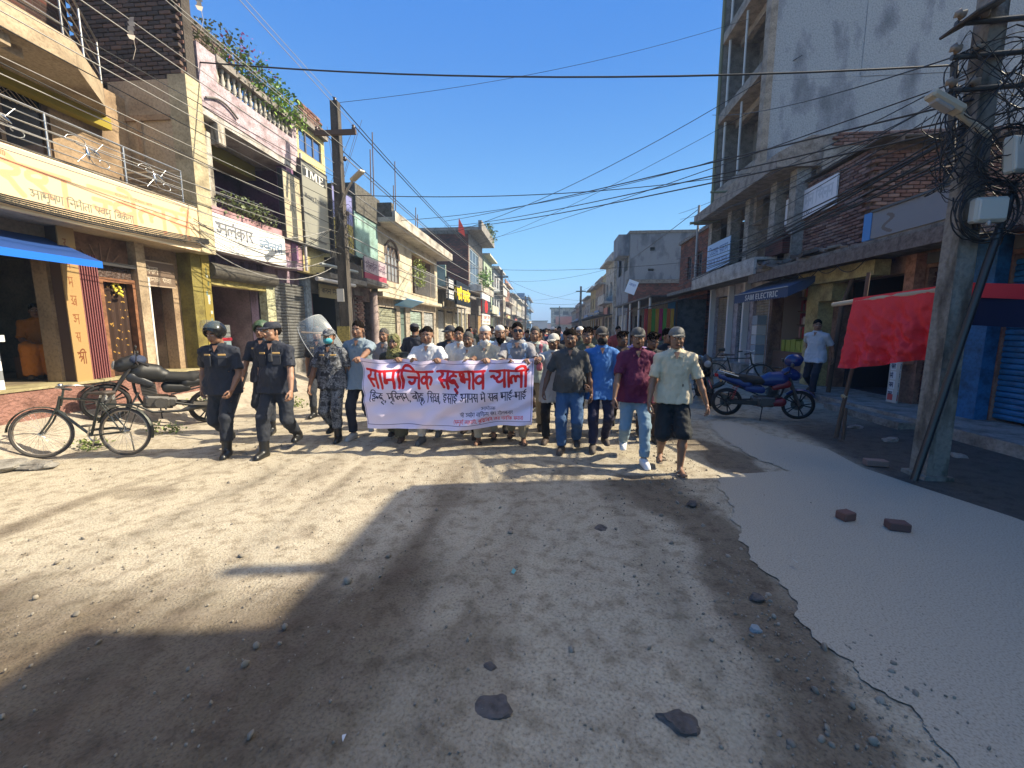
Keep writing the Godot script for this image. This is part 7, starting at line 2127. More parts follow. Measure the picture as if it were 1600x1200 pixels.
		for j in 7:
			var rad := 0.27 + rr(-0.05, 0.05)
			var rg := []
			var cc := c + v3(rr(-0.03, 0.06), rr(-0.04, 0.04), rr(-0.09, -0.02))
			for n in 30:
				var a := TAU * n / 30.0
				rg.append(cc + v3(rad * cos(a), rad * sin(a) * rr(0.97, 1.03), 0.02 * sin(a * 2 + j)))
			var cm := MB.new()
			cm.tube(rg, 0.0065, 5, false, true)
			single("cable_coil", cm, wire, "coil of black cable hung behind the %s junction box" % ["upper", "lower"][k], "cable coil", "cable coils behind the %s junction box" % ["upper", "lower"][k])
	tangle(R + v3(0.02, 3.75, 0.1), v3(0.55, 0.75, 0.28), 36, 11, wire, "dense tangle of service wires about the top of the right pole")
	tangle(R + v3(0.15, 3.0, 0.1), v3(0.4, 0.45, 0.24), 16, 8, wire, "loose wire loops between the two junction boxes")
	single("cable", tb([v3(3.94, 0.05, -4.66), v3(4.06, 0.5, -4.7), v3(4.24, 1.3, -4.74), v3(4.4, 2.2, -4.74), v3(4.5, 2.75, -4.74), v3(4.62, 3.1, -4.8)], 0.036, 10), plain("duct_black", lin(0.02, 0.021, 0.023), 0.35), "thick black cable duct leaning up the right pole from the ground", "cable")
	# thin old post behind
	var sp := thing("thin_post", "thin weathered post rising behind the right shop roof", "pole", v3(6.3, 3.3, -7.6))
	part("shaft", tb([v3(6.36, 3.3, -7.6), v3(6.3, 4.6, -7.6), v3(6.2, 5.75, -7.6)], [0.06, 0.055, 0.045], 8), dk, sp)
	part("cross_arm", tb([v3(5.6, 4.15, -7.55), v3(6.6, 4.2, -7.55)], 0.035, 6), plain("wood_pole", Color.BLACK), sp)
	# far poles down the street
	var far := [[-4.9, -44, "bare power pole before the brick-flanked house on the left"], [-4.4, -80, "distant power pole on the left, half lost among house fronts"], [4.6, -62, "slim pole standing before the right row of far houses"], [3.0, -118, "tiny pole near the end building"]]
	for f in far:
		var p := thing("power_pole", f[2], "pole", v3(f[0], 0, f[1]))
		var fm := MB.new()
		post.call(fm, v3(f[0], 0, f[1]), 7.6, 0.2, 0.15, 0.13, 0.1)
		part("shaft", fm, conc, p)
		part("cross_arm", bx(v3(f[0] - 0.7, 6.8, f[1] + 0.1), v3(f[0] + 0.7, 6.95, f[1] + 0.2)), iron, p)
	# ---- wires
	var G1 := "wires running along the left house fronts"
	for k in 13:
		var y := 3.9 + k * 0.2 + rr(-0.05, 0.05)
		var p1 := L + v3(-0.1 + rr(-0.1, 0.2), y - 0.25, 0.15)
		cable(p1, v3(-6.55 - rr(0, 0.4), y + rr(-0.3, 0.6), 4.5), rr(0.1, 0.3), rr(0.006, 0.009), pale if k % 3 != 1 else wire, "thin pale wire strung past the peach and lilac balconies" if k % 3 != 1 else "thin black wire strung past the peach and lilac balconies", G1)
	for k in 4: cable(L + v3([-0.45, 0.56, 0.0, 0.3][k], [6.95, 6.95, 7.7, 6.4][k], 0.15), v3([-6.4, -4.9, -5.4, -5.9][k], [7.6, 8.0, 8.6, 7.2][k], 9), 0.25, 0.007, pale, "bare power line from the left cross arm over the camera's shoulder", "power lines from the left cross arm")
	for k in 5: cable(v3(-6.94, 3.5 + k * 0.03, -2.0), v3(-6.9, 3.45 - k * 0.02, -8.2), 0.12 + k * 0.03, 0.011, wire, "black cable drooping across the jeweller signboard", "cables across the jeweller signboard")
	for k in 7: cable(v3(-6.92, 3.55 + rr(-0.25, 0.3), -7.9), L + v3(-0.2, 3.9 + rr(-0.6, 0.5), 0.2), 0.15 + rr(0, 0.5), 0.008, [wire, pale][k % 2], ["black wire looping over the lilac shop board to the left pole", "pale wire looping over the lilac shop board to the left pole"][k % 2], "wires looping over the lilac shop board")
	for k in 4: cable(L + v3(-0.1, 4.6 - k * 0.4, 0.2), v3(-7.0, 4.4 - k * 0.3, -16.0 - k), 0.15, 0.009, wire, "wire from the left pole to the turquoise house", "wires from the left pole to the turquoise house")
	for k in 8: cable(L + v3([0.56, -0.45, 0.0, 0.24, 0.24, 0.24, 0.2, 0.15][k], [6.95, 6.95, 7.7, 5.4, 4.8, 6.2, 4.2, 3.9][k], 0.1), v3(-4.9 + [0.6, -0.6, 0, 0.2, 0.2, 0.2, 0.1, 0.1][k], [6.95, 6.95, 7.5, 6.0, 5.5, 6.4, 5.0, 4.6][k], -43.8), 0.5, 0.014, wire if k < 3 else pale, "line stretched down the street from the left pole to the next", "lines between the two left poles")
	for k in 3: cable(v3(-4.9 + [0.6, -0.6, 0][k], 6.95, -43.9), v3(-4.4, 6.95, -79.8), 0.7, 0.014, wire, "line running on beyond the second left pole", "lines beyond the second left pole")
	var cross := [
		[v3(-8.0, 7.1, -8.6), v3(6.2, 5.7, -7.6), 0.25, 0.015, "heavy black cable spanning the street from the old brick wall to the thin post"],
		[v3(-4.8, 6.6, -22.0), v3(7.6, 9.9, -14.6), 0.5, 0.012, "long wire climbing from the left houses to the grey tower flank"],
		[v3(-6.9, 8.6, -28.0), v3(4.25, 3.95, -4.9), 0.1, 0.012, "double black cable slanting over the street to the right pole"],
		[v3(-6.9, 8.3, -28.0), v3(4.25, 3.8, -4.9), 0.22, 0.011, "lower twin of the cable slanting to the right pole"],
		[v3(-6.3, 6.2, -18.0), v3(6.0, 7.4, -15.5), 0.35, 0.011, "thin wire from the cream roof to the tower balconies"],
		[v3(-6.9, 7.7, -26.0), v3(4.25, 3.7, -4.9), 0.25, 0.012, "sagging cable from the cream roof down to the right pole"],
		[v3(-5.6, 5.3, -11.6), v3(6.5, 6.4, -14.0), 0.3, 0.012, "slack cable from the left pole to the tower canopy"],
		[v3(4.6, 6.9, -62.0), v3(5.95, 6.4, -18.2), 0.3, 0.014, "line from the far right pole to the tower canopy corner"],
		[v3(-4.4, 6.9, -80.0), v3(4.6, 7.0, -62.0), 0.5, 0.016, "far wire crossing the street between two distant poles"],
		[v3(-4.9, 6.9, -44.0), v3(4.6, 5.6, -62.0), 0.6, 0.014, "slanting far wire from the second left pole to the right side"],
		[v3(-4.6, 5.6, -60.0), v3(5.0, 5.0, -58.0), 0.4, 0.016, "low far wire sagging over the crowd"],
		[v3(-6.9, 6.9, -30.0), v3(6.4, 8.6, -15.2), 0.4, 0.008, "thin high wire from the left roofs to a tower balcony"],
		[v3(-5.6, 7.6, -11.5), v3(6.3, 11.5, -15.4), 0.3, 0.006, "hair-thin wire rising from the left pole top to the upper tower"],
		[v3(-6.5, 5.2, -24.0), v3(6.0, 4.6, -20.0), 0.3, 0.009, "low thin wire between the cream house and the brick house opposite"],
		[v3(-6.9, 9.8, -40.0), v3(4.3, 4.2, -4.9), 0.3, 0.008, "long thin wire from the brick-flanked roof to the right pole"],
		[v3(-4.9, 6.5, -44.0), v3(6.0, 7.0, -38.0), 0.5, 0.012, "far wire from the second left pole to the grey block"],
		[v3(4.4, 4.5, -5.0), v3(5.9, 9.4, -17.0), 0.2, 0.009, "wire slanting from the right pole to an upper tower balcony"],
	]
	for c in cross: cable(c[0], c[1], c[2], c[3], wire, c[4])
	for k in 9: cable(R + v3(-0.1, 3.55 + rr(-0.25, 0.3), 0.0), v3(5.3 + rr(0, 0.5), 3.4 + k * 0.14, -18.5), 0.1 + rr(0, 0.15), rr(0.009, 0.015), wire, "black cable of the bundle running from the right pole along the shops", "cable bundle along the right shops")
	for k in 6: cable(R + v3(-0.1, 3.9 + rr(-0.2, 0.6), 0.05), v3(5.8 + rr(-0.3, 0.4), 4.6 + k * 0.5, -16.5 - k), rr(0.05, 0.2), 0.007, wire, "thin wire fanning from the right pole up to the tower house", "wires fanning from the right pole")
	for k in 5: cable(R + v3(0.1, 3.8 - k * 0.15, 0.0), v3(6.5, 3.6 + k * 0.3, -0.5), 0.1, 0.01, wire, "cable leaving the right pole toward the near corner house", "cables to the near corner house")
	for k in 6: cable(v3(6.0, 3.1, -8.6 - k * 0.7), v3(5.98, 3.15 - rr(0, 0.1), -9.6 - k * 0.7), rr(0.08, 0.3), 0.009, wire, "wire drooping from the edge of the right shop slab", "wires drooping from the right shop slab")
	# rags caught in the wires, red pennant
	for k in 2:
		var rag := MB.new()
		var p: Vector3 = [v3(-5.9, 5.95, -6.0), v3(-5.0, 6.4, -6.2)][k]
		for j in 5:
			rag.quad(p + v3(-0.04 + 0.02 * sin(j * 2.0), -j * 0.06, 0.01 * j), p + v3(0.03 + 0.02 * sin(j * 1.3), -j * 0.06, 0), p + v3(0.03 + 0.02 * sin(j * 1.3 + 1.3), -j * 0.06 + 0.06, 0), p + v3(-0.04 + 0.02 * sin(j * 2.0 + 2.0), -j * 0.06 + 0.06, 0.01 * j))
		rag.tube([p + v3(0, -0.2, 0), p + v3(0.02, -0.35, 0), p + v3(-0.02, -0.5, 0.02)], 0.004, 4)
		single("rag", rag, plain("rag_beige", lin(0.4, 0.34, 0.28), 0.9), ["frayed beige rag caught in the wires before the old brick wall", "beige rag caught in the wires against the open sky"][k], "rag")
	var pen := MB.new()
	pen.quad(v3(-5.55, 7.5, -26), v3(-5.15, 7.2, -26.1), v3(-5.2, 7.7, -26), v3(-5.5, 8.3, -26))
	pen.quad(v3(-5.15, 7.2, -26.1), v3(-5.55, 7.5, -26), v3(-5.5, 8.3, -26), v3(-5.2, 7.7, -26))
	single("pennant", pen, plain("pennant_red", lin(0.55, 0.06, 0.04), 0.7), "small red pennant hung on a wire above the left houses", "pennant")

func bent(c: Vector3, s: Vector3, b: Basis) -> MB:
	var m := MB.new()
	m.cbox(c, s, minf(0.012, s[s.min_axis_index()] * 0.3), b)
	return m

func tangle(c: Vector3, ext: Vector3, n: int, pts: int, mat: Material, label: String) -> void:
	var m := MB.new()
	for k in n:
		var p := []
		var a := rr(0, TAU)
		var q := v3(rr(-1, 1) * ext.x, rr(-1, 1) * ext.y, rr(-1, 1) * ext.z)
		for j in pts:
			a += rr(0.3, 0.9)
			q = q.lerp(v3(cos(a) * ext.x, sin(a * 0.7 + k) * ext.y, sin(a) * ext.z), 0.4) + v3(rr(-1, 1) * ext.x, rr(-1, 1) * ext.y, rr(-1, 1) * ext.z) * 0.16
			p.append(c + q)
		var fine := []
		for j in pts - 1:
			for i2 in 3:
				fine.append(p[j].cubic_interpolate(p[j + 1], p[maxi(j - 1, 0)], p[mini(j + 2, pts - 1)], i2 / 3.0))
		m.tube(fine, rr(0.0035, 0.0065), 4, false)
	single("wire_tangle", m, mat, label, "wire tangle", "", "stuff")

# ---------------------------------------------------------------- cloths, banner, stones
func cloths() -> void:
	var wood := plain("bamboo", lin(0.4, 0.33, 0.24), 0.7)
	var a := v3(4.0, 2.0, -6.35)
	var b := v3(4.6, 2.13, -5.12)
	single("bamboo_pole", tb([a, a.lerp(b, 0.4) + v3(0, 0.01, 0), b], [0.03, 0.036, 0.04], 10), wood, "pale bamboo rail tied level between a stick and the right pole", "pole")
	var st := thing("prop_stick", "thin crooked stick propping the bamboo rail", "stick", v3(4.33, 0.05, -6.55))
	part("shaft", tb([v3(4.33, 0.03, -6.5), v3(4.38, 0.5, -6.5), v3(4.43, 1.1, -6.46), v3(4.44, 1.75, -6.4), v3(4.5, 2.45, -6.45)], [0.03, 0.028, 0.026, 0.026, 0.024], 8), plain("wood_pole", Color.BLACK), st)
	part("brace", tb([v3(4.38, 0.03, -6.42), v3(4.4, 0.5, -6.46)], 0.022, 6), plain("wood_pole", Color.BLACK), st)
	part("binding", tb([v3(4.365, 0.66, -6.5), v3(4.41, 0.68, -6.5)], 0.04, 8), plain("rope", lin(0.35, 0.3, 0.2), 0.9), st)
	var m := MB.new()
	var nu := 60
	var nv := 36
	var grid := []
	for j in nv + 1:
		var row := []
		for i in nu + 1:
			var u := float(i) / nu
			var v := float(j) / nv
			var top := a.lerp(b, lerpf(0.22, 0.9, u))
			var drop := 0.94 - 0.07 * smoothstep(0.35, 0.65, u) + 0.014 * sin(u * 13.0)
			var p := top + v3(0, 0.045 - drop * v, 0)
			p += v3(-0.10 * v * (1.0 - u), 0, 0)
			var w := sin(u * 17.0 + v * 2.5 + sin(v * 3.0)) * 0.065 * v + sin(u * 31.0 - v * 6.0 + 1.0) * 0.018 * v + fold.get_noise_2d(u * 7.0 - v * 3.0, v * 4.0 + u) * 0.1 * v
			w *= 0.25 + 0.75 * smoothstep(0.0, 0.2, u) * smoothstep(1.0, 0.9, u)
			w += fold.get_noise_2d(u * 16.0 + v * 9.0, v * 7.0 - u * 5.0) * 0.03 * v
			p += v3(-0.85, 0, 0.4) * w
			if v < 0.05: p += v3(-0.04, 0, 0) * (1.0 - v / 0.05) * 0.0
			row.append(p + v3(-0.038, 0, -0.012))
		grid.append(row)
	cloth_grid(m, grid)
	var red := grainy("red_cloth", lin(0.8, 0.035, 0.045), 0.7, 0, 4)
	single("red_cloth", m, red, "bright red cloth hung over the bamboo rail", "cloth")
	# navy and red cloth going on beyond the pole
	for k in 2:
		var g2 := []
		for j in 13:
			var row := []
			for i in 31:
				var u := i / 30.0
				var v := j / 12.0
				var p := v3(4.62, 2.15, -5.1).lerp(v3(6.5, 2.12, -4.75), u) + v3(0, -0.03 * sin(u * PI) - [0.16, 0.44][k] * v + [0.02, 0.0][k], 0)
				p += v3(0.1, 0, 0.9) * (sin(u * 15.0 + k) * 0.03 * v + [0.015, 0.0][k])
				row.append(p)
			g2.append(row)
		var m2 := MB.new()
		cloth_grid(m2, g2)
		single(["red_strip", "navy_cloth"][k], m2, [red, grainy("navy_cloth2", lin(0.012, 0.013, 0.05), 0.85, 0, 4)][k], ["red strip of cloth tied to the far side of the right pole", "dark navy cloth hanging below the red strip at the right edge"][k], "cloth")

func cloth_grid(m: MB, g: Array) -> void:
	var nv := g.size()
	var nu: int = g[0].size()
	var base := m.v.size()
	for j in nv:
		for i in nu:
			var du: Vector3 = g[j][mini(i + 1, nu - 1)] - g[j][maxi(i - 1, 0)]
			var dv: Vector3 = g[maxi(j - 1, 0)][i] - g[mini(j + 1, nv - 1)][i]
			m.vert(g[j][i], du.cross(dv), Vector2(float(i) / (nu - 1), float(j) / (nv - 1)))
	for j in nv - 1:
		for i in nu - 1:
			var k := base + j * nu + i
			m.i.append_array(PackedInt32Array([k, k + 1, k + nu + 1, k, k + nu + 1, k + nu]))

func banner() -> void:
	var w := 1280
	var im := Image.create_empty(w, 500, false, Image.FORMAT_RGB8)
	im.fill(Color(0.88, 0.83, 0.91))
	var red := Color(0.83, 0.06, 0.1)
	var navy := Color(0.1, 0.08, 0.22)
	write_fit(im, "sqmqWjk", 36, 80, 500, 122, red, 0.165)
	write_fit(im, "sd`Bqv", 574, 80, 350, 122, red, 0.165)
	write_fit(im, "!yqlw", 966, 80, 270, 122, red, 0.165)
	write_fit(im, "Wh2d., m.W1lm, bO4., WsK, isqI Aps m^ sb BqI-BqI", 52, 242, 1176, 60, navy, 0.115)
	write_fit(im, "Ayojk", 890, 346, 110, 22, navy, 0.12)
	write_fit(im, "6w u5og vqWN8y s*G golbjqr", 730, 384, 400, 26, navy, 0.12)
	write_fit(im, "(s9p:N~ 0yqpqrw, b.W4WjWv tXq nqgWrk smqj)", 680, 432, 530, 24, red, 0.12)
	for r in [[8, 26, 8, 470], [w - 12, 26, w - 12, 470], [8, 26, w - 12, 26], [8, 470, w - 12, 470]]: stroke(im, Vector2(r[0], r[1]), Vector2(r[2], r[3]), 1.6, Color(0.25, 0.2, 0.35))
	var mat := printed("rally_banner", im, 0.55)
	mat.backlight_enabled = true
	mat.backlight = Color(0.35, 0.33, 0.36)
	var g := []
	var nu := 72
	var nv := 24
	var holds := [0.0, 0.245, 0.47, 0.62, 0.735, 0.84, 1.0]
	for j in nv + 1:
		var row := []
		for i in nu + 1:
			var u := float(i) / nu
			var v := float(j) / nv
			var near := 1.0
			for h in holds: near = minf(near, absf(u - h) * 7.0)
			var top := v3(lerpf(-2.53, -0.18, u), 1.285 - 0.03 * minf(near, 1.0) + 0.0 * u - 0.03 * sin(u * PI), -5.42)
			var bot := v3(lerpf(-2.41, -0.2, u), lerpf(0.34, 0.42, u) - 0.05 * sin(u * PI), -5.38)
			var p := top.lerp(bot, v)
			p.z += 0.045 * sin(u * 11.0 + v * 2.0) * (0.25 + v) + 0.03 * sin((u - v * 0.35) * 24.0) * (1.0 - v * 0.5) + 0.025 * sin((u + v * 0.5) * 40.0) * (1.0 - v) + 0.09 * fold.get_noise_2d(u * 3.0 + v * 2.0, v * 2.0)
			p.z += 0.05 * v
			row.append(p)
		g.append(row)
	var m := MB.new()
	cloth_grid(m, g)
	var o := single("banner", m, mat, "white rally banner lettered in red and navy, held across the front row", "banner")

func stones() -> void:
	var br: Array = MT.brickc
	var spots := [[v3(2.63, 0.042, -3.72), 0.3, "half brick lying on the concrete apron, left of two"], [v3(2.93, 0.04, -3.56), -0.2, "brick lying on the concrete apron, right of two"], [v3(4.02, 0.04, -5.3), -0.15, "reddish brick lying at the foot of the right pole"]]
	for k in 3:
		var m := MB.new()
		m.cbox(Vector3.ZERO, [v3(0.12, 0.075, 0.1), v3(0.15, 0.07, 0.1), v3(0.23, 0.075, 0.11)][k], 0.008)
		var o := put("brick_block", m, br[[0, 2, 3][k]], self, Transform3D(Basis(Vector3.UP, spots[k][1]), spots[k][0]))
		tag(o, spots[k][2], "brick")
	var sm := plaster("stone_dark", lin(0.12, 0.105, 0.1), 0.9, 0.3, 1.0)
	var list := [
		[v3(-0.23, 0.012, -1.62), v3(0.085, 0.03, 0.075), "dark flat stone in the road below the camera, left of two"],
		[v3(0.58, 0.012, -1.63), v3(0.085, 0.035, 0.07), "dark flat stone in the road below the camera, right of two"],
		[v3(0.45, 0.01, -3.35), v3(0.075, 0.018, 0.06), "low stone bedded in the middle of the road"],
		[v3(1.17, 0.01, -2.23), v3(0.035, 0.02, 0.03), "small bluish stone by the dark earth strip"],
		[v3(1.31, 0.02, -2.51), v3(0.05, 0.02, 0.035), "brown stone at the edge of the concrete apron"],
		[v3(-0.27, 0.01, -1.85), v3(0.03, 0.015, 0.028), "small dark stone just beyond the left flat stone"],
		[v3(-0.92, 0.01, -1.7), v3(0.035, 0.018, 0.03), "pebbly lump in the dark earth on the left"],
		[v3(1.38, 0.03, -3.9), v3(0.06, 0.03, 0.05), "grey stone near the tip of the apron"],
	]
	for k in list.size(): rock("stone", list[k][0], list[k][1], 60 + k, sm if k != 3 else plain("bluestone", lin(0.2, 0.24, 0.26), 0.8), list[k][2])
	# scraps of litter
	for k in 3:
		var lt := MB.new()
		lt.xf = Transform3D(Basis.from_euler(v3(0.2, k * 1.3, 0.3)), [v3(-0.82, 0.02, -1.42), v3(-0.22, 0.02, -2.65), v3(1.75, 0.05, -2.9)][k])
		lt.quad(v3(-0.02, 0, 0.01), v3(0.015, 0.004, 0.014), v3(0.02, 0.008, -0.012), v3(-0.014, 0.002, -0.012))
		single("litter_scrap", lt, plain("litter%d" % k, [lin(0.6, 0.6, 0.6), lin(0.1, 0.3, 0.3), lin(0.5, 0.5, 0.45)][k], 0.5), ["white paper scrap in the dark earth near the camera", "teal plastic scrap on the open road", "pale scrap on the concrete apron"][k], "litter")
	# broken kerb stones on the right, weeds on the left
	for k in 3:
		rock("rubble_stone", v3(5.1 + rr(-0.1, 0.3), 0.05, -5.6 - k * 0.8), v3(rr(0.1, 0.15), rr(0.05, 0.09), rr(0.08, 0.13)), 90 + k, plaster("lip_grey", Color.WHITE), ["nearest", "middle", "farthest"][k] + " of three broken kerb lumps along the right shop plinth")
	for k in 4:
		leafy("weed", [v3(-6.35, 0.0, -5.1), v3(-6.1, 0.0, -6.0), v3(-5.4, 0, -8.3), v3(-6.75, 0.15, -7.4)][k], v3(0.5, 0.16, 0.35), 120, 0.06, [lin(0.12, 0.16, 0.04), lin(0.18, 0.22, 0.06)], ["low weeds under the roadster bicycle", "weeds beside the dusty motorcycle's rear wheel", "weed tuft behind the policemen", "weeds at the lilac house plinth"][k], "weeds", false, 70 + k)
	rock("rubble_stone", v3(-6.6, 0.06, -4.2), v3(0.35, 0.07, 0.25), 120, plaster("lip_grey", Color.WHITE), "broken concrete slab at the left edge of the picture")
	rock("rubble_stone", v3(-6.15, 0.04, -4.35), v3(0.25, 0.06, 0.14), 121, plaster("lip_grey", Color.WHITE), "flat concrete chunk before the bicycle's front wheel")

func small_things() -> void:
	vehicles()
	poles()
	cloths()
	banner()
	stones()
	people()

# ---------------------------------------------------------------- bodies: distance fields meshed with surface nets
class Field:
	var h: float
	var o: Vector3
	var nx: int
	var ny: int
	var nz: int
	var d := PackedFloat32Array()

	func _init(lo: Vector3, hi: Vector3, cell: float) -> void:
		h = cell
		o = lo
		nx = int((hi.x - lo.x) / h) + 2
		ny = int((hi.y - lo.y) / h) + 2
		nz = int((hi.z - lo.z) / h) + 2
		d.resize(nx * ny * nz)
		d.fill(9.0)

	# tapered capsule, blended with k; flat squashes the section along axis fx (a unit vector) by factor f (<1 thinner)
	func cap(a: Vector3, b: Vector3, ra: float, rb: float, k := 0.03, flat := 1.0, ax := Vector3.BACK, sub := false) -> void:
		var m := maxf(ra, rb) + k + 2.5 * h
		var x0 := maxi(int((minf(a.x, b.x) - m - o.x) / h), 0)
		var x1 := mini(int((maxf(a.x, b.x) + m - o.x) / h) + 1, nx - 1)
		var y0 := maxi(int((minf(a.y, b.y) - m - o.y) / h), 0)
		var y1 := mini(int((maxf(a.y, b.y) + m - o.y) / h) + 1, ny - 1)
		var z0 := maxi(int((minf(a.z, b.z) - m - o.z) / h), 0)
		var z1 := mini(int((maxf(a.z, b.z) + m - o.z) / h) + 1, nz - 1)
		var ab := b - a
		var l2 := maxf(ab.length_squared(), 1e-9)
		var inv := 1.0 / flat - 1.0
		var dr := rb - ra
		for z in range(z0, z1 + 1):
			for y in range(y0, y1 + 1):
				var at := (z * ny + y) * nx
				var p := o + Vector3(x0, y, z) * h
				for x in range(x0, x1 + 1):
					var ap := p - a
					p.x += h
					var t := clampf(ap.dot(ab) / l2, 0.0, 1.0)
					var q := ap - ab * t
					if inv != 0.0: q += ax * (q.dot(ax) * inv)
					var s := q.length() - ra - dr * t
					if inv != 0.0: s *= lerpf(flat, 1.0, 0.5)
					var w := d[at + x]
					if sub:
						s = -s
						var e := maxf(k - absf(s - w), 0.0) / maxf(k, 1e-6)
						d[at + x] = maxf(s, w) + e * e * k * 0.25
					elif s < w + k:
						if k > 0.0:
							var e := maxf(k - absf(s - w), 0.0) / k
							d[at + x] = minf(s, w) - e * e * k * 0.25
						else: d[at + x] = minf(s, w)

	# ellipsoid with axes of basis b
	func ell(c: Vector3, r: Vector3, k := 0.02, b := Basis(), sub := false) -> void:
		var m := maxf(r.x, maxf(r.y, r.z)) + k + 2.0 * h
		var x0 := maxi(int((c.x - m - o.x) / h), 0)
		var x1 := mini(int((c.x + m - o.x) / h) + 1, nx - 1)
		var y0 := maxi(int((c.y - m - o.y) / h), 0)
		var y1 := mini(int((c.y + m - o.y) / h) + 1, ny - 1)
		var z0 := maxi(int((c.z - m - o.z) / h), 0)
		var z1 := mini(int((c.z + m - o.z) / h) + 1, nz - 1)
		var bi := b.inverse()
		var ir := Vector3(1.0 / r.x, 1.0 / r.y, 1.0 / r.z)
		var rm := minf(r.x, minf(r.y, r.z))
		for z in range(z0, z1 + 1):
			for y in range(y0, y1 + 1):
				var at := (z * ny + y) * nx
				for x in range(x0, x1 + 1):
					var p := bi * (o + Vector3(x, y, z) * h - c)
					var u := p * ir
					var l := u.length()
					var s := (l - 1.0) * rm
					if l > 1e-4: s = l * (l - 1.0) / (u * ir).length()
					var w := d[at + x]
					if sub:
						s = -s
						var e := maxf(k - absf(s - w), 0.0) / maxf(k, 1e-6)
						d[at + x] = maxf(s, w) + e * e * k * 0.25
					elif s < w + k:
						var e := maxf(k - absf(s - w), 0.0) / maxf(k, 1e-6)
						d[at + x] = minf(s, w) - e * e * k * 0.25

	# keeps what lies below the plane n.p = c
	func cut(n: Vector3, c: float) -> void:
		for z in nz:
			for y in ny:
				var at := (z * ny + y) * nx
				var s := n.dot(o + Vector3(0, y, z) * h) - c
				for x in nx:
					if d[at + x] < 1.0: d[at + x] = maxf(d[at + x], s)
					s += n.x * h

	func merge(b: Field, k: float) -> void:
		for j in d.size():
			var s := b.d[j]
			if s < 1.0:
				var e := maxf(k - absf(s - d[j]), 0.0) / k
				d[j] = minf(s, d[j]) - e * e * k * 0.25

	func wrinkle(f: FastNoiseLite, amp: float, sc: Vector3) -> void:
		var lim := 3.0 * h
		for z in nz:
			for y in ny:
				var at := (z * ny + y) * nx
				for x in nx:
					var w := d[at + x]
					if w < lim and w > -lim:
						d[at + x] = w + amp * f.get_noise_3dv((o + Vector3(x, y, z) * h) * sc)

	# surface nets into m, moved by t; tint(p) colours the vertices when given
	func net(m: MB, t := Transform3D(), tint = null) -> void:
		var ids := {}
		var sy := nx
		var sz := nx * ny
		var has := tint != null
		for z in nz - 1:
			for y in ny - 1:
				var at := (z * ny + y) * nx
				for x in nx - 1:
					var k := at + x
					var v0 := d[k]
					if v0 > 2.0 * h or v0 < -2.0 * h: continue
					var v1 := d[k + 1]
					var v2 := d[k + sy]
					var v3_ := d[k + sy + 1]
					var v4 := d[k + sz]
					var v5 := d[k + sz + 1]
					var v6 := d[k + sz + sy]
					var v7 := d[k + sz + sy + 1]
					var n := int(v0 < 0) + int(v1 < 0) + int(v2 < 0) + int(v3_ < 0) + int(v4 < 0) + int(v5 < 0) + int(v6 < 0) + int(v7 < 0)
					if n == 0 or n == 8: continue
					var s := Vector3.ZERO
					var c := 0
					if (v0 < 0) != (v1 < 0): s += Vector3(v0 / (v0 - v1), 0, 0); c += 1
					if (v2 < 0) != (v3_ < 0): s += Vector3(v2 / (v2 - v3_), 1, 0); c += 1
					if (v4 < 0) != (v5 < 0): s += Vector3(v4 / (v4 - v5), 0, 1); c += 1
					if (v6 < 0) != (v7 < 0): s += Vector3(v6 / (v6 - v7), 1, 1); c += 1
					if (v0 < 0) != (v2 < 0): s += Vector3(0, v0 / (v0 - v2), 0); c += 1
					if (v1 < 0) != (v3_ < 0): s += Vector3(1, v1 / (v1 - v3_), 0); c += 1
					if (v4 < 0) != (v6 < 0): s += Vector3(0, v4 / (v4 - v6), 1); c += 1
					if (v5 < 0) != (v7 < 0): s += Vector3(1, v5 / (v5 - v7), 1); c += 1
					if (v0 < 0) != (v4 < 0): s += Vector3(0, 0, v0 / (v0 - v4)); c += 1
					if (v1 < 0) != (v5 < 0): s += Vector3(1, 0, v1 / (v1 - v5)); c += 1
					if (v2 < 0) != (v6 < 0): s += Vector3(0, 1, v2 / (v2 - v6)); c += 1
					if (v3_ < 0) != (v7 < 0): s += Vector3(1, 1, v3_ / (v3_ - v7)); c += 1
					var p := o + (Vector3(x, y, z) + s / c) * h
					var g := Vector3(v1 - v0 + v3_ - v2 + v5 - v4 + v7 - v6, v2 - v0 + v3_ - v1 + v6 - v4 + v7 - v5, v4 - v0 + v5 - v1 + v6 - v2 + v7 - v3_)
					ids[k] = m.v.size()
					if has: m.col = tint.call(p)
					m.vert(t * p, t.basis * g, Vector2(p.x, p.y))
		for k in ids:
			var a: int = ids[k]
			var v0 := d[k]
			var neg := v0 < 0
			if neg != (d[k + 1] < 0): face(m, ids, a, k - sy, k - sy - sz, k - sz, neg)
			if neg != (d[k + sy] < 0): face(m, ids, a, k - sz, k - sz - 1, k - 1, neg)
			if neg != (d[k + sz] < 0): face(m, ids, a, k - 1, k - 1 - sy, k - sy, neg)

	func face(m: MB, ids: Dictionary, a: int, kb: int, kc: int, kd: int, neg: bool) -> void:
		if not (ids.has(kb) and ids.has(kc) and ids.has(kd)): return
		var b: int = ids[kb]
		var c: int = ids[kc]
		var e: int = ids[kd]
		if neg: m.i.append_array(PackedInt32Array([a, c, b, a, e, c]))
		else: m.i.append_array(PackedInt32Array([a, b, c, a, c, e]))

# ---------------------------------------------------------------- heads, hair, hats: built once, used by many
# a head stands with its chin-level neck joint at the origin, face towards +z, crown near y = 0.235
var skins := {}
func skin_mat() -> StandardMaterial3D:
	var m := plain("skin", Color(1, 1, 1), 0.55)
	m.vertex_color_use_as_albedo = true
	return m

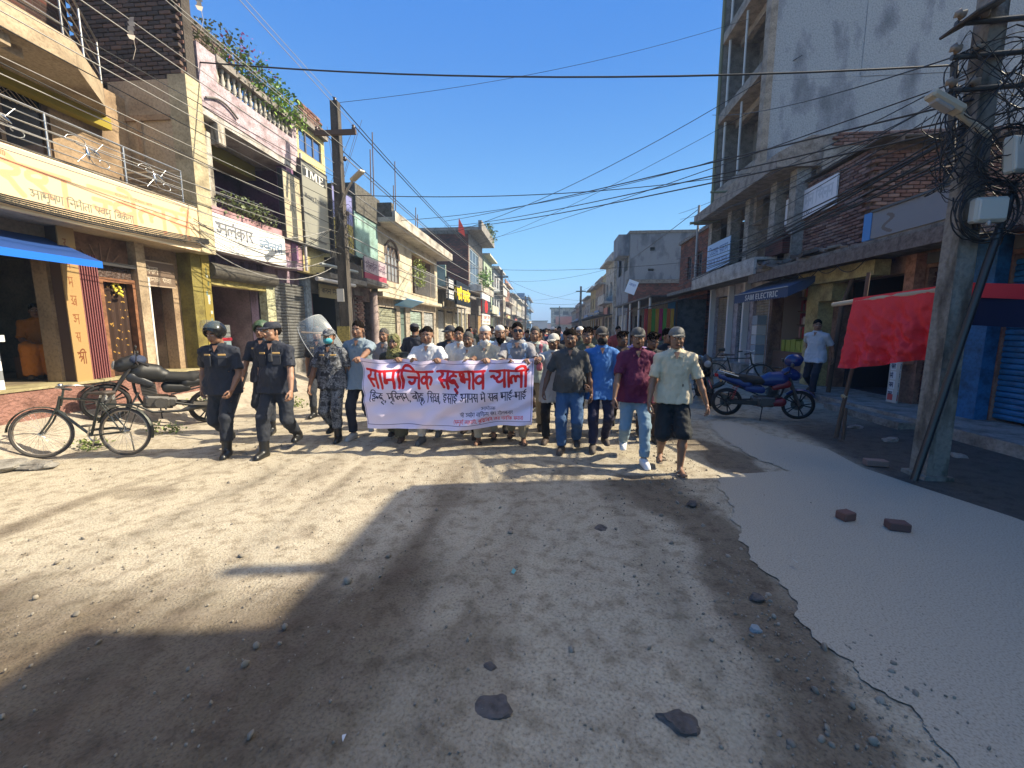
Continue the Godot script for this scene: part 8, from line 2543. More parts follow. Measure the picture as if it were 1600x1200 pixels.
# returns MB with white = skin; lips and eyes as vertex colours relative to skin
func head_mesh(kind: int) -> MB:
	var key := "head%d" % kind
	if MT.has(key): return MT[key]
	var f := Field.new(v3(-0.11, -0.07, -0.13), v3(0.11, 0.26, 0.15), 0.006)
	var wd: float = [1.0, 1.1, 0.93, 0.96][kind]
	var jaw: float = [1.0, 1.18, 0.9, 0.84][kind]
	f.ell(v3(0, 0.15, -0.012), v3(0.074 * wd, 0.094, 0.096), 0.01)
	f.ell(v3(0, 0.1, 0.02), v3(0.062 * wd, 0.088, 0.076), 0.03)
	f.cap(v3(-0.032 * jaw, 0.04, 0.04), v3(0.032 * jaw, 0.04, 0.04), 0.034, 0.034, 0.035)
	f.ell(v3(0, 0.02, 0.066), v3(0.025 * jaw, 0.018, 0.022), 0.02)
	for s in [-1.0, 1.0]:
		f.ell(v3(s * 0.046 * wd, 0.082, 0.056), v3(0.022, 0.02, 0.02), 0.02)          # cheek bone
		f.ell(v3(s * 0.028, 0.136, 0.082), v3(0.026, 0.01, 0.014), 0.012)             # brow
		f.ell(v3(s * 0.031, 0.116, 0.096), v3(0.019, 0.011, 0.016), 0.01, Basis(), true)
		f.ell(v3(s * 0.03, 0.1165, 0.078), v3(0.013, 0.0085, 0.012), 0.004)           # eye
		f.ell(v3(s * 0.078 * wd, 0.105, -0.008), v3(0.01, 0.032, 0.019), 0.006, Basis(Vector3.UP, s * 0.35))
		f.ell(v3(s * 0.012, 0.071, 0.1), v3(0.01, 0.008, 0.01), 0.006)                # nostril wing
	f.cap(v3(0, 0.122, 0.088), v3(0, 0.08, 0.108), 0.009, 0.0125, 0.012)
	f.ell(v3(0, 0.049, 0.089), v3(0.026, 0.007, 0.011), 0.005)
	f.ell(v3(0, 0.038, 0.086), v3(0.021, 0.0075, 0.012), 0.005)
	f.cap(v3(0, 0.05, -0.02), v3(0, -0.07, -0.03), 0.05, 0.056, 0.03)
	var m := MB.new()
	m.colored = true
	f.net(m, Transform3D(), func(p: Vector3) -> Color:
		var c := Color(1, 1, 1)
		if p.z > 0.05:
			for s in [-1.0, 1.0]:
				var e := Vector2(p.x - s * 0.03, p.y - 0.1165)
				if Vector2(e.x / 0.0135, e.y / 0.0065).length() < 1.0 and p.z > 0.075:
					c = Color(0.75, 0.72, 0.7, -1) if absf(e.x) > 0.006 else Color(0.02, 0.015, 0.012, -1)
				var br := Vector2((p.x - s * 0.031) / 0.023, (p.y - 0.142 + 6.0 * (absf(p.x) - 0.03) * (absf(p.x) - 0.03)) / 0.006)
				if br.length() < 1.0: c = Color(0.018, 0.013, 0.01, -1)
			var lp := Vector2(p.x / 0.026, (p.y - 0.0435) / 0.013)
			if lp.length() < 1.0 and p.z > 0.075: c = Color(0.78, 0.5, 0.48) if absf(p.y - 0.0435) > 0.0025 else Color(0.4, 0.22, 0.22)
		return c)
	MT[key] = m
	return m

# hand with its wrist at the origin, fingers along -y, palm towards -x for a right hand (thumb towards +z); curl 0 open .. 1 fist
func hand_mesh(curl: float) -> MB:
	var key := "hand%d" % roundi(curl * 100)
	if MT.has(key): return MT[key]
	var f := Field.new(v3(-0.11, -0.22, -0.07), v3(0.06, 0.05, 0.1), 0.0048)
	f.cap(v3(0, 0.03, 0), v3(0, -0.02, 0), 0.026, 0.025, 0.01, 0.75, Vector3.RIGHT)
	f.cap(v3(-0.004, -0.03, 0.018), v3(-0.004, -0.078, 0.024), 0.02, 0.016, 0.014, 0.7, Vector3.RIGHT)
	f.cap(v3(-0.004, -0.03, -0.012), v3(-0.004, -0.074, -0.02), 0.021, 0.017, 0.014, 0.7, Vector3.RIGHT)
	f.cap(v3(-0.005, -0.05, 0.0), v3(-0.004, -0.08, 0.004), 0.022, 0.017, 0.014, 0.65, Vector3.RIGHT)
	var len := [0.074, 0.083, 0.077, 0.06]
	for k in 4:
		var z: float = 0.031 - k * 0.0185
		var p := v3(-0.004, -0.085 + (0.006 if k == 3 else 0.0), z)
		var an := 0.12 + curl * 0.9 + k * 0.04
		var sp := (1.5 - k) * 0.05 * (1.0 - curl)
		var l: float = len[k]
		for j in 3:
			var dir := v3(-sin(an), -cos(an), sp)
			var q: Vector3 = p + dir * l * [0.45, 0.31, 0.24][j]
			f.cap(p, q, [0.0092, 0.0086, 0.008][j], [0.0086, 0.008, 0.0068][j], 0.003)
			p = q
			an += 0.1 + curl * [1.15, 0.95, 0.6][j]
	# thumb leaves the side of the palm near its base
	var t0 := v3(-0.006, -0.022, 0.024)
	var t1 := t0 + v3(-0.012 - curl * 0.012, -0.03, 0.024 - curl * 0.006)
	var t2 := t1 + v3(-0.008 - curl * 0.02, -0.03, 0.006 - curl * 0.012)
	f.cap(t0, t1, 0.0135, 0.011, 0.012)
	f.cap(t1, t2, 0.0105, 0.0098, 0.004)
	f.cap(t2, t2 + v3(-0.006 - curl * 0.01, -0.022, -0.002 - curl * 0.008), 0.0096, 0.0075, 0.004)
	var m := MB.new()
	m.colored = true
	f.net(m)
	MT[key] = m
	return m

func hair_mesh(kind: String) -> MB:
	if MT.has("hair_" + kind): return MT["hair_" + kind]
	var f := Field.new(v3(-0.15, -0.24, -0.17), v3(0.15, 0.31, 0.18), 0.0075)
	var amp := 0.004
	match kind:
		"short", "receding", "tousled", "thin":
			var up := 0.012 if kind != "thin" else 0.004
			f.ell(v3(0, 0.152 + up, -0.016), v3(0.081, 0.092, 0.104), 0.0)
			var line := 0.19 if kind != "receding" else 0.212
			f.ell(v3(0, line - 0.105, 0.12), v3(0.07, 0.1, 0.1), 0.012, Basis(), true)
			f.ell(v3(0, 0.05, 0.03), v3(0.2, 0.075, 0.09), 0.01, Basis(), true)
			f.cut(v3(0, -1, 0), -0.065)
			if kind == "tousled":
				f.ell(v3(0.02, 0.235, 0.05), v3(0.06, 0.03, 0.05), 0.02)
				amp = 0.016
		"fringe":      # bald on top
			f.ell(v3(0, 0.13, -0.02), v3(0.083, 0.075, 0.104), 0.0)
			f.ell(v3(0, 0.2, 0.03), v3(0.12, 0.06, 0.12), 0.01, Basis(), true)
			f.ell(v3(0, 0.08, 0.09), v3(0.12, 0.12, 0.1), 0.01, Basis(), true)
			f.cut(v3(0, -1, 0), -0.065)
		"beard":
			f.ell(v3(0, 0.015, 0.062), v3(0.058, 0.06, 0.045), 0.0)
			f.cap(v3(0, 0.0, 0.066), v3(0, -0.075, 0.07), 0.048, 0.022, 0.03, 0.7)
			f.cap(v3(-0.066, 0.085, 0.02), v3(-0.04, 0.01, 0.05), 0.014, 0.026, 0.02)
			f.cap(v3(0.066, 0.085, 0.02), v3(0.04, 0.01, 0.05), 0.014, 0.026, 0.02)
			f.ell(v3(0, 0.048, 0.105), v3(0.03, 0.012, 0.03), 0.006, Basis(), true)
			amp = 0.005
		"moustache":
			f.cap(v3(0, 0.06, 0.098), v3(-0.03, 0.052, 0.086), 0.0085, 0.005, 0.004)
			f.cap(v3(0, 0.06, 0.098), v3(0.03, 0.052, 0.086), 0.0085, 0.005, 0.004)
			amp = 0.002
		"cap", "fieldcap":
			f.ell(v3(0, 0.165, -0.012), v3(0.09, 0.092 if kind == "cap" else 0.084, 0.112), 0.0)
			f.cut(v3(0, -1, -0.12), -0.152)
			f.ell(v3(0, 0.148, 0.125), v3(0.072, 0.011, 0.078 if kind == "cap" else 0.066), 0.008, Basis(Vector3.RIGHT, 0.18))
			f.ell(v3(0, 0.1, -0.01), v3(0.079, 0.088, 0.1), 0.0, Basis(), true)
			if kind == "fieldcap": f.cut(v3(0, 1, 0.1), 0.236)
			amp = 0.002
		"kufi":
			f.ell(v3(0, 0.178, -0.014), v3(0.083, 0.077, 0.1), 0.0)
			f.cut(v3(0, -1, -0.05), -0.168)
			amp = 0.001
		"helmet":
			f.ell(v3(0, 0.155, -0.012), v3(0.122, 0.128, 0.142), 0.0)
			f.ell(v3(0, 0.08, 0.13), v3(0.088, 0.11, 0.13), 0.012, Basis(), true)
			f.ell(v3(0, 0.02, -0.01), v3(0.095, 0.15, 0.12), 0.0, Basis(), true)
			f.cut(v3(0, -1, 0.1), -0.02)
			amp = 0.0
		"hijab":
			f.ell(v3(0, 0.14, -0.02), v3(0.1, 0.115, 0.118), 0.0)
			f.cap(v3(0, 0.02, 0.01), v3(0, -0.1, 0.0), 0.085, 0.14, 0.05, 0.9)
			f.cap(v3(-0.03, -0.02, 0.06), v3(0.03, -0.2, 0.11), 0.05, 0.03, 0.06)
			f.ell(v3(0, 0.1, 0.13), v3(0.061, 0.086, 0.09), 0.015, Basis(), true)
			amp = 0.012
		"mask":
			f.ell(v3(0, 0.062, 0.052), v3(0.069, 0.06, 0.066), 0.0)
			f.cap(v3(0, 0.098, 0.1), v3(0, 0.06, 0.11), 0.012, 0.014, 0.03)
			f.cut(v3(0, 0, -1), -0.03)
			f.cut(v3(0, 1, 0.3), 0.126)
			amp = 0.001
	if amp > 0.0: f.wrinkle(fold, amp * 1.6, v3(45, 30, 45) if kind in ["short", "tousled", "beard", "fringe", "thin"] else v3(14, 14, 14))
	var m := MB.new()
	f.net(m)
	MT["hair_" + kind] = m
	return m

func glasses_mesh() -> MB:
	if MT.has("glasses"): return MT.glasses
	var m := MB.new()
	for s in [-1.0, 1.0]:
		m.xf = Transform3D(Basis(Vector3.RIGHT, -0.1), v3(s * 0.033, 0.116, 0.1))
		m.cbox(Vector3.ZERO, v3(0.056, 0.04, 0.007), 0.003)
		m.xf = Transform3D()
		m.tube([v3(s * 0.062, 0.122, 0.095), v3(s * 0.082, 0.12, 0.0), v3(s * 0.084, 0.1, -0.02)], 0.003, 5)
	m.tube([v3(-0.01, 0.125, 0.104), v3(0.01, 0.125, 0.104)], 0.003, 5)
	MT.glasses = m
	return m

# ---------------------------------------------------------------- a person
func bend(a: Vector3, b: Vector3, l1: float, l2: float, pole: Vector3) -> Vector3:
	var ab := b - a
	var l := minf(ab.length(), (l1 + l2) * 0.999)
	var dir := ab.normalized()
	var c := (l1 * l1 - l2 * l2 + l * l) / (2.0 * l)
	var hgt := sqrt(maxf(l1 * l1 - c * c, 0.0))
	var pn := (pole - dir * pole.dot(dir)).normalized()
	return a + dir * c + pn * hgt

# o: see the list of people. Local frame: facing +z, feet on y = 0.
func person(o: Dictionary) -> Node3D:
	var root := thing("person", o.label, "person", o.at, o.get("group", ""))
	root.rotation.y = o.get("turn", 0.0)
	var hgt: float = o.get("tall", 1.7)
	var s := hgt / 1.72
	root.scale = Vector3.ONE
	var fat: float = o.get("fat", 1.0)
	var belly: float = o.get("belly", 0.0)
	var sw: float = o.get("shoulders", 0.18)
	var skinc: Color = o.get("skin", Color(0.22, 0.115, 0.07))
	# joints (for 1.72 m, scaled at the end)
	var stride: float = o.get("stride", 0.25)      # >0: own left foot (+x) forward
	var hip := v3(0, 0.92 - absf(stride) * 0.08, 0)
	var lean: float = o.get("lean", 0.02)
	var chest := hip + v3(0, 0.36, lean * 1.2)
	var neck := hip + v3(0, 0.555, lean * 1.6)
	var fl := v3(0.095 + o.get("spread", 0.0), 0.085, stride * 0.5)
	var fr := v3(-0.095 - o.get("spread", 0.0), 0.085, -stride * 0.5)
	var lift := minf(absf(stride) * 0.25, 0.09)
	if stride > 0: fr.y += lift
	else: fl.y += lift
	if o.has("feet"):
		fl = o.feet[0]
		fr = o.feet[1]
	var hl := hip + v3(0.088, -0.02, 0)
	var hr := hip + v3(-0.088, -0.02, 0)
	var kl := bend(hl, fl, 0.425, 0.41, v3(0.12, 0, 1))
	var kr := bend(hr, fr, 0.425, 0.41, v3(-0.12, 0, 1))
	if o.has("knees"):
		kl = o.knees[0]
		kr = o.knees[1]
	var sl := neck + v3(sw, -0.082, -0.005)
	var sr := neck + v3(-sw, -0.082, -0.005)
	var wl: Vector3 = o.get("left", v3(0.29, 0.85, -stride * 0.4 + 0.05))
	var wr: Vector3 = o.get("right", v3(-0.29, 0.85, stride * 0.4 + 0.05))
	var el := bend(sl, wl, 0.29, 0.265, o.get("elbow", v3(0.5, -0.2, -1)))
	var er := bend(sr, wr, 0.29, 0.265, o.get("elbow", v3(0.5, -0.2, -1)) * v3(-1, 1, 1))
	var lens := [wl, wr]
	# ---- the body: one skin surface from crown to toes
	var lo := v3(-0.62, 0.0, -0.62)
	var hi := v3(0.62, 1.56, 0.62)
	for p in [wl, wr, el, er, fl, fr, kl, kr]:
		lo = lo.min(p - Vector3.ONE * 0.14)
		hi = hi.max(p + Vector3.ONE * 0.14)
	lo.x = minf(minf(minf(wl.x, wr.x), minf(er.x, fr.x)) - 0.1, -0.24)
	hi.x = maxf(maxf(maxf(wl.x, wr.x), maxf(el.x, fl.x)) + 0.1, 0.24)
	lo.z = minf(minf(minf(wl.z, wr.z), minf(fl.z, fr.z)), minf(el.z, er.z)) - 0.24
	hi.z = maxf(maxf(maxf(wl.z, wr.z), maxf(fl.z, fr.z)), maxf(kl.z, kr.z)) + 0.24
	lo.y = -0.03
	var cell: float = o.get("cell", 0.014)
	var f := Field.new(lo, hi, cell * 1.15)
	f.cap(hip, chest, 0.115, 0.12, 0.05, 0.72)
	f.cap(chest + v3(-0.06, 0.06, 0), chest + v3(0.06, 0.06, 0), 0.11, 0.11, 0.05, 0.75)
	f.cap(sl, sr, 0.05, 0.05, 0.05)
	f.cap(neck + v3(0, -0.05, -0.02), neck + v3(0, 0.09, 0.0), 0.056, 0.05, 0.04)
	for q in [[sl, el, wl], [sr, er, wr]]:
		f.cap(q[0], q[1], 0.045, 0.038, 0.02)
		f.cap(q[1], q[1].lerp(q[2], 0.35), 0.036, 0.039, 0.015)
		f.cap(q[1].lerp(q[2], 0.35), q[2], 0.039, 0.025, 0.02)
	for q in [[hl, kl, fl], [hr, kr, fr]]:
		f.cap(q[0], q[1], 0.075, 0.05, 0.03)
		f.cap(q[1], q[1].lerp(q[2], 0.35), 0.048, 0.054, 0.02)
		f.cap(q[1].lerp(q[2], 0.35), q[2], 0.054, 0.034, 0.02)
		var toe: Vector3 = q[2] + v3(0.02 * signf(q[0].x), -0.055, 0.14)
		f.cap(q[2] + v3(0, -0.045, -0.03), toe, 0.034, 0.024, 0.02)
		f.cap(q[2] + v3(0, -0.02, 0.02), toe + v3(0.0, 0.0, 0.02), 0.03, 0.024, 0.02)
	var body := MB.new()
	body.colored = true
	body.col = skinc
	f.net(body)
	# head and hands joined on
	var look: Vector3 = o.get("look", Vector3.ZERO)       # turn, nod, tilt
	var hb := Basis.from_euler(Vector3(look.y, look.x, look.z))
	var ht := Transform3D(hb * (o.get("headsize", 1.0) as float), neck + v3(0, 0.036, 0.014))
	append_tinted(body, head_mesh(o.get("head", 0)), ht, skinc)
	var curl: float = o.get("curl", 0.45)
	for q in [[el, wl, 1.0], [er, wr, -1.0]]:
		var dir: Vector3 = (q[1] - q[0]).normalized()
		var fwd := v3(0, 0, 1)
		if o.has("grip") and (q[2] in o.grip): fwd = v3(-q[2] * 0.6, 1.0, 0.3)
		var y := -dir
		if o.has("grip") and (q[2] in o.grip): y = (-dir + v3(0, 0, -0.9)).normalized()
		var z := (fwd - y * fwd.dot(y)).normalized()
		var x := y.cross(z)
		var c2 := curl
		if o.has("grip") and (q[2] in o.grip): c2 = 0.95
		var hb2 := Basis(x, y, z)
		if q[2] < 0: hb2 = Basis(-x, y, z)
		append_tinted(body, hand_mesh(c2), Transform3D(hb2, q[1]), skinc, q[2] < 0)
	var inv := Transform3D(Basis.from_scale(Vector3.ONE * s), Vector3.ZERO)
	put("body", body, skin_mat(), root, inv)
	# ---- shirt
	fold.seed = 11 + int(absf(o.at.x * 31 + o.at.z * 17))
	var g := Field.new(v3(minf(lo.x, -0.34), hip.y - 0.36, minf(lo.z, -0.2)), v3(maxf(hi.x, 0.34), neck.y + 0.09, hi.z), cell)
	var hem: float = o.get("hem", hip.y - 0.1)
	var wd := 0.165 * fat
	if not o.has("noshirt"):
		g.cap(v3(0, hem - 0.08, hip.z + 0.005), hip + v3(0, 0.12, 0), 0.2 * fat, 0.178 * fat, 0.05, 0.66)
		g.cap(hip + v3(0, 0.1, 0), chest + v3(0, -0.05, 0), 0.178 * fat, wd, 0.05, 0.7)
		g.cap(chest + v3(-0.055 * fat, 0.06, 0.0), chest + v3(0.055 * fat, 0.06, 0.0), 0.128, 0.128, 0.06, 0.8)
		if hem < hip.y:
			for q in [[hl, kl], [hr, kr]]:
				g.cap(q[0] + v3(0, 0.03, 0), q[0].lerp(q[1], clampf((hip.y - hem + 0.1) / 0.43, 0.1, 1.0)), 0.116 * fat, 0.12 * fat, 0.09)
		if belly > 0: g.ell(hip + v3(0, 0.16, 0.03 + belly * 0.4), v3(0.16 * fat, 0.17, 0.13 + belly * 0.4), 0.06)
		g.cap(sl, sr, 0.056, 0.056, 0.05)
		for q in [sl, sr]: g.cap(q, neck + v3(0, -0.03, -0.012), 0.056, 0.066, 0.04)
		g.cap(neck + v3(0, -0.05, -0.015), neck + v3(0, 0.0, -0.01), 0.078, 0.066, 0.05)
		var sleeve: float = o.get("sleeve", 0.82)
		var a := Field.new(g.o, g.o, cell)
		a.nx = g.nx
		a.ny = g.ny
		a.nz = g.nz
		a.d.resize(g.d.size())
		a.d.fill(9.0)
		for q in [[sl, el, wl], [sr, er, wr]]:
			if sleeve <= 1.0:
				var e: Vector3 = q[0].lerp(q[1], sleeve)
				a.cap(q[0], e, 0.058, 0.067, 0.0)
				clip_near(a, (q[1] - q[0]).normalized(), (q[1] - q[0]).normalized().dot(e), e, 0.125)
			else:
				a.cap(q[0], q[1], 0.06, 0.056, 0.0)
				a.cap(q[1], q[1].lerp(q[2], sleeve - 1.0), 0.055, 0.042, 0.02)
		g.cut(v3(0, -1, 0), -hem)
		g.merge(a, 0.035)
		g.wrinkle(fold, o.get("folds", 0.013), v3(9, 6, 9))
		g.wrinkle(fold, 0.007, v3(24, 14, 24))
		g.cut(v3(0, 1, -0.55), neck.y + 0.028 - 0.55 * neck.z)
		var sm := MB.new()
		g.net(sm)
		put(o.get("shirt_name", "shirt"), sm, o.shirt, root, inv)
	# ---- trousers
	var t := Field.new(v3(minf(-0.24, minf(fr.x, kr.x) - 0.12), -0.01, minf(minf(fl.z, fr.z), minf(kl.z, kr.z)) - 0.18), v3(maxf(0.24, maxf(fl.x, kl.x) + 0.12), hip.y + 0.17, maxf(maxf(fl.z, fr.z), maxf(kl.z, kr.z)) + 0.2), cell)
	var wide: float = o.get("wide", 1.0)
	t.cap(hip + v3(0, 0.09, 0), hip + v3(0, -0.03, -0.005), 0.142 * fat, 0.148 * fat, 0.04, 0.74)
	var low: float = o.get("leg", 0.93)     # how far down the shin the cloth goes; below 0 ends above the knee
	for q in [[hl, kl, fl], [hr, kr, fr]]:
		if low <= 0.0:
			t.cap(q[0], q[0].lerp(q[1], 1.0 + low), 0.098 * fat, 0.094 * wide, 0.04)
		else:
			t.cap(q[0], q[1], 0.094 * fat, 0.072 * wide, 0.04)
			t.cap(q[1], q[1].lerp(q[2], low), 0.071 * wide, 0.062 * wide, 0.025)
	t.wrinkle(fold, o.get("folds", 0.012), v3(8, 7, 8))
	t.wrinkle(fold, 0.006, v3(22, 16, 22))
	t.cut(v3(0, 1, 0), hip.y + 0.13)
	for q in [[hl, kl, fl], [hr, kr, fr]]:
		var n: Vector3 = (q[2] - q[1]).normalized() if low > 0 else (q[1] - q[0]).normalized()
		var e: Vector3 = q[1].lerp(q[2], low) if low > 0 else q[0].lerp(q[1], 1.0 + low)
		clip_near(t, n, n.dot(e), e, 0.125)
	var tm := MB.new()
	t.net(tm)
	put(o.get("trouser_name", "trousers"), tm, o.trousers, root, inv)
	# ---- shoes
	var shoe: Material = o.get("shoe", plain("black_shoe", lin(0.02, 0.02, 0.02), 0.45))
	var boot: float = o.get("boot", 0.0)
	for q in [[kl, fl, 1.0], [kr, fr, -1.0]]:
		var c: Vector3 = q[1]
		var h2 := Field.new(c + v3(-0.09, -0.12, -0.12), c + v3(0.09, 0.22, 0.24), 0.009)
		var toe: Vector3 = c + v3(0.02 * q[2], -0.05, 0.15)
		if o.get("sandal", false):
			h2.cap(c + v3(0, -0.085, -0.04), toe + v3(0, -0.036, 0.0), 0.04, 0.044, 0.01, 0.3, Vector3.UP)
			h2.cap(c + v3(-0.05, -0.045, 0.075), c + v3(0.0, -0.018, 0.065), 0.012, 0.012, 0.01)
			h2.cap(c + v3(0.0, -0.018, 0.065), c + v3(0.055, -0.045, 0.075), 0.012, 0.012, 0.01)
			h2.cap(c + v3(-0.05, -0.06, 0.12), c + v3(0.06, -0.055, 0.12), 0.012, 0.012, 0.01)
		else:
			h2.cap(c + v3(0, -0.042, -0.035), toe, 0.046, 0.036, 0.02)
			h2.cap(c + v3(0, -0.02, 0.0), toe + v3(0, 0.0, -0.04), 0.05, 0.036, 0.03)
			h2.cap(c + v3(0, -0.06, -0.03), toe + v3(0, -0.02, 0.005), 0.046, 0.043, 0.01)
			if boot > 0: h2.cap(c, c.lerp(q[0], boot), 0.056, 0.06, 0.02)
			h2.cut(v3(0, -1, 0), -(c.y - 0.083))
		var shm := MB.new()
		h2.net(shm)
		put("sandal" if o.get("sandal", false) else ("boot" if boot > 0 else "shoe"), shm, shoe, root, inv)
	# ---- head wear and details
	var hh := Transform3D(ht.basis * s, ht.origin * s)
	for w in o.get("wear", []):
		put(w[1], shared("hair_" + w[0], w[0]), w[2], root, hh)
	if not o.get("plain", false) and not o.has("noshirt"): shirt_details(o, root, chest, neck, hip, hem, inv)
	o.pose = {"neck": neck, "hip": hip, "chest": chest, "sl": sl, "sr": sr, "wl": wl, "wr": wr, "scale": inv, "head": hh}
	return root

func clip_near(f: Field, n: Vector3, c: float, at: Vector3, r: float) -> void:
	var x0 := maxi(int((at.x - r - 0.1 - f.o.x) / f.h), 0)
	var x1 := mini(int((at.x + r + 0.1 - f.o.x) / f.h), f.nx - 1)
	var y0 := maxi(int((at.y - r - 0.1 - f.o.y) / f.h), 0)
	var y1 := mini(int((at.y + r + 0.1 - f.o.y) / f.h), f.ny - 1)
	var z0 := maxi(int((at.z - r - 0.1 - f.o.z) / f.h), 0)
	var z1 := mini(int((at.z + r + 0.1 - f.o.z) / f.h), f.nz - 1)
	for z in range(z0, z1 + 1):
		for y in range(y0, y1 + 1):
			for x in range(x0, x1 + 1):
				var p := f.o + Vector3(x, y, z) * f.h
				var s := n.dot(p) - c
				var away := p - at - n * s
				if s > -0.03 and away.length() < r * 0.8:
					var k := (z * f.ny + y) * f.nx + x
					f.d[k] = maxf(f.d[k], s)

func shared(key: String, kind: String) -> ArrayMesh:
	var k := key + "_mesh"
	if not MT.has(k): MT[k] = (glasses_mesh() if kind == "glasses" else hair_mesh(kind)).mesh()
	return MT[k]

func append_tinted(m: MB, src: MB, t: Transform3D, tint: Color, flip := false) -> void:
	var b := m.v.size()
	m.v.append_array(t * src.v)
	for k in src.n.size():
		m.n.append((t.basis * src.n[k]).normalized())
		var c := src.c[k]
		m.c.append(Color(c.r, c.g, c.b) if c.a < 0 else Color(c.r * tint.r, c.g * tint.g, c.b * tint.b))
	m.u.append_array(src.u)
	if flip:
		for k in range(0, src.i.size(), 3):
			m.i.append_array(PackedInt32Array([src.i[k] + b, src.i[k + 2] + b, src.i[k + 1] + b]))
	else:
		for k in src.i: m.i.append(k + b)

# front of the shirt at height y: forward reach of the chest
func shirt_details(o: Dictionary, root: Node3D, chest: Vector3, neck: Vector3, hip: Vector3, hem: float, inv: Transform3D) -> void:
	var m := MB.new()
	# collar: two leaves round the neck
	var ring := []
	for k in 13:
		var a2 := PI / 2 + PI * 0.06 + TAU * 0.94 * k / 12.0
		var fr := sin(a2)
		ring.append(neck + v3(0.08 * cos(a2), 0.026 - 0.045 * maxf(fr, 0.0), -0.008 + 0.083 * fr))
	m.tube(ring, 0.012, 6)
	for s in [-1.0, 1.0]:
		m.quad(neck + v3(s * 0.012, -0.035, 0.092), neck + v3(s * 0.06, -0.075, 0.116), neck + v3(s * 0.085, -0.015, 0.062), neck + v3(s * 0.04, 0.0, 0.078))
	var v := MB.new()
	v.colored = true
	v.col = o.get("skin", Color(0.22, 0.115, 0.07))
	v.tri(neck + v3(-0.034, 0.0, 0.083), neck + v3(0.0, -0.085, 0.121), neck + v3(0.034, 0.0, 0.083))
	put("neck_opening", v, skin_mat(), root, inv)
	put("collar", m, o.shirt, root, inv)

# ---------------------------------------------------------------- the people
func cloth(key: String, c: Color, rough := 0.85) -> StandardMaterial3D:
	if M.has(key): return M[key]
	var m := grainy(key, c, rough, 0, 5)
	m.rim_enabled = true
	m.rim = 0.25
	return m

func camo_cloth() -> StandardMaterial3D:
	if M.has("camo"): return M.camo
	var m := plain("camo", Color(1, 1, 1), 0.85)
	m.albedo_texture = noise_tex(71, 0.012, [[0.0, lin(0.02, 0.022, 0.028)], [0.4, lin(0.13, 0.135, 0.15)], [0.5, lin(0.3, 0.31, 0.33)], [0.58, lin(0.06, 0.065, 0.075)], [0.72, lin(0.2, 0.21, 0.23)]], 256, 3, FastNoiseLite.TYPE_SIMPLEX_SMOOTH, 0.0, true)
	m.uv1_triplanar = true
	m.uv1_scale = Vector3.ONE * 2.2
	return m

func extra(root: Node3D, o: Dictionary, called: String, m: MB, mat: Material) -> void:
	put(called, m, mat, root, o.pose.scale)

func police_bits(root: Node3D, o: Dictionary, gold: bool, mat: Material) -> void:
	var p: Dictionary = o.pose
	var c: Vector3 = p.chest
	var pk := MB.new()
	for s in [-1.0, 1.0]:
		pk.cbox(c + v3(s * 0.085, -0.02, 0.128), v3(0.1, 0.11, 0.02), 0.007, Basis(Vector3.UP, s * 0.35))
		pk.cbox(c + v3(s * 0.085, 0.04, 0.132), v3(0.105, 0.03, 0.02), 0.006, Basis(Vector3.UP, s * 0.35))
		pk.cbox(p.neck + v3(s * 0.13, -0.03, -0.01), v3(0.11, 0.014, 0.055), 0.005, Basis(Vector3.BACK, -s * 0.35))
	extra(root, o, "pocket", pk, mat)
	var tag_ := MB.new()
	for s in [-1.0, 1.0]:
		tag_.cbox(c + v3(s * 0.085, 0.075, 0.127), v3(0.085, 0.024, 0.016), 0.004, Basis(Vector3.UP, s * 0.35))
	if gold: extra(root, o, "name_tape", tag_, plain("tape_gold", lin(0.42, 0.27, 0.1), 0.7))

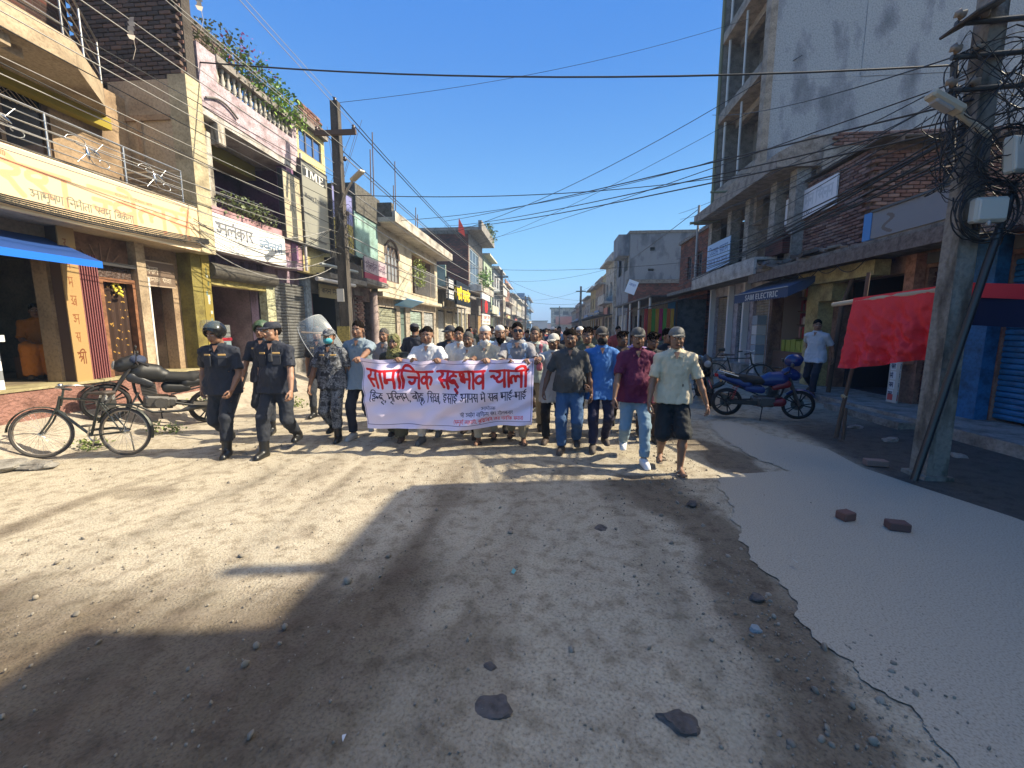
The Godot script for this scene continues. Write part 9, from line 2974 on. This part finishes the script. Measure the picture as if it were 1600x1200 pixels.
func people() -> void:
	var hair := plain("hair_black", lin(0.009, 0.007, 0.006), 0.95)
	hair.metallic_specular = 0.15
	var greyhair := plain("hair_grey", lin(0.07, 0.065, 0.06), 0.95)
	var white := plain("hair_white", lin(0.55, 0.53, 0.5), 0.8)
	var navy := cloth("police_navy", lin(0.014, 0.018, 0.032), 0.8)
	var navyt := cloth("police_trousers", lin(0.017, 0.021, 0.032), 0.8)
	var boot := plain("boot_black", lin(0.012, 0.012, 0.012), 0.35)
	var camo := camo_cloth()
	var whitec := cloth("white_cotton", lin(0.68, 0.68, 0.68))
	var blackc := cloth("black_cloth", lin(0.014, 0.014, 0.017))
	var dark_skin := Color(0.15, 0.075, 0.045)
	var mid := Color(0.235, 0.125, 0.075)
	var fair := Color(0.32, 0.18, 0.115)
	var S := ["short", "hair", hair]
	var MS := ["moustache", "moustache", hair]
	var undercap := ["fringe", "hair", hair]
	var khaki := cloth("khaki", lin(0.36, 0.3, 0.2))
	var sandal := plain("sandal_brown", lin(0.06, 0.04, 0.03), 0.7)
	var P := [
		# police
		{"label": "policeman in black riot helmet and navy uniform beside the motorcycle", "at": v3(-4.36, 0, -5.2), "tall": 1.74, "turn": 0.25, "stride": 0.52, "skin": mid, "shirt": navy, "trousers": navyt, "boot": 0.3, "leg": 0.72, "shoe": boot, "wide": 1.12, "fat": 1.08, "left": v3(0.2, 0.86, 0.22), "right": v3(-0.29, 0.86, -0.06), "look": v3(-0.25, 0.25, 0), "hem": 0.79, "wear": [["helmet", "helmet", plain("helmet_black", lin(0.013, 0.013, 0.014), 0.18)]], "cop": true},
		{"label": "policeman in flat navy field cap and short sleeves, walking ahead of the others", "at": v3(-3.62, 0, -5.25), "tall": 1.77, "turn": 0.12, "stride": -0.5, "skin": fair, "shirt": navy, "trousers": navyt, "boot": 0.3, "leg": 0.72, "shoe": boot, "wide": 1.12, "fat": 1.1, "belly": 0.04, "look": v3(-0.45, -0.02, 0), "hem": 0.8, "wear": [undercap, ["fieldcap", "cap", navy]], "cop": true},
		{"label": "policeman in a green helmet half hidden behind the two leading policemen", "at": v3(-4.52, 0, -6.3), "tall": 1.76, "turn": 0.2, "stride": 0.35, "skin": mid, "shirt": navy, "trousers": navyt, "boot": 0.3, "leg": 0.72, "shoe": boot, "wide": 1.1, "hem": 0.8, "right": v3(-0.3, 0.84, 0.15), "wear": [["helmet", "helmet", camo_helmet()]], "cop": true},
		{"label": "policeman in grey camouflage with a turquoise face mask", "at": v3(-3.22, 0, -5.95), "tall": 1.66, "turn": 0.1, "stride": 0.3, "skin": mid, "shirt": camo, "trousers": camo, "boot": 0.35, "leg": 0.68, "shoe": boot, "wide": 1.15, "fat": 1.05, "hem": 0.81, "left": v3(0.3, 0.84, -0.05), "wear": [undercap, ["fieldcap", "cap", camo], ["mask", "mask", plain("mask_teal", lin(0.05, 0.34, 0.42), 0.7)]], "cop": true},
		{"label": "policeman carrying the riot shield behind the camouflaged one", "at": v3(-4.35, 0, -7.6), "tall": 1.7, "turn": 0.2, "stride": -0.45, "skin": mid, "shirt": navy, "trousers": navyt, "boot": 0.3, "leg": 0.72, "shoe": boot, "left": v3(0.3, 1.15, 0.3), "wear": [["fieldcap", "cap", navy]], "cop": true},
		# front row with the banner
		{"label": "tall man in a grey-blue shirt gripping the left end of the banner", "at": v3(-2.84, 0, -6.1), "tall": 1.77, "stride": -0.3, "skin": mid, "shirt": cloth("greyblue_shirt", lin(0.22, 0.28, 0.33)), "trousers": cloth("dark_navy_trousers", lin(0.018, 0.02, 0.03)), "hem": 0.74, "shoe": plain("pale_sandal", lin(0.35, 0.33, 0.3), 0.8), "gl": v3(-2.56, 1.26, -5.5), "hand": 1, "wear": [S]},
		{"label": "woman in a green headscarf and dark cloak behind the banner", "at": v3(-2.26, 0, -6.0), "tall": 1.57, "stride": 0.2, "skin": mid, "head": 3, "shirt": cloth("dark_cloak", lin(0.03, 0.032, 0.022)), "trousers": cloth("olive_skirt", lin(0.13, 0.115, 0.07)), "wide": 1.75, "fat": 1.08, "sleeve": 1.7, "hem": 0.6, "gl": v3(-1.99, 1.25, -5.5), "hand": 1, "plain": true, "shoe": sandal, "look": v3(0.1, 0.1, 0), "wear": [["hijab", "headscarf", cloth("scarf_green", lin(0.16, 0.155, 0.055))]]},
		{"label": "black-haired man in a white polo shirt and white trousers behind the banner", "at": v3(-1.74, 0, -5.95), "tall": 1.68, "stride": -0.25, "skin": mid, "shirt": whitec, "trousers": cloth("white_trousers", lin(0.58, 0.56, 0.53)), "fat": 1.12, "gl": v3(-1.45, 1.24, -5.5), "gr": v3(-1.85, 1.24, -5.5), "hand": 3, "head": 1, "shoe": plain("grey_shoe", lin(0.1, 0.11, 0.12), 0.7), "wear": [S]},
		{"label": "man with a moustache in a white shirt leaning in beside the bearded elder", "at": v3(-1.2, 0, -6.25), "tall": 1.6, "stride": 0.22, "skin": dark_skin, "shirt": cloth("white_shirt_dull", lin(0.55, 0.54, 0.52)), "trousers": blackc, "gl": v3(-1.05, 1.24, -5.5), "hand": 1, "shoe": sandal, "wear": [["short", "hair", greyhair], MS]},
		{"label": "white-bearded elder in a cream kurta and white skullcap holding the banner", "at": v3(-0.9, 0, -5.95), "tall": 1.69, "stride": -0.25, "skin": fair, "head": 1, "shirt": cloth("cream_kurta", lin(0.52, 0.46, 0.35)), "trousers": cloth("cream_pyjama", lin(0.5, 0.45, 0.36)), "hem": 0.5, "fat": 1.2, "belly": 0.08, "sleeve": 1.8, "gl": v3(-0.78, 1.24, -5.5), "gr": v3(-1.06, 1.24, -5.5), "hand": 3, "sandal": true, "shoe": sandal, "wear": [["kufi", "skullcap", white], ["beard", "beard", white]]},
		{"label": "man in dark sunglasses with a pale blue scarf over a grey shirt", "at": v3(-0.44, 0, -6.0), "tall": 1.74, "stride": 0.25, "skin": mid, "shirt": cloth("grey_check", lin(0.27, 0.26, 0.27)), "trousers": khaki, "fat": 1.08, "look": v3(0.15, -0.12, 0), "gl": v3(-0.24, 1.24, -5.5), "gr": v3(-0.55, 1.24, -5.5), "hand": 3, "sandal": true, "shoe": sandal, "wear": [S, ["glasses", "sunglasses", plain("dark_glass", lin(0.01, 0.01, 0.01), 0.1)]], "scarf": lin(0.42, 0.52, 0.66)},
		{"label": "small man in a white cap and untucked white shirt at the banner's right end", "at": v3(0.08, 0, -6.1), "tall": 1.58, "stride": -0.3, "turn": -0.1, "skin": dark_skin, "shirt": cloth("white_shirt_dull", Color.WHITE), "trousers": blackc, "hem": 0.66, "gr": v3(-0.16, 1.24, -5.52), "hand": 2, "shoe": sandal, "look": v3(-0.2, 0, 0), "wear": [undercap, ["cap", "cap", cloth("cap_white", lin(0.5, 0.47, 0.42))]]},
		# right group
		{"label": "broad man in a dark grey polo shirt and blue jeans, arm in arm", "at": v3(0.3, 0, -5.62), "tall": 1.64, "stride": -0.25, "turn": -0.12, "skin": dark_skin, "head": 1, "shirt": cloth("charcoal_polo", lin(0.065, 0.065, 0.065)), "trousers": cloth("jeans_blue", lin(0.045, 0.105, 0.22)), "fat": 1.15, "belly": 0.09, "hem": 0.87, "wide": 1.15, "right": v3(-0.36, 0.88, 0.1), "left": v3(0.3, 0.84, 0.0), "shoe": plain("brown_shoe", lin(0.07, 0.055, 0.045), 0.7), "wear": [S, MS]},
		{"label": "man in a bright blue shirt with a black face mask and dark cap", "at": v3(0.72, 0, -5.75), "tall": 1.67, "stride": -0.22, "skin": mid, "shirt": cloth("bright_blue_shirt", lin(0.06, 0.2, 0.52)), "trousers": cloth("indigo_trousers", lin(0.022, 0.02, 0.05)), "hem": 0.74, "right": v3(-0.24, 0.95, 0.22), "shoe": plain("brown_shoe", Color.BLACK), "wear": [undercap, ["cap", "cap", cloth("cap_charcoal", lin(0.06, 0.055, 0.05))], ["mask", "mask", plain("mask_black", lin(0.01, 0.01, 0.01), 0.8)]]},
		{"label": "man in a maroon polo shirt, pale jeans and white trainers", "at": v3(1.1, 0, -5.3), "tall": 1.68, "stride": 0.5, "turn": -0.05, "skin": mid, "shirt": cloth("maroon_polo", lin(0.13, 0.012, 0.05)), "trousers": cloth("jeans_pale", lin(0.22, 0.33, 0.43)), "fat": 1.08, "belly": 0.05, "hem": 0.78, "shoe": plain("white_trainer", lin(0.68, 0.68, 0.68), 0.5), "wear": [undercap, MS, ["cap", "cap", cloth("cap_grey", lin(0.09, 0.088, 0.08))]]},
		{"label": "man in an open-necked cream shirt and black shorts at the right end of the march", "at": v3(1.46, 0, -4.95), "tall": 1.67, "stride": 0.3, "turn": -0.12, "skin": mid, "shirt": cloth("cream_shirt", lin(0.66, 0.57, 0.4)), "trousers": cloth("black_shorts", lin(0.012, 0.015, 0.017)), "leg": 0.1, "wide": 1.35, "sandal": true, "hem": 0.84, "left": v3(0.37, 0.84, 0.06), "shoe": plain("sandal_grey", lin(0.2, 0.16, 0.12), 0.8), "wear": [undercap, ["cap", "cap", cloth("cap_grey2", lin(0.17, 0.165, 0.145))]]},
		# those just behind
		{"label": "bald man looking over the headscarfed woman's shoulder", "at": v3(-2.85, 0, -7.1), "tall": 1.66, "skin": mid, "shirt": cloth("grey_check", Color.WHITE), "trousers": blackc, "wear": [["thin", "hair", greyhair]]},
		{"label": "policeman with his back turned, in dark uniform and cap, beyond the headscarfed woman", "at": v3(-2.75, 0, -8.4), "tall": 1.76, "turn": PI, "skin": mid, "shirt": navy, "trousers": navyt, "boot": 0.3, "shoe": boot, "fat": 1.1, "wear": [undercap, ["fieldcap", "cap", navy]]},
		{"label": "dark-haired marcher with lowered head next to the white polo shirt", "at": v3(-2.0, 0, -6.75), "tall": 1.6, "skin": dark_skin, "shirt": whitec, "trousers": blackc, "look": v3(0.2, 0.4, 0), "wear": [["tousled", "hair", hair]]},
		{"label": "marcher in a dark cap and navy shirt behind the white polo shirt", "at": v3(-1.72, 0, -7.25), "tall": 1.7, "skin": mid, "shirt": navy, "trousers": navyt, "look": v3(-0.4, 0, 0), "wear": [undercap, ["cap", "cap", navy]]},
		{"label": "man in a white shirt looking past the moustached man", "at": v3(-1.5, 0, -7.0), "tall": 1.68, "skin": mid, "shirt": whitec, "trousers": khaki, "wear": [S]},
		{"label": "black-bearded man in a white skullcap behind the elder", "at": v3(-0.78, 0, -6.75), "tall": 1.7, "skin": mid, "shirt": whitec, "trousers": cloth("cream_pyjama", Color.WHITE), "hem": 0.5, "look": v3(0.35, 0, 0), "wear": [["kufi", "skullcap", white], ["beard", "beard", hair]]},
		{"label": "balding man with a pink scarf behind the sunglasses wearer", "at": v3(-0.22, 0, -6.9), "tall": 1.68, "skin": mid, "shirt": cloth("sage_shirt", lin(0.4, 0.46, 0.42)), "trousers": khaki, "wear": [["receding", "hair", greyhair]], "scarf": lin(0.55, 0.16, 0.2)},
		{"label": "smiling youth in a dark green shirt between grey polo and blue shirt", "at": v3(0.6, 0, -6.55), "tall": 1.66, "skin": mid, "shirt": cloth("olive_shirt", lin(0.1, 0.11, 0.07)), "trousers": cloth("olive_trousers", lin(0.07, 0.07, 0.05)), "look": v3(-0.3, 0, 0), "wear": [["tousled", "hair", hair]]},
		{"label": "young man peering between the blue and maroon shirts", "at": v3(1.18, 0, -6.9), "tall": 1.6, "skin": dark_skin, "shirt": cloth("brown_shirt", lin(0.12, 0.08, 0.06)), "trousers": blackc, "look": v3(0.4, 0.1, 0), "wear": [["tousled", "hair", hair]]},
		{"label": "curly-haired man in black looking down behind the maroon shirt", "at": v3(1.5, 0, -6.3), "tall": 1.6, "skin": dark_skin, "shirt": blackc, "trousers": cloth("brown_trousers", lin(0.06, 0.035, 0.025)), "look": v3(0.3, 0.35, 0), "wear": [["tousled", "hair", hair], MS]},
		{"label": "dark-haired man in a black shirt just behind the cream shirt", "at": v3(1.85, 0, -6.7), "tall": 1.66, "skin": mid, "shirt": blackc, "trousers": blackc, "look": v3(0.5, 0, 0), "wear": [S]},
		{"label": "man in a lilac shirt further back behind the maroon shirt", "at": v3(1.55, 0, -7.6), "tall": 1.6, "skin": mid, "shirt": cloth("lilac_shirt", lin(0.35, 0.25, 0.5)), "trousers": blackc, "wear": [S]},
		# bystanders
		{"label": "man in a white polo shirt strolling past the electric shop", "at": v3(5.8, 0.1, -9.6), "tall": 1.66, "turn": -0.9, "stride": 0.5, "skin": mid, "shirt": cloth("palest_blue", lin(0.5, 0.54, 0.6)), "trousers": cloth("dark_navy_trousers", Color.WHITE), "hem": 0.76, "look": v3(0.5, 0, 0), "right": v3(-0.22, 0.95, -0.2), "shoe": sandal, "wear": [S]},
		{"label": "man in white clothes standing inside the second shop", "at": v3(-8.9, 0.84, -9.35), "tall": 1.62, "turn": 1.3, "stride": 0.1, "skin": dark_skin, "shirt": whitec, "trousers": cloth("white_trousers", Color.WHITE), "right": v3(-0.2, 1.0, 0.3), "wear": [S]},
	]
	for o in P:
		o.at.y += gy(o.at.x, o.at.z)
		if o.has("hand"):
			o.grip = []
			var back := Transform3D(Basis(Vector3.UP, o.get("turn", 0.0)), o.at).affine_inverse()
			var s: float = o.tall / 1.72
			if o.has("gl"):
				o.left = (back * (o.gl as Vector3)) / s
				o.grip.append(1.0)
			if o.has("gr"):
				o.right = (back * (o.gr as Vector3)) / s
				o.grip.append(-1.0)
			o.elbow = v3(0.8, -1.0, -0.1)
		if o.at.z < -6.2: o.cell = 0.017
		var r := person(o)
		if o.has("cop"): police_bits(r, o, true, o.shirt)
		if o.has("scarf"):
			var sc := Field.new(v3(-0.24, 0.9, -0.16), v3(0.24, 1.58, 0.24), 0.012)
			var n: Vector3 = o.pose.neck
			for q in [-1.0, 1.0]:
				sc.cap(n + v3(q * 0.075, 0.0, -0.06), n + v3(q * 0.1, -0.05, 0.06), 0.034, 0.04, 0.02, 0.7, Vector3.BACK)
				sc.cap(n + v3(q * 0.1, -0.05, 0.06), n + v3(q * 0.085, -0.4, 0.135), 0.042, 0.05, 0.02, 0.4, Vector3.BACK)
			sc.cap(n + v3(-0.075, 0.0, -0.06), n + v3(0.075, 0.0, -0.06), 0.036, 0.036, 0.02)
			sc.wrinkle(fold, 0.012, v3(18, 6, 18))
			var sm := MB.new()
			sc.net(sm)
			extra(r, o, "scarf", sm, cloth("scarf_%s" % str(o.scarf), o.scarf))
	# visor pushed up on the riot helmet, riot shield, batons, radio, watch, phone
	var h0: Dictionary = P[0].pose
	var vis := MB.new()
	vis.xf = (h0.head as Transform3D) * Transform3D(Basis(Vector3.RIGHT, -0.5), v3(0, 0.16, 0.0))
	vis.lathe([Vector2(0.14, 0.0), Vector2(0.155, 0.05), Vector2(0.15, 0.1)], 14, 0.5, PI - 0.5)
	put("visor", vis, glass("visor_glass", 0.35, Color(0.5, 0.55, 0.55)), get_node("person"))
	var rad := MB.new()
	rad.cbox(P[1].pose.chest + v3(0.03, 0.02, 0.155), v3(0.045, 0.1, 0.035), 0.008)
	rad.tube([P[1].pose.chest + v3(0.045, 0.06, 0.155), P[1].pose.chest + v3(0.05, 0.17, 0.15)], 0.006, 6)
	extra(get_node("person2"), P[1], "radio", rad, plain("radio_grey", lin(0.05, 0.05, 0.055), 0.4))
	var shield := MB.new()
	var g := []
	for j in 19:
		var row := []
		for i in 15:
			var u := i / 14.0 - 0.5
			var v := j / 18.0
			var wv := 0.5 * (1.0 - 0.16 * pow(absf(v * 2.0 - 1.0), 4.0))
			row.append(v3(u * wv, 0.9 * (0.5 - v) - 0.05 * pow(absf(u) * 2.0, 4.0) * signf(0.5 - v), -0.5 * u * u + 0.08 * sin(v * PI)))
		g.append(row)
	cloth_grid(shield, g)
	var sg := plain("shield_acrylic", Color(0.82, 0.86, 0.88, 0.3), 0.3)
	sg.transparency = BaseMaterial3D.TRANSPARENCY_ALPHA
	var st := thing("riot_shield", "clear curved riot shield held up behind the masked policeman", "shield", v3(-3.66, 1.42, -6.5))
	st.rotation = v3(0.1, 0.35, 0.5)
	put("panel", shield, sg, st)
	var rimm := MB.new()
	var edge := []
	for i in 15: edge.append(g[0][i])
	for j in range(1, 19): edge.append(g[j][14])
	for i in 14: edge.append(g[18][13 - i])
	for j in range(1, 18): edge.append(g[18 - j][0])
	rimm.tube(edge, 0.006, 5, false, true)
	put("rim", rimm, plain("rim_clear", lin(0.5, 0.52, 0.52), 0.2), st)
	put("handle", tb([v3(-0.08, 0, -0.03), v3(-0.05, 0, -0.09), v3(0.05, 0, -0.09), v3(0.08, 0, -0.03)], 0.012, 6), plain("boot_black", Color.BLACK), st)
	single("baton", tb([v3(-4.62, 1.0, -6.0), v3(-4.72, 0.35, -5.75)], 0.016, 8), plain("baton_black", lin(0.02, 0.018, 0.016), 0.5), "long dark baton in the hand of the policeman with the green helmet", "baton")
	single("wooden_stick", tb([v3(-4.25, 1.6, -6.9), v3(-3.85, 1.58, -6.9)], 0.014, 8), plain("stick_wood", lin(0.4, 0.28, 0.16), 0.7), "pale wooden stick carried level by the shield bearer", "stick")
	var ph := MB.new()
	ph.cbox(v3(0.47, 0.94, -5.5), v3(0.075, 0.15, 0.01), 0.004, Basis(Vector3.BACK, 0.5))
	single("phone", ph, plain("phone_black", lin(0.012, 0.012, 0.013), 0.15), "black phone in the hand of the man in the bright blue shirt", "phone")
	# seated woman in the left shop: body bent at hip and knee
	var lap := {"label": "woman in an orange sari sitting inside the striped sweet shop", "at": v3(-8.5, 0.84, -6.3), "tall": 1.58, "turn": 0.9, "skin": mid, "head": 3, "shirt": cloth("orange_sari", lin(0.5, 0.17, 0.015)), "trousers": cloth("orange_sari", Color.WHITE), "plain": true, "sleeve": 0.9, "hem": 0.62, "wide": 2.0, "fat": 1.15, "feet": [v3(0.12, 0.5, 0.42), v3(-0.12, 0.5, 0.42)], "knees": [v3(0.12, 0.95, 0.42), v3(-0.12, 0.95, 0.42)], "left": v3(0.12, 1.02, 0.34), "right": v3(-0.12, 1.02, 0.34), "shoe": sandal, "wear": [["short", "hair", hair]]}
	lap.at.y -= 0.36
	var lady := person(lap)
	single("stool", bx(v3(-8.75, 0.84, -6.6), v3(-8.25, 1.2, -6.1)), plain("counter_brown", Color.BLACK), "low brown box seat under the woman in orange", "seat")
	crowd(mid, dark_skin, hair, greyhair, white, whitec, blackc)

func camo_helmet() -> StandardMaterial3D:
	var m := plain("helmet_green", Color(1, 1, 1), 0.5)
	m.albedo_texture = noise_tex(72, 0.02, [[0.0, lin(0.02, 0.05, 0.02)], [0.45, lin(0.1, 0.17, 0.09)], [0.55, lin(0.04, 0.06, 0.03)]], 128, 2, FastNoiseLite.TYPE_SIMPLEX_SMOOTH, 0.0, true)
	m.uv1_triplanar = true
	m.uv1_scale = Vector3.ONE * 5.0
	return m

# the march behind: a few figures built once and repeated with other clothes
func crowd(mid: Color, dk: Color, hair: Material, greyhair: Material, white: Material, whitec: Material, blackc: Material) -> void:
	var shirts := [["white", whitec], ["black", blackc], ["sky-blue", cloth("c_sky", lin(0.25, 0.38, 0.55))], ["brick-red", cloth("c_red", lin(0.35, 0.06, 0.05))], ["grey", cloth("c_grey", lin(0.2, 0.2, 0.2))], ["cream", cloth("cream_kurta", Color.WHITE)], ["olive", cloth("olive_shirt", Color.WHITE)], ["pink", cloth("c_pink", lin(0.5, 0.3, 0.32))], ["navy", cloth("c_navy", lin(0.03, 0.05, 0.12))]]
	var pants := [blackc, cloth("khaki", Color.WHITE), cloth("jeans_blue", Color.WHITE), cloth("brown_trousers", Color.WHITE)]
	var protos := []
	for k in 7:
		var wear: Array = [[["short", "hair", hair]], [["tousled", "hair", hair]], [["fringe", "hair", hair], ["cap", "cap", cloth("c_cap%d" % k, [lin(0.5, 0.5, 0.48), lin(0.05, 0.05, 0.06)][k % 2])]], [["kufi", "skullcap", white], ["beard", "beard", greyhair]], [["receding", "hair", hair], ["moustache", "moustache", hair]], [["short", "hair", greyhair]], [["fringe", "hair", greyhair]]][k]
		protos.append(person({"label": "", "at": v3(0, -20, 0), "tall": 1.6 + 0.03 * (k % 5), "stride": [0.4, -0.35, 0.3, -0.3, 0.45, -0.45, 0.25][k], "fat": [1.0, 1.1, 0.97][k % 3], "skin": [mid, dk][k % 2], "head": [0, 1, 2][k % 3], "shirt": shirts[k][1], "trousers": pants[k % 4], "wear": wear, "cell": 0.022, "plain": true, "look": v3(rr(-0.4, 0.4), rr(0, 0.2), 0)}))
	var words := ["bare-headed", "tousle-haired", "capped", "skullcapped", "moustached", "grey-haired", "bald"]
	var placed := []
	var n := 0
	var tries := 0
	while n < 76 and tries < 4000:
		tries += 1
		var z := -7.6 - pow(rng.randf(), 1.35) * 26.0
		var x := rr(-3.1, 2.6) + (rr(-1.0, 0.4) if z < -14 else 0.0)
		var ok := true
		for q in placed: if Vector2(q.x - x, q.y - z).length() < 0.62: ok = false
		for q in get_children():
			if ok and q.name.begins_with("person") and Vector2(q.position.x - x, q.position.z - z).length() < 0.55: ok = false
		if not ok: continue
		placed.append(Vector2(x, z))
		var k: int = [0, 1, 0, 1, 4, 0, 1, 0, 1, 4, 5, [2, 3, 6][n % 3]][rng.randi() % 12]
		var p: Node3D = protos[k].duplicate()
		p.name = "person"
		if not p.get_parent(): add_child(p, true)
		p.position = v3(x, gy(x, z), z)
		p.rotation.y = rr(-0.25, 0.25)
		var s := rng.randi() % 9
		for c in p.get_children():
			if c.name.begins_with("shirt"): c.material_override = shirts[s][1]
			if c.name.begins_with("trousers"): c.material_override = pants[rng.randi() % 4]
		var zone: String = "just behind the front rows" if z > -11 else ("in the middle of the crowd" if z > -18 else "far back in the crowd")
		tag(p, "%s marcher in a %s shirt %s" % [words[k], shirts[s][0], zone], "person", "marchers in the crowd behind the banner")
		n += 1
	for p in protos: p.free()
